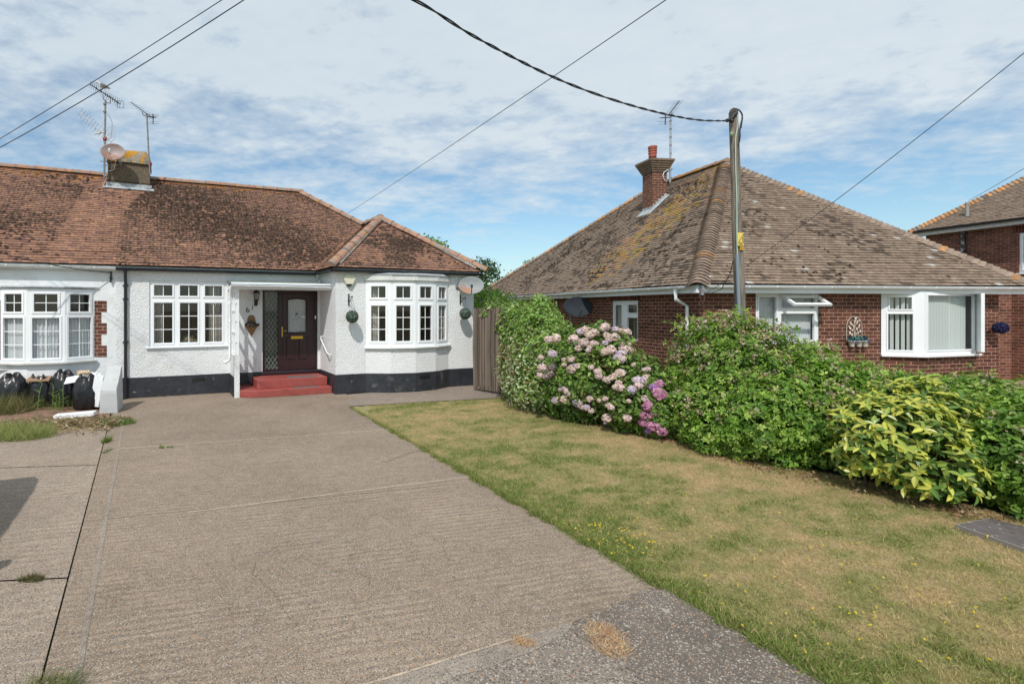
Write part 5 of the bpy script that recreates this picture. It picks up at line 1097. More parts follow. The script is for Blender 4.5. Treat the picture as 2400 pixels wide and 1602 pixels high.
b.loft(rings); b.build('wicker', mat('wicker', (.27, .155, .07), .9, var=.35, vscale=40, bump=1, bscale=60, stretch=(1, 1, 2.5)), wb)
rg = np.random.default_rng(5)
def tuft(parent, name, n, cx_, cz_, rx, rz, pal, size, m, dd=.08):
    ps = []; 
    for k in range(n): q = rg.uniform(0, 6.28); r = math.sqrt(rg.random()); ps.append(LO_(cx_+rx*r*math.cos(q), dd+rg.uniform(-.03, .04), cz_+rz*r*math.sin(q)))
    nr = rg.normal(size=(n, 3))+np.array([.3, -1.2, .3]); V, F = scatter(LT, LTF, np.array([tuple(p) for p in ps]), nr, rg.uniform(0, 6.28, n), rg.uniform(*size, n)); cl = np.array(pal)[rg.integers(0, len(pal), n)]
    return np_mesh(name, V, F, np.repeat(cl, 4, 0), m, parent)
tuft(wb, 'leaves', 130, bx, bz+.01, .17, .045, ((.03, .05, .03), (.05, .08, .05), (.06, .03, .05)), (.04, .07), M['topiary']); tuft(wb, 'leaves', 50, bx, bz+.07, .10, .05, ((.06, .10, .05), (.14, .12, .08)), (.04, .07), M['topiary'], .05)
tuft(wb, 'flowers', 46, bx-.02, bz+.01, .11, .03, ((.62, .38, .46), (.66, .52, .56), (.42, .12, .22)), (.025, .04), M['petal'], .12)
# trellis with pots on the brick wall
tx0, tz0 = RF.onv(1982, 797, 0); tx1, tz1 = RF.onv(2018, 741, 0); tw = tx1-tx0; LRF0 = LRF
tr = thing('trellis', 'cream arched wire tree trellis on the brick wall left of the corner window', 'trellis', LRF0(tx0, 0, tz0)); b = MB(); hh = tz1-tz0
ar = [LRF0(tx0, .02, tz0)]+[LRF0(tx0+tw/2-tw/2*math.cos(q), .02, tz1-tw*.62+tw*.62*math.sin(q)) for q in np.linspace(0, math.pi, 14)]+[LRF0(tx1, .02, tz0)]
b.tube(ar, .007, 5)
def br_(x0, z0, x1, z1): b.tube([LRF0(tx0+x0*tw, .02, tz0+z0*hh), LRF0(tx0+(x0*.5+x1*.5)*tw, .022, tz0+(z0*.45+z1*.55)*hh), LRF0(tx0+x1*tw, .02, tz0+z1*hh)], .0045, 4)
stm = [(.5, 0, .5, .3), (.5, .3, .45, .6), (.45, .6, .55, .93), (.5, .3, .2, .55), (.5, .35, .85, .6), (.47, .5, .2, .75), (.47, .55, .8, .82), (.5, .15, .15, .3), (.5, .15, .85, .35), (.5, .62, .62, .9)]
for q in stm: br_(*q)
b.build('wire', mat('cream metal', (.52, .46, .40), .5), tr)
lp = []; 
for q in stm:
    for t_ in (.55, .8, 1.0): lp.append(LRF0(tx0+(q[0]+(q[2]-q[0])*t_)*tw+rg.uniform(-.02, .02), .026, tz0+(q[1]+(q[3]-q[1])*t_)*hh+rg.uniform(-.01, .02)))
V, F = scatter(LT, LTF, np.array([tuple(p) for p in lp]), np.tile(np.array(LRF0.n), (len(lp), 1))+rg.normal(0, .15, (len(lp), 3)), rg.uniform(-.6, .6, len(lp)), rg.uniform(.05, .075, len(lp))); np_mesh('metal_leaves', V, F, None, mat('cream leaf metal', (.60, .55, .48), .5), tr)
for k, (px, lab) in enumerate(((1995, 'left of three small cream pots of blue-green plants under the trellis'), (2011.5, 'middle of three small cream pots of blue-green plants under the trellis'), (2025.5, 'right of three small cream pots of blue-green plants under the trellis'))):
    x, zt = RF.onv(px, 798, -.06); zb_ = RF.onv(px, 811.5, -.06)[1]; pt_ = thing('plant_pot', lab, 'plant pot', LRF0(x, .07, zb_), 'cream pots under the trellis')
    b = MB(); b.lathe(LRF0(x, .075, zb_), [(.045, 0), (.062, (zt-zb_)*.85), (.068, (zt-zb_)*.86), (.068, zt-zb_), (.058, zt-zb_), (.055, zt-zb_-.01)], 20); b.build('pot', mat('cream pot', (.66, .61, .54), .5), pt_)
    n = 70; c = LRF0(x, .075, zt+.02); nr = rg.normal(size=(n, 3))+np.array([0, -.3, 1.0]); ps = np.array(c)[None]+rg.normal(0, 1, (n, 3))*np.array([[.035, .03, .03]]); V, F = scatter(LT, LTF, ps, np.cross(nr, rg.normal(size=(n, 3))), rg.uniform(-.5, .5, n), rg.uniform(.05, .08, n)); cl = np.array(((.03, .12, .11), (.05, .18, .15), (.12, .10, .28)))[rg.integers(0, 3, n)]; np_mesh('leaves', V, F, np.repeat(cl, 4, 0), M['topiary'], pt_)
# cable entry box on the eaves corner
ex_, ez_ = RF.onv(1651, 680, -.36); jb = thing('junction_box', 'small grey cable box with loose wires on the white fascia corner', 'junction box', RF.w(ex_, -.3, ez_)); LJ = Loc(RF, (0, -.28), (1, -.28))
b = MB(); b.box(LJ, ex_-.045, ex_+.045, 0, .08, ez_-.02, ez_+.10); b.tube([LJ(ex_-.02, .04, ez_-.1), LJ(ex_-.02, .04, ez_+.0)], .035, 8); b.build('casing', mat('grey plastic', (.25, .27, .29), .5), jb)
b = MB(); b.tube([LJ(ex_-.05, .04, ez_-.0), LJ(ex_-.09, .04, ez_-.1), LJ(ex_-.04, .04, ez_-.2), LJ(ex_-.02, .04, ez_-.3), LJ(ex_+.03, .04, ez_-.2), LJ(ex_+.04, .04, ez_-.08)], .008, 5); b.build('wire', mat('brown wire', (.12, .06, .04), .6), jb)
# ================================================================== utility pole and cables
YP = 8.7; pt = P(1719, 264, YP); pb_ = P(1734, 720, YP); dirp = (pb_-pt).normalized(); base = pt+dirp*(pt.z/(-dirp.z))
pole = thing('utility_pole', 'weathered wooden utility pole standing behind the bramble with cables and yellow signs', 'utility pole', (base.x, base.y, 0))
b = MB(); pts = [base+(pt-base)*t for t in np.linspace(0, 1, 14)]; b.tube([p+Vector((math.sin(i*1.3)*.003, 0, 0)) for i, p in enumerate(pts)], [.088-.022*t for t in np.linspace(0, 1, 14)], 20); b.lathe(pt, [(.066, 0), (.05, .05), (.02, .075)], 20); b.build('post', M['wood'], pole)
pp = lambda px, py, dy=-.08: P(px, py, YP+dy)
b = MB(); b.tube([pp(1728.5, 300), pp(1725, 315), pp(1723.5, 330), pp(1724.5, 400), pp(1727, 470), pp(1727, 560), pp(1728, 596)], .008, 6); b.tube([pp(1728, 262), pp(1729.5, 285), pp(1728.5, 300)], .007, 6); b.build('earth_cable', M['green_cable'], pole)
b = MB(); b.tube([pp(1727.5, 596, -.085), pp(1733, 760, -.085), pp(1737, 850, -.085)], .026, 8); b.build('conduit', M['conduit'], pole)
b = MB(); b.tube([pp(1703, 283), pp(1711, 280), pp(1718, 274)], .03, 8); b.tube([pp(1716, 274), pp(1722, 268), pp(1727, 264)], .026, 8); b.tube([pp(1714, 285), pp(1716, 282)], .035, 8); b.build('clamp', M['cable'], pole)
b = MB(); b.lathe(pp(1715, 314), [(.0, -.04), (.03, -.03), (.022, 0), (.034, .02), (.0, .04)], 12); b.build('insulator', mat('pale green insulator', (.25, .36, .22), .3), pole)
b = MB()
b.tube([pp(1712, 266), pp(1713, 260), pp(1718, 256), pp(1725, 255), pp(1731, 257.5), pp(1737, 263), pp(1740, 270), pp(1739, 280), pp(1736.5, 290), pp(1734, 302), pp(1734.5, 320), pp(1733, 332), pp(1730, 340)], .011, 6)
b.tube([pp(1727, 262), pp(1732, 257), pp(1738, 267), pp(1740.5, 277), pp(1738, 292), pp(1737, 300), pp(1733, 304)], .008, 6); b.build('cable_loop', M['cable'], pole)
LPs = Loc(Frame((0, 0), 1, 0), (pp(1736, 560, -.10).x, pp(1736, 560, -.10).y), (pp(1736, 560, -.10).x+1, pp(1736, 560, -.10).y))
sgn = lambda px, py: (pp(px, py, -.10).x-LPs.A.x, pp(px, py, -.10).z)
x0, z0 = sgn(1728.5, 576); x1, z1 = sgn(1743.5, 545)
b = MB(); b.box(LPs, x0, x1, -.006, 0, z0, z1); SG = b.build('warning_sign', M['sign'], pole, bevel=.003)
b = MB(); zt_s = z0+(z1-z0)*.25; b.tube([LPs(x0+.015, .002, zt_s), LPs(x1-.006, .002, z1-.02), LPs(x1-.004, .002, zt_s), LPs(x0+.015, .002, zt_s)], .0045, 4)
b.tube([LPs(x0+(x1-x0)*.80, .002, zt_s+.09), LPs(x0+(x1-x0)*.72, .002, zt_s+.055), LPs(x0+(x1-x0)*.82, .002, zt_s+.05), LPs(x0+(x1-x0)*.76, .002, zt_s+.018)], .004, 4)
for k in (0, 1): b.box(LPs, x0+.018, x1-.018, .0, .002, z0+.03-.014*k, z0+.036-.014*k)
b.build('triangle_mark', M['black'], SG)
x2, z2 = sgn(1735, 585.5); x3, z3 = sgn(1744, 578)
b = MB(); b.box(LPs, x2, x3, -.006, 0, z2, z3); S2 = b.build('number_plate', mat('amber plate', (.62, .36, .01), .5), pole)
b = MB()
for f in (.2, .35, .55, .75): b.box(LPs, x2+(x3-x2)*f, x2+(x3-x2)*(f+.07), 0, .002, z2+.014, z3-.014)
b.build('digits', M['black'], S2)
def sagline(A, B, sag, n=24): return [A+(B-A)*t-Vector((0, 0, sag*4*t*(1-t))) for t in np.linspace(0, 1, n)]
def cable(label, pts, r, m='thin_cable', n=5): b = MB(); b.tube(pts, r, n); return b.build('overhead_cable', M[m], label=label, category='cable')
th = [(560, -150, 3.3), (760, -75, 3.8), (970, 0, 4.4), (1114, 87, 4.9), (1282, 174, 5.6), (1410, 225, 6.2), (1532, 261, 6.9), (1635, 281, 7.7), (1706, 283, 8.62)]
th = [P(*q) for q in th]
def crom(p, k=14):
    out = []
    for i in range(len(p)-1):
        a, b_, c_, d = p[max(i-1, 0)], p[i], p[i+1], p[min(i+2, len(p)-1)]
        for t in np.linspace(0, 1, k, endpoint=False): out.append(.5*((2*b_)+(c_-a)*t+(2*a-5*b_+4*c_-d)*t*t+(3*b_-a-3*c_+d)*t**3))
    return out+[p[-1]]
ct = crom(th, 22); b = MB(); Ls = 0
def strand(ph):
    out = []; s_ = 0
    for i, p in enumerate(ct):
        if i: s_ += (p-ct[i-1]).length
        t = (ct[min(i+1, len(ct)-1)]-ct[max(i-1, 0)]).normalized(); sd = t.cross(Vector((0, 0, 1))).normalized(); up = sd.cross(t); q = s_/.62*6.283+ph+1.3*math.sin(s_*2.1); out.append(p+(sd*math.cos(q)+up*math.sin(q))*.0078)
    return out
b.tube(strand(0), .0072, 6); b.tube(strand(3.14), .0072, 6); b.build('overhead_cable', M['cable'], label='thick twisted black cable sweeping down to the top of the wooden pole', category='cable')
cable('thin cable rising from behind the bow window roof to the top edge', sagline(P(1700, -95, 6.), P(805, 506, 24.), .05), .007)
cable('thin cable rising right from the brick bungalow eaves past the pole', sagline(P(1655, 688, RF.w(ex_, -.3).y-.05), P(2560, -5, 6.2), .10), .0055)
b = MB(); q0 = P(1658, 690, RF.w(ex_, -.3).y-.05); b.tube([q0, P(1690, 678, 10.3), P(1712, 640, 9.4), P(1718, 610, 8.95), P(1725, 600, 8.75)], .007, 5); b.build('service_cable', M['cable'], label='slack black cable between the wooden pole and the eaves corner', category='cable')
cable('upper of two thin cables crossing the sky at top left', sagline(P(-80, 372, 9.5), P(640, -78, 6.5), .04), .0062)
cable('lower of two thin cables crossing the sky at top left', sagline(P(-80, 388, 9.5), P(690, -78, 6.5), .09), .0075)
cable('faint thin cable behind the two-storey house roof at far right', sagline(P(2270, 470, 30), P(2480, 345, 22), .05), .012)
nc = [Lp(-90, 558, -1.8), Lp(0, 592, -1.2), Lp(90, 614, -.8), Lp(180, 630, -.35), Lp(258, 639, -.08)]
b = MB(); b.tube(crom(nc, 8), .009, 6); b.build('service_cable', M['cable'], label='black service cable drooping to the hook on the attached bungalow', category='cable')
hk = thing('cable_hook', 'black hook and connectors under the white gutter of the attached bungalow', 'cable hook', Lp(260, 650, 0))
b = MB(); b.tube([Lp(257, 637, -.05), Lp(263, 638, -.05)], .014, 6); b.tube([Lp(261, 638, -.05), Lp(260, 648, -.05), Lp(263, 655, -.05)], .018, 6); b.tube([Lp(259, 646, -.05), Lp(259.5, 662, -.05)], .02, 6); b.build('hook', M['iron'], hk)
# ================================================================== wall pier, bags, rubbish
pw = thing('pier', 'crumbling white rendered wall end beside the rubbish bags', 'wall', G(253, 969)); 
pl0 = LF.uv(*G(234, 969)[:2]); pl1 = LF.uv(*G(273, 968)[:2]); zp = P(253, 917, G(253, 969).y).z
LPW = Loc(LF, (pl0[0], pl0[1]), (pl1[0]-.0, pl0[1]-.03)); pw_w = LPW.len
b = MB(); rings = []; dl = .62
for z, e in ((0, .01), (zp*.5, .004), (zp*.9, 0), (zp, -.012)):
    rr = []
    for i in range(24):
        q = i/24*4; k = int(q); f = q-k; cs = [(-e, e), (pw_w+e, e), (pw_w+e, -dl), (-e, -dl)]; a_, c_ = cs[k], cs[(k+1) % 4]; x = a_[0]+(c_[0]-a_[0])*f; d = a_[1]+(c_[1]-a_[1])*f
        zz = z+((.42*(-d/dl)) if z > zp*.8 else 0)+(random.uniform(-.02, .02) if z > .5 else 0); rr.append(LPW(x+random.uniform(-.006, .006), d, zz))
    rings.append(rr)
b.loft(rings, smooth=False); b.build('pier_body', mat('flaking render', (.48, .49, .49), .9, var=.08, vscale=3, bump=.7, bscale=20, spots=[((.33, .22, .12), 5, .64, .04), ((.40, .40, .37), 2, .58, .12)]), pw)
def bag(px0, px1, pytop, pybot, label, seed, open_=False, lean=0, depth=.95):
    c = G((px0+px1)/2, pybot); Y = c.y+.18; w = (px1-px0)/FPX*Y/2; h = (pybot-pytop)/FPX*Y+.03; rg = np.random.default_rng(seed); c = Vector((c.x, Y, 0)); t = thing('rubbish_bag', label, 'rubbish bag', c, 'black rubbish bags along the bay wall')
    prof = [(.55, 0), (.86, .03), (.98, .15), (1.0, .35), (.97, .55), (.88, .74), (.72, .88), (.55, .96), (.50, 1.0), (.40, .93 if open_ else 1.02), (.1, .88 if open_ else 1.0)]
    n = 40; b = MB(); rings = []; ph = rg.uniform(0, 6.28, 8)
    for j, (r, z) in enumerate(prof):
        rr = []
        for k in range(n):
            q = 2*math.pi*k/n; fold = .035*math.sin(5*q+ph[0]+z*3)+.03*math.sin(9*q+ph[1]-z*5)+.018*math.sin(15*q+ph[2]+z*9)+.02*math.sin(z*17+3*q+ph[3])
            fold *= (1+1.6*max(0, z-.7)*2); R__ = r*(1+fold)+rg.normal(0, .008); rr.append(c+Vector((math.cos(q)*w*R__+lean*z*h*.3, math.sin(q)*w*.85*R__*depth, max(0.0, z*h*(1+.05*math.sin(3*q+ph[4])*z)+(.03*math.sin(7*q+ph[5]) if z > .9 else 0)))))
        rings.append(rr)
    b.loft(rings); o = b.build('sack', M['bag'], t)
    return t
bag(-22, 52, 887, 958, 'slumped black rubbish bag at the far left of the row', 1); bag(52, 106, 888, 956, 'open-topped black rubbish bag second from left in the row', 2, True); bag(104, 166, 880, 955, 'tallest shiny black rubbish bag second from right in the row', 3); bag(159, 226, 888, 962, 'bulging black rubbish bag nearest the white pier', 4, True, .15)
def boxy(name, label, cat, px, py, Y, sx, sy, sz, rot, m, zr=0, ry=0, flap=False):
    c = P(px, py, Y); t = thing(name, label, cat, c); Mx = Matrix.Rotation(R_(rot), 3, 'Z')@Matrix.Rotation(R_(ry), 3, 'Y')@Matrix.Rotation(R_(zr), 3, 'X'); b = MB(); b.box(lambda x, d, z: c+Mx@Vector((x, d, z)), -sx/2, sx/2, -sy/2, sy/2, 0, sz)
    if flap:
        f = lambda x, d, z: c+Mx@Vector((x, d, z)); b.quad(f(-sx/2, -sy/2, sz), f(sx/2, -sy/2, sz), f(sx/2, -sy/2-.12, sz+.03), f(-sx/2, -sy/2-.12, sz+.03)); b.quad(f(sx/2, -sy/2, sz), f(sx/2, sy/2, sz), f(sx/2+.1, sy/2, sz+.05), f(sx/2+.1, -sy/2, sz+.05))
    b.build('panel' if not flap else 'carton', m, t, bevel=.004); return t
boxy('cardboard_box', 'brown cardboard box behind the rubbish bags below the bay window', 'cardboard box', 15, 897, 11.0, .5, .35, .27, 12, M['cardboard'], flap=True)
boxy('cardboard_sheet', 'flat cardboard piece lying on top of the open rubbish bags', 'cardboard', 92, 889, 10.7, .40, .26, .03, 20, M['cardboard'], zr=14)
boxy('white_board', 'bent white board lying on top of the rubbish bags', 'board', 190, 886, 10.65, .56, .34, .012, 20, M['foam'], zr=16, ry=-9)
boxy('white_board', 'creased white board propped up behind the bags against the wall', 'board', 205, 893, 10.75, .40, .02, .20, 10, M['foam'], zr=-25, ry=12)
boxy('foam_board', 'narrow white panel leaning between the last bag and the pier', 'board', 221, 952, 10.35, .17, .035, .62, 8, M['foam'], ry=9)
boxy('foam_slab', 'torn white foam slab lying on the soil in front of the bags', 'foam', 177, 976, 9.7, .66, .22, .07, 14, M['foam'], ry=-3)
boxy('waste_paper', 'torn brown and white packaging on top of the white board', 'packaging', 196, 876, 10.6, .22, .2, .05, 40, mat('torn packaging', (.62, .50, .36), .9, spots=[((.28, .15, .07), 20, .5, .1)], bump=1, bscale=30), zr=10)
# brushwood gate screen
g0_ = LF.w(8.0, -1.15); gY = 12.35; A = P(1112, 905, 12.9); B = P(1179, 905, 12.15); A.z = B.z = .02; zt = P(1145, 726, 12.5).z
scn = thing('brushwood_screen', 'brown brushwood screen gate between the white bungalow and the ivy', 'screen', (A+B)/2)
n = 700; t_ = RNG.random(n); r0 = .006+.006*RNG.random(n); b = MB(); dvec = (B-A); nn_ = Vector((dvec.y, -dvec.x, 0)).normalized()
for i in range(n):
    p = A+dvec*t_[i]+nn_*RNG.uniform(0, .045); zb = RNG.uniform(.02, .16) if i % 3 else RNG.uniform(.02, .06); top = zt+RNG.uniform(-.05, .03); dx = RNG.normal(0, .012); k = RNG.uniform(.35, 1.7)
    c = (.125*k, .098*k, .076*k); r = r0[i]; q = [p+Vector((dx*s_, 0, z)) for s_, z in ((0, zb), (1, (zb+top)/2), (.3, top))]; m0 = len(b.v); b.tube(q, r, 3, caps=False, smooth=False)
    for j in range(len(b.c)-6, len(b.c)): b.c[j] = c
b.build('twigs', M['screen'], scn)
b = MB(); L = Loc(Frame((0, 0), 1, 0), tuple(A[:2]), tuple(B[:2])); b.box(L, 0, L.len, -.03, -.005, .1, zt-.05); 
for z in (.4, 1.0, 1.6): b.tube([L(0, .05, z), L(L.len, .05, z)], .0012, 4)
b.build('backing', mat('backing board', (.06, .045, .035), .95), scn)
# manhole cover
mh = [G(*p) for p in ((2240, 1237), (2318, 1222), (2475, 1262), (2400, 1294))]; t = thing('manhole_cover', 'flat rusty manhole cover set in the lawn at right', 'manhole cover', mh[0]); cc_ = sum(mh, Vector())/4
b = MB(); b.prism([Vector((p.x, p.y, -.01)) for p in mh], (0, 0, .045)); b.build('frame', mat('cast frame', (.24, .22, .20), .9), t)
b = MB(); b.prism([Vector((cc_.x+(p.x-cc_.x)*.93, cc_.y+(p.y-cc_.y)*.93, .02)) for p in mh], (0, 0, .022)); b.build('lid', M['manhole'], t, bevel=.004)
# ================================================================== parked car just outside the left edge (its shadow falls on the drive)
car = thing('parked_car', 'dark blue hatchback parked on the neighbouring drive', 'car', (-4.3, 3.6, 0))
dv_ = Vector((LF.v[0], LF.v[1], 0)); du_ = Vector((LF.u[0], LF.u[1], 0)); c0 = Vector((-4.36, 5.62, 0))   # front right corner of the car
CP_ = lambda a, w, z: c0-dv_*a-du_*w+Vector((0, 0, z))
prof = [(0, .35), (0.02, .62), (.12, .74), (.95, .92), (1.05, .96), (1.7, 1.36), (1.95, 1.43), (3.1, 1.42), (3.55, 1.3), (3.95, .95), (4.05, .6), (4.05, .35), (3.75, .22), (.3, .22)]
prof = [(4.05-a, z) for a, z in prof][::-1]
b = MB()
def sect(w, f): return [CP_(a if z > .3 else a, w+(.16*f*max(0, (z-.9)/.5) if w < .9 else -.16*f*max(0, (z-.9)/.5)), z) for a, z in prof]
b.loft([sect(.04, 1), sect(0, 1), sect(1.75, 1), sect(1.71, 1)], True, False); b.build('body', M['paint'], car, bevel=.03)
b = MB()
for w, s_ in ((-.004, 1), (1.754, -1)):
    for a0, a1 in ((.75, 1.75), (1.83, 2.7)):
        pz = [(a0, .98), (a1, .98), (min(a1, 2.36), 1.32), (a0+.03, 1.32)]; b.add([CP_(a, w+s_*.16*max(0, (z-.9)/.5), z) for a, z in pz], ((0, 1, 2, 3),))
b.build('side_window', M['glass'], car)
for a in (.75, 3.25):
    for w in (.0, 1.55):
        b = MB(); b.tube([CP_(a, w-.005, .31), CP_(a, w+.2, .31)], .31, 28); wh = b.build('wheel', M['rubber'], car); b = MB(); b.tube([CP_(a, w-.012, .31), CP_(a, w+.208, .31)], .2, 20); b.build('rim', M['alu'], wh)
b = MB(); b.box(lambda x, d, z: CP_(2.55+x, -.18+d, .95+z), 0, .12, 0, .18, 0, .13); b.build('mirror', M['paint'], car, bevel=.02)
# ================================================================== planting
LEAF6 = np.array([(0, -.5, 0), (.26, -.12, .05), (.22, .2, .05), (0, .55, -.03), (-.22, .2, .05), (-.26, -.12, .05), (0, -.1, -.04), (0, .2, -.04)]); LEAF6F = np.array([(0, 1, 6, 5), (6, 1, 2, 7), (5, 6, 7, 4), (7, 2, 3, 4)])
def shell(ells, n, rg, lo=.72, hi=1.05, amp=.16, zmin=.03, bias=.25):
    vols = np.array([(e[3]*e[4]+e[4]*e[5]+e[3]*e[5]) for e in ells]); idx = rg.choice(len(ells), n, p=vols/vols.sum()); E = np.array(ells)[idx]
    d = rg.normal(size=(n, 3)); d /= np.linalg.norm(d, axis=1, keepdims=True); r = lo+(hi-lo)*rg.random(n)**.5
    bump = vnoise(d[:, 0]*2+idx*3.1+5, d[:, 2]*2+d[:, 1]*1.7+9, 1.6, 41)-.5; bump2 = vnoise(d[:, 0]*5+idx+5, d[:, 2]*5+d[:, 1]*4+9, 1.5, 42)-.5
    r = r*(1+amp*2*bump+amp*1.1*bump2); pos = E[:, :3]+d*E[:, 3:]*r[:, None]; keep = pos[:, 2] > zmin
    for j, e in enumerate(ells):
        q = (pos-np.array(e[:3]))/np.array(e[3:]); keep &= ~((np.linalg.norm(q, axis=1) < .66)&(idx != j))
    nr = d/E[:, 3:]; nr /= np.linalg.norm(nr, axis=1, keepdims=True)
    return pos[keep], nr[keep], r[keep], idx[keep]
def foliage(parent, ells, n, pal, size, seed, name='foliage', m='leaf', lo=.72, hi=1.05, amp=.16, droop=.0, up=.45, tilt=.55, T=LEAF6, TF=LEAF6F, pw=None, zmin=.03, tipc=None):
    rg = np.random.default_rng(seed); pos, nr, r, idx = shell(ells, n, rg, lo, hi, amp, zmin); k = len(pos)
    nrm = nr+np.array([0, 0, up])+rg.normal(0, tilt, (k, 3)); pal = np.array(pal); cl = pal[rg.choice(len(pal), k, p=pw)]
    pn = vnoise(pos[:, 0]*1+pos[:, 1], pos[:, 2]+pos[:, 1]*.5, 2.2, seed)
    cl = cl*(.72+.56*pn[:, None])*rg.uniform(.75, 1.25, (k, 1))
    V, F = scatter(T, TF, pos, nrm, rg.uniform(0, 6.28, k), rg.uniform(*size, k)); return np_mesh(name, V, F, np.repeat(cl, len(T), 0), M[m], parent), pos, nr
def twigs(parent, ells, n, seed, r=.008, name='stems'):
    rg = np.random.default_rng(seed); b = MB()
    for i in range(n):
        e = ells[rg.integers(len(ells))]; a = Vector((e[0]+rg.normal()*e[3]*.3, e[1]+rg.normal()*e[4]*.3, 0)); d = rg.normal(size=3); d /= np.linalg.norm(d); d[2] = abs(d[2]); q = Vector((e[0]+d[0]*e[3]*.95, e[1]+d[1]*e[4]*.95, e[2]+d[2]*e[5]*.95)); mid = (a+q)/2+Vector((0, 0, .15)); b.tube([a, mid, q], [r*1.6, r, r*.4], 4)
    return b.build(name, M['stem'], parent)
gr = [(.11, .21, .032), (.15, .265, .045), (.08, .165, .03), (.20, .31, .065), (.25, .34, .09)]
# ivy-covered hedge beside the gate
IV = [(3.12, 11.75, .85, .55, .6, 1.15), (3.24, 10.95, 1.0, .52, .8, 1.22), (2.75, 12.7, 1.9, .45, .35, .24), (3.05, 12.2, 1.6, .45, .4, .55), (3.2, 10.1, .75, .50, .75, .90), (3.55, 12.2, 1.2, .8, .7, .95), (3.1, 10.6, .35, .55, .6, .4)]
iv = thing('ivy_hedge', 'tall ivy hedge with variegated leaves beside the brushwood gate', 'hedge', (3.2, 10.9, 0))
foliage(iv, IV, 21000, [tuple(q*1.2 for q in c) for c in gr]+[(.36, .42, .18), (.42, .47, .28), (.28, .36, .09)], (.05, .095), 51, pw=[.2, .2, .13, .12, .08, .1, .06, .11], tilt=.6, amp=.12)
foliage(iv, [(3.02, 10.5, .6, .6, .95, .7), (2.85, 11.3, .7, .42, .5, .7)], 3600, [(.46, .50, .34), (.30, .37, .17), (.36, .42, .26), (.24, .15, .08)], (.04, .085), 52, name='variegated_leaves', tilt=.7)
foliage(iv, [(2.85, 11.25, .95, .36, .4, .45)], 420, [(.22, .12, .06), (.16, .09, .05)], (.04, .08), 53, name='dead_leaves', tilt=.8); twigs(iv, IV, 40, 3, .012)
# hydrangea
HY_ = [(3.78, 9.45, .72, .72, .75, .98), (4.4, 8.95, .5, .58, .65, .66), (4.15, 8.55, .4, .55, .5, .52), (3.45, 9.55, .55, .5, .55, .7)]
hyd = thing('hydrangea', 'hydrangea bush covered in pale pink mophead flowers', 'hydrangea', (3.9, 9.1, 0))
foliage(hyd, HY_, 15000, gr+[(.16, .24, .045)], (.07, .12), 61, pw=[.24, .24, .2, .12, .1, .1], tilt=.55)
foliage(hyd, HY_, 2600, [(.22, .14, .08), (.16, .12, .05)], (.03, .06), 62, name='faded_leaves', lo=.95, tilt=.8); twigs(hyd, HY_, 40, 4)
PET = np.array([(-.5, -.5, 0), (.5, -.5, .1), (.5, .5, 0), (-.5, .5, .1)]); PETF = np.array([(0, 1, 2, 3)])
fl = [(1268, 838), (1300, 834), (1302, 794), (1335, 800), (1362, 778), (1372, 774), (1382, 786), (1393, 780), (1414, 771), (1418, 768), (1441, 773), (1455, 775), (1466, 780), (1352, 807), (1368, 804), (1382, 815), (1378, 822), (1355, 818), (1391, 808), (1422, 787), (1427, 796), (1440, 792), (1418, 804), (1413, 826), (1424, 824), (1458, 806), (1473, 806), (1462, 820), (1294, 830), (1322, 843), (1340, 843), (1353, 859), (1385, 861), (1400, 872), (1446, 838), (1455, 842), (1485, 856), (1510, 867), (1518, 866), (1270, 862), (1320, 910), (1329, 917), (1340, 926), (1325, 937), (1382, 935), (1363, 953), (1375, 955), (1385, 963), (1425, 950), (1405, 939), (1418, 935), (1432, 955), (1420, 991), (1420, 890), (1425, 895), (1440, 880), (1403, 882), (1454, 910), (1495, 893), (1515, 890), (1524, 903), (1345, 795), (1432, 886), (1496, 905), (1480, 915), (1512, 935)]
pk = [(1536, 910), (1540, 918), (1545, 925), (1519, 953), (1522, 945), (1526, 976), (1532, 970), (1510, 990), (1530, 999), (1520, 1010), (1511, 972), (1507, 1005), (1550, 1012), (1545, 900)]
def in_ell(p, ells, s=1.0): return any(sum(((p[i]-e[i])/e[3+i]/s)**2 for i in range(3)) < 1 for e in ells)
def front_hit(px, py, ells, y0, y1):
    for Y in np.arange(y0, y1, .03):
        if in_ell(P(px, py, Y), ells, 1.06): return Y
    return None
def mophead(px, py, cset, R0, k, par, ells, y0=7., y1=11.):
    Y = front_hit(px, py, ells, y0, y1) or 9.0
    c = np.array(P(px, py, Y)); n = 150; rg = np.random.default_rng(900+k); d = rg.normal(size=(n, 3)); d /= np.linalg.norm(d, axis=1, keepdims=True); d[:, 2] = d[:, 2]*.8+.15; d[:, 1] -= .1
    R = R0*rg.uniform(.55, 1.3); pos = c+d*R*rg.uniform(.8, 1.05, (n, 1)); V, F = scatter(PET, PETF, pos, d+rg.normal(0, .35, (n, 3)), rg.uniform(0, 6.28, n), rg.uniform(.028, .042, n)*R/.085)
    cl = np.array(cset)[rg.integers(0, len(cset), n)]*rg.uniform(.8, 1.12, (n, 1)); np_mesh('flower_head', V, F, np.repeat(cl, 4, 0), M['petal'], par)
pale = [(.76, .60, .64), (.78, .62, .66), (.70, .56, .66), (.74, .62, .52), (.58, .44, .34)]; lil = [(.58, .50, .70), (.68, .60, .74)]; hot = [(.60, .26, .42), (.66, .38, .52), (.52, .24, .40)]
rg = np.random.default_rng(77)
fl += [(rg.uniform(1265, 1500), rg.uniform(790, 985)) for _ in range(26)]
for k, (x, y) in enumerate(fl): mophead(x, y, (lil+pale[:1]) if k % 6 == 4 else pale, .068, k, hyd, HY_)
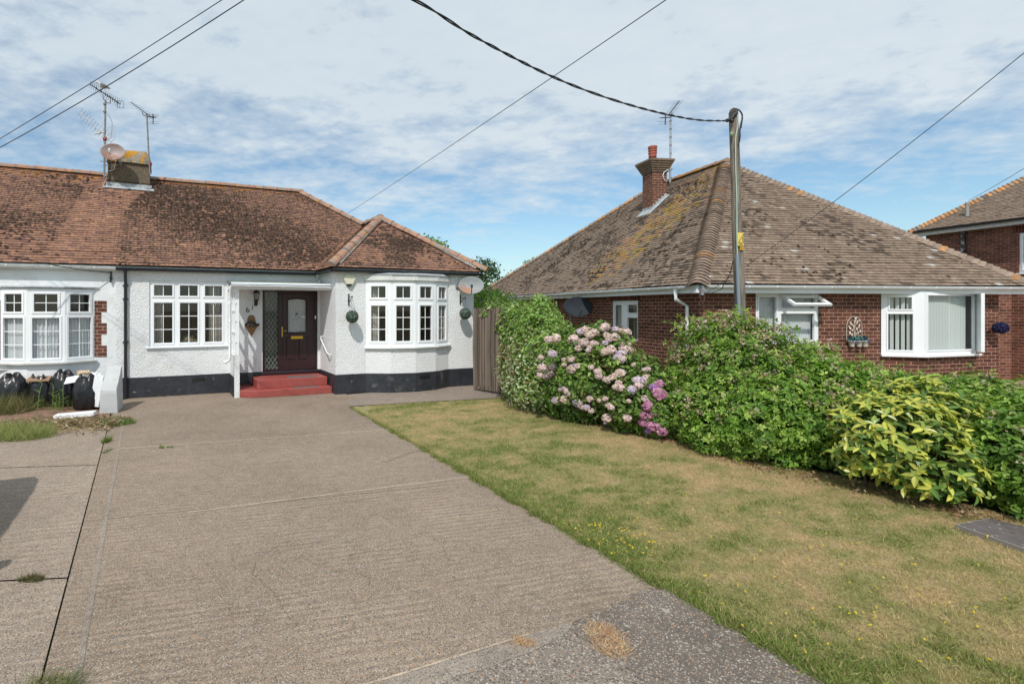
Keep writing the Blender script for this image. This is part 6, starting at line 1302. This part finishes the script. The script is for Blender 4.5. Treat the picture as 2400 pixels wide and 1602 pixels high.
# darker pink hydrangea between hydrangea and bramble
H2_ = [(4.25, 8.15, .45, .26, .28, .5)]; hyd2 = thing('hydrangea', 'small deep pink hydrangea squeezed between the pale hydrangea and the bramble', 'hydrangea', (4.25, 8.1, 0))
foliage(hyd2, H2_, 1500, gr, (.07, .11), 66, tilt=.55)
for k, (x, y) in enumerate(pk): mophead(x, y, hot if k not in (0, 9) else [(.40, .20, .55), (.55, .3, .6)], .075, 200+k, hyd2, H2_, 7.2, 9)
# bramble
BRA = [(5.3, 8.05, .92, .72, .85, .90), (6.05, 7.6, .68, .85, .75, .72), (4.85, 7.9, .5, .55, .65, .56), (5.25, 7.05, .42, .68, .55, .62), (6.75, 7.3, .48, .75, .65, .62), (5.9, 6.75, .35, .7, .55, .5), (4.75, 7.45, .3, .45, .5, .5)]
bra = thing('bramble', 'large bramble thicket with faded flower sprays around the wooden pole', 'bramble', (5.4, 7.5, 0))
BT = np.concatenate([LEAF6*np.array([.9, .9, 1])+np.array([0, .45, 0])]+[(LEAF6*.8)@np.array([[c_, s_, 0], [-s_, c_, 0], [0, 0, 1.]])+np.array([o_, .0, 0]) for c_, s_, o_ in ((math.cos(-1.2), math.sin(-1.2), .42), (math.cos(1.2), math.sin(1.2), -.42))]); BTF = np.concatenate([LEAF6F+8*i for i in range(3)])
gb = [(.12, .23, .026), (.17, .30, .038), (.085, .18, .023), (.25, .38, .055), (.33, .42, .10)]
foliage(bra, BRA, 14500, gb, (.07, .115), 71, T=BT, TF=BTF, pw=[.3, .28, .2, .15, .07], tilt=.5, amp=.15, up=.6)
foliage(bra, BRA, 9000, gb, (.04, .07), 72, T=BT, TF=BTF, lo=1.0, hi=1.16, tilt=.6, amp=.2, up=.5, name='young_shoots')
def sprays(parent, ells, n, pal, seed, name='flower_sprays', zlo=.4, lo=1.0, hi=1.12):
    rg = np.random.default_rng(seed); pos, nr, r, idx = shell(ells, n, rg, lo, hi, .15); k = pos[:, 2] > zlo; pos, nr = pos[k], nr[k]; m_ = 16
    pp_ = np.repeat(pos, m_, 0)+rg.normal(0, .035, (len(pos)*m_, 3)); V, F = scatter(PET, PETF, pp_, rg.normal(size=pp_.shape), rg.uniform(0, 6, len(pp_)), rg.uniform(.016, .032, len(pp_))); cl = np.array(pal)[rg.integers(0, len(pal), len(pp_))]; return np_mesh(name, V, F, np.repeat(cl, 4, 0), M['petal'], parent)
brp = [(.44, .33, .22), (.36, .26, .15), (.62, .52, .48), (.30, .20, .12), (.60, .46, .44)]
sprays(bra, BRA, 850, brp, 73, zlo=.45); sprays(bra, [(5.3, 8.05, .92, .72, .85, .90)], 200, brp, 74, zlo=1.2); twigs(bra, BRA, 90, 5)
def canes(parent, ells, n, seed, zmin=.6, L_=.5):
    rg = np.random.default_rng(seed); pos, nr, r, idx = shell(ells, n, rg, .95, 1.05, .1); b = MB(); ps = []; ns = []
    for p, q in zip(pos, nr):
        if p[2] < zmin: continue
        p = Vector(p); d = (Vector(q)+Vector((rg.normal()*.4, rg.normal()*.4, .6))).normalized(); l = L_*rg.uniform(.5, 1.2); path = [p+d*l*t+Vector((0, 0, -.35*l*t*t)) for t in np.linspace(0, 1, 6)]; b.tube(path, [.005, .0045, .004, .003, .0025, .002], 4)
        for t in np.linspace(.15, 1, 8): ps.append(tuple(p+d*l*t+Vector((rg.normal()*.02, rg.normal()*.02, -.35*l*t*t)))); ns.append((rg.normal()*.5, rg.normal()*.5, 1))
    b.build('shoots', M['stem'], parent, kind='stuff'); ps = np.array(ps); k = len(ps); V, F = scatter(BT, BTF, ps, np.array(ns), rg.uniform(0, 6.28, k), rg.uniform(.04, .07, k)); cl = np.array(gb+[(.26, .30, .06)])[rg.integers(0, 6, k)]; np_mesh('cane_leaves', V, F, np.repeat(cl, len(BT), 0), M['leaf'], parent)
canes(bra, BRA, 110, 6)
# second, lower bramble with the spotted laurel growing through it
BRB = [(7.4, 6.7, .45, 1.0, .75, .66), (6.45, 6.25, .42, .8, .65, .56), (7.3, 5.7, .4, .85, .75, .62), (6.6, 5.65, .3, .6, .5, .42), (8.4, 6.0, .45, .9, .9, .7), (6.45, 5.4, .42, .42, .42, .44), (6.35, 5.05, .3, .40, .35, .34), (7.4, 5.2, .3, .5, .45, .42)]
br2 = thing('bramble', 'lower bramble thicket surrounding the yellow spotted laurel at right', 'bramble', (7., 6., 0))
foliage(br2, BRB, 13500, gb, (.065, .11), 81, T=BT, TF=BTF, pw=[.3, .25, .25, .13, .07], tilt=.5, up=.5); foliage(br2, BRB, 5000, gb, (.04, .07), 82, T=BT, TF=BTF, lo=1.0, hi=1.15, tilt=.6, amp=.18, name='young_shoots'); sprays(br2, BRB, 300, brp, 83, zlo=.3); twigs(br2, BRB, 70, 7); canes(br2, BRB, 60, 8, zmin=.5, L_=.35)
AUC = [(5.6, 5.8, .56, .50, .5, .42), (6.2, 6.1, .68, .45, .45, .44), (5.6, 5.4, .34, .34, .34, .30)]
au = thing('spotted_laurel', 'yellow-green spotted laurel shrub growing out of the bramble', 'laurel', (6.5, 5.9, 0))
BIG = LEAF6*np.array([.84, 1.1, 2.4]); rg = np.random.default_rng(91); pos, nr, r, idx = shell(AUC, 560, rg, .92, 1.16, .18, zmin=.18); ps = []; ns = []; sp = []
TW = []; TFs = []; CL = []; off_ = 0
for p, q in zip(pos, nr):                 # whorls of long leaves round each shoot tip
    ax_ = (Vector(q)*.8+Vector((0, -.15, .75))).normalized(); s1 = ax_.cross(Vector((.3, .8, .1))).normalized(); s2 = ax_.cross(s1); m_ = rg.integers(4, 7); q0 = rg.uniform(0, 6.28)
    ylw = rg.random()
    for j in range(m_):
        an = q0+6.283*j/m_+rg.normal()*.2; out_ = (s1*math.cos(an)+s2*math.sin(an)); el = rg.uniform(-.25, .75); d = (out_+ax_*el-Vector((0, 0, .12))).normalized(); ln = rg.uniform(.075, .12); wd = d.cross(ax_).normalized(); nn2 = wd.cross(d).normalized(); o_ = Vector(p)+d*.5*ln
        V = [o_+wd*v[0]*ln+d*v[1]*ln+nn2*(v[2]*ln*.5-.12*ln*(v[1]+.5)**2) for v in BIG]; TW += [tuple(v) for v in V]; TFs += [tuple(i+off_ for i in f) for f in LEAF6F]; off_ += 8
        k_ = rg.random(); c_ = np.array((.46, .46, .08) if k_ < .36+.3*ylw else ((.26, .33, .06) if k_ < .8 else (.10, .19, .035)))*rg.uniform(.75, 1.2); 
        for v in BIG: CL.append(c_*(1.25 if abs(v[0]) < .05 else .9))
np_mesh('foliage', TW, TFs, np.array(CL), M['bigleaf'], au); foliage(au, AUC, 1400, [(.07, .14, .03), (.20, .27, .05)], (.1, .14), 92, m='bigleaf', lo=.7, hi=.98, name='inner_leaves', T=BIG); twigs(au, AUC, 24, 9, .01)
# ---- background trees
def tree(label, x, y, h, r, n, seed, pal, trunk=.3, size=(.12, .2), squash=.8, name='tree', grp='trees behind the houses'):
    t = thing(name, label, 'tree', (x, y, 0), grp); rg = np.random.default_rng(seed); b = MB(); b.tube([(x, y, 0), (x+.1, y, h*.35), (x, y, h*.7)], [trunk, trunk*.7, trunk*.3], 9); el = []
    for k in range(14):
        q = rg.uniform(0, 6.28); rr = r*rg.uniform(.15, .75); zc = h*rg.uniform(.45, .88); e = (x+rr*math.cos(q), y+rr*math.sin(q), zc, r*rg.uniform(.3, .5), r*rg.uniform(.3, .5), r*squash*rg.uniform(.25, .42)); el.append(e); b.tube([(x, y, h*.35), (x+rr*.5*math.cos(q), y+rr*.5*math.sin(q), (h*.35+zc)/2+.2), e[:3]], [trunk*.4, trunk*.2, .03], 5)
    b.build('trunk', M['bark'], t); foliage(t, el, n, pal, size, seed, name='crown', lo=.5, hi=1.1, amp=.25, tilt=.7, zmin=.5); return t
tree('leafy tree top showing above the right slope of the white bungalow roof', 1.7, 26, 5.75, 1.7, 6500, 101, gr)
tree('dark round tree beyond the gap between the two bungalows', 4.9, 31, 5.0, 2.3, 6000, 102, [(.03, .07, .02), (.05, .10, .03)])
tree('small tree just showing over the far eaves of the brick bungalow', 9.2, 34, 5.3, 2.0, 4000, 103, [(.04, .08, .03), (.07, .11, .04)])
tree('sprig of tree top peeping over the brick bungalow hip', 13.4, 44, 6.9, 1.6, 3000, 104, gr, size=(.14, .22))
cf_ = thing('conifer', 'bright green conifer behind the brushwood gate', 'conifer', (3.55, 18.5, 0)); el = [(3.25+.3*i, 18.5+.3*(i % 2), 1.5, .4, .5, 1.45-.12*i) for i in range(5)]
foliage(cf_, el, 9000, [(.07, .17, .02), (.10, .22, .03), (.05, .12, .02)], (.08, .14), 111, T=LEAF6*np.array([.35, 1.4, 1]), up=0, tilt=.6, amp=.12); twigs(cf_, el, 15, 12, .02, 'trunk')
sh = thing('shrub', 'pale flowering shrub behind the ivy below the satellite dish', 'shrub', (3.4, 15.2, 0)); foliage(sh, [(3.35, 15.2, 1.2, .55, .5, 1.2), (3.8, 15.5, 1.1, .5, .5, 1.1)], 4500, gr+[(.42, .44, .32), (.36, .34, .22)], (.05, .09), 112, amp=.2); twigs(sh, [(3.35, 15.2, 1.2, .55, .5, 1.2)], 12, 13, .015)
# ---- grass
BL = np.array([(-.09, 0, 0), (.09, 0, 0), (.0, .22, 1.0)]); BLF = np.array([(0, 1, 2)])
def blades(name, x, y, hgt, colr, seed, kindp=None, wid=1.0, lean=.6, z0=0., mt='grassb', **tags):
    rg = np.random.default_rng(seed); n = len(x); pos = np.stack([x, y, np.full(n, z0-.004)], 1); nr = np.array([[0, 0, 1.]])+rg.normal(0, lean, (n, 3))*np.array([[1, 1, 0.]])
    sc3 = np.stack([hgt*wid, hgt, hgt], 1); V, F = scatter(BL, BLF, pos, nr, rg.uniform(0, 6.28, n), sc3); c = np.repeat(colr, 3, 0); return np_mesh(name, V, F, c, M[mt], kindp, **tags)
rg = np.random.default_rng(121); N_ = 620000; Y_ = 2.2+(12.0-2.2)*rg.random(N_)**1.7; X_ = rg.uniform(-.3, 7.8, N_)
ok = inpoly(X_, Y_, lawn_poly)&(X_/Y_ < 1.25)&(rg.random(N_) < np.clip(X_*0+1, 0, 1)); X_, Y_ = X_[ok], Y_[ok]; lc = lawn_col(X_, Y_)*rg.uniform(.65, 1.45, (len(X_), 1))
g_ = (lc[:, 1] > lc[:, 0]); hgt = np.where(g_, .038, .026)*rg.uniform(.5, 1.4, len(X_))
st = rg.random(len(X_)) < .18; lc[st] = np.array([.46, .36, .20])*rg.uniform(.7, 1.2, (st.sum(), 1))
e_ = (edge_dist(X_, Y_) < .12); hgt = np.where(e_, hgt*1.4, hgt); print('blades', len(X_))
ne = 9000; te = rg.random(ne)**.7; ex0 = np.array(RE[0]); ex1 = np.array(xr(2.3)); pe = ex0+(ex1-ex0)*te[:, None]; clump = vnoise(te*90, te*0+3, 1., 61); oe = rg.normal(.02, .03, ne)-.035*clump
X_ = np.append(X_, pe[:, 0]+oe); Y_ = np.append(Y_, pe[:, 1]); lc = np.vstack([lc, np.array([.20, .24, .07])*rg.uniform(.6, 1.3, (ne, 1))]); hgt = np.append(hgt, rg.uniform(.02, .05, ne)*(.6+clump))
blades('grass', X_, Y_, hgt, lc, 122, lean=.9, wid=.8, kind='stuff')
# small yellow flowers in the lawn
fx_ = []
for px, py, sx, sy, n in ((1415, 1250, 85, 36, 55), (1460, 1275, 70, 30, 30), (1900, 1360, 160, 60, 26), (2250, 1500, 130, 60, 16), (1990, 1480, 120, 60, 16), (1650, 1250, 160, 60, 22), (2100, 1300, 150, 60, 16), (1250, 1080, 200, 50, 14)):
    for _ in range(n):
        a = px+rg.normal()*sx; c_ = py+rg.normal()*sy
        if c_ < 960: continue
        p = G(a, c_)
        if inpoly(np.array([p.x]), np.array([p.y]), lawn_poly)[0]: fx_.append((p.x, p.y, .028+rg.random()*.015))
fx_ = np.array(fx_); k5 = 5; pos = np.repeat(fx_, k5, 0)+rg.normal(0, .004, (len(fx_)*k5, 3)); V, F = scatter(PET, PETF, pos, rg.normal(0, .6, pos.shape)+np.array([0, -.3, 1.]), rg.uniform(0, 6.28, len(pos)), rg.uniform(.005, .009, len(pos)))
M['yel'] = mat('yellow petals', (.60, .44, .02), .7); np_mesh('lawn_flowers', V, F, None, M['yel'], kind='stuff')
# weeds, litter and cut vegetation on the soil
def patch(cx_, cy_, n, rx, ry, h, pal, seed, name, wid=.5, lean=.5, **tags):
    rg = np.random.default_rng(seed); c = G(cx_, cy_); q = rg.uniform(0, 6.28, n); r = np.sqrt(rg.random(n)); x = c.x+np.cos(q)*r*rx+.0; y = c.y+np.sin(q)*r*ry; cl = np.array(pal)[rg.integers(0, len(pal), n)]*rg.uniform(.7, 1.3, (n, 1)); return blades(name, x, y, h*rg.uniform(.4, 1.2, n), cl, seed, wid=wid, lean=lean, **tags)
gg_ = [(.10, .17, .035), (.16, .20, .06), (.06, .11, .025), (.26, .22, .10)]; br_c = [(.22, .15, .09), (.30, .23, .13), (.12, .08, .05), (.38, .32, .20)]
patch(30, 1022, 4200, .62, .34, .26, [(.16, .25, .06), (.24, .31, .10), (.36, .36, .16), (.42, .36, .18)], 131, 'weeds', wid=.13, lean=.9, kind='stuff')
patch(150, 990, 5000, 1.2, .55, .10, br_c+[(.12, .14, .05)], 132, 'dead_weeds', wid=.35, lean=1.9, kind='stuff'); patch(14, 965, 1500, .45, .4, .42, gg_+br_c, 133, 'weeds', wid=.12, lean=.7, kind='stuff')
patch(262, 992, 3200, .40, .26, .11, [(.13, .22, .05), (.09, .16, .04), (.2, .26, .08)], 134, 'weeds', wid=.22, lean=1.3, kind='stuff'); patch(120, 960, 380, 1.0, .12, .30, gg_, 135, 'weeds', wid=.09, lean=.4, kind='stuff')
rg = np.random.default_rng(140); n = 1500; c = G(150, 1000); x = c.x+rg.normal(0, .6, n); x = np.minimum(x, c.x+.95-.3*rg.random(n)); y = c.y+rg.normal(0, .27, n)+.12*(x-c.x); pos = np.stack([x, y, rg.uniform(.01, .09, n)], 1); V, F = scatter(LT, LTF, pos, rg.normal(size=(n, 3))+np.array([0, 0, .7]), rg.uniform(0, 6, n), rg.uniform(.025, .07, n)); cl = np.array([(.42, .33, .22), (.26, .17, .10), (.16, .10, .06), (.20, .20, .10), (.30, .22, .13)])[rg.integers(0, 5, n)]; np_mesh('dead_leaves', V, F, np.repeat(cl, 4, 0), M['leaf'], kind='stuff')
b = MB(); rg = np.random.default_rng(141)
for k in range(46):
    c = G(rg.uniform(20, 270), rg.uniform(985, 1018)); a = rg.normal()*.6; l = rg.uniform(.2, .7); d = Vector((math.cos(a), math.sin(a), 0)); b.tube([c+Vector((0, 0, .02))-d*l/2, c+Vector((0, 0, rg.uniform(.04, .12)))+Vector((0, .04, 0)), c+Vector((0, 0, .03))+d*l/2], .004, 4)
b.build('cut_stalks', mat('dry stalk', (.38, .28, .16), .9), kind='stuff')
M['weedgreen'] = mat('weed green', (.13, .22, .04), .7)
def tall_weed(px, pb, pt_, label, seed, bent=0):
    rg = np.random.default_rng(seed); c = G(px, pb); h = (pb-pt_)/FPX*c.y; t = thing('tall_weed', label, 'weed', c, 'upright weeds before the bags'); b = MB(); path = [c+Vector((bent*.1*t_*t_+rg.normal()*.008, 0, h*t_)) for t_ in np.linspace(0, 1, 8)]
    if bent: path.append(path[-1]+Vector((-.08, 0, .04)))
    b.tube(path, .007, 5)
    for k in range(8): p = path[rg.integers(2, 8)]; b.tube([p, p+Vector((rg.normal()*.06, rg.normal()*.04, .05))], .0035, 4)
    b.build('stalk', M['weedgreen'], t)
for i, (px, pb, pt_, lab, be) in enumerate(((87, 976, 897, 'bent brown-tipped weed stalk in front of the second bag', 1), (125, 968, 903, 'straight green weed stalk in front of the third bag', 0), (131, 966, 926, 'short green weed stalk beside the tall one at the third bag', 0), (139, 962, 920, 'thin green weed stalk right of the third bag centre', 0), (148, 962, 899, 'tall green weed stalk between third and last bags', 0))): tall_weed(px, pb, pt_, lab, 300+i, be)
patch(250, 1035, 260, .05, .10, .10, gg_[:2], 151, 'joint_weeds', wid=.35, lean=.5, kind='stuff'); patch(251, 1058, 200, .04, .12, .05, gg_[:3], 152, 'joint_weeds', wid=.35, lean=.6, kind='stuff'); patch(378, 1050, 60, .04, .03, .07, gg_[:2], 153, 'joint_weeds', wid=.35, lean=.4, kind='stuff'); patch(399, 1048, 90, .06, .03, .05, gg_[:1], 154, 'joint_weeds', wid=.4, lean=.8, kind='stuff')
patch(75, 1356, 420, .09, .045, .055, [(.05, .08, .025), (.10, .11, .04), (.24, .17, .09)], 155, 'joint_weeds', wid=.5, lean=1.4, kind='stuff'); patch(115, 1615, 300, .16, .10, .12, gg_, 156, 'grass_tuft', wid=.2, lean=1.0, kind='stuff')
patch(1225, 1505, 420, .065, .04, .05, [(.62, .42, .24), (.50, .30, .16)], 157, 'dry_grass_tuft', wid=.45, lean=2.2, kind='stuff'); patch(1425, 1500, 2300, .11, .17, .055, [(.62, .43, .26), (.50, .28, .15), (.66, .50, .33)], 158, 'dry_grass_tuft', wid=.4, lean=2.4, kind='stuff')
# fallen leaves and crumbs along the foot of the hedge
n = 1100; k = rg.integers(0, len(hedge_line)-1, n); t_ = rg.random(n); hx_ = np.array(hedge_line); q = hx_[k]*(1-t_)[:, None]+hx_[k+1]*t_[:, None]; pos = np.stack([q[:, 0]+rg.normal(.12, .12, n), q[:, 1]+rg.normal(.1, .12, n), rg.uniform(.01, .04, n)], 1); V, F = scatter(LT, LTF, pos, rg.normal(size=(n, 3))*.6+np.array([0, 0, 1.]), rg.uniform(0, 6, n), rg.uniform(.02, .05, n)); cl = np.array([(.26, .15, .08), (.16, .09, .05), (.36, .25, .15)])[rg.integers(0, 3, n)]; np_mesh('fallen_leaves', V, F, np.repeat(cl, 4, 0), M['leaf'], kind='stuff')
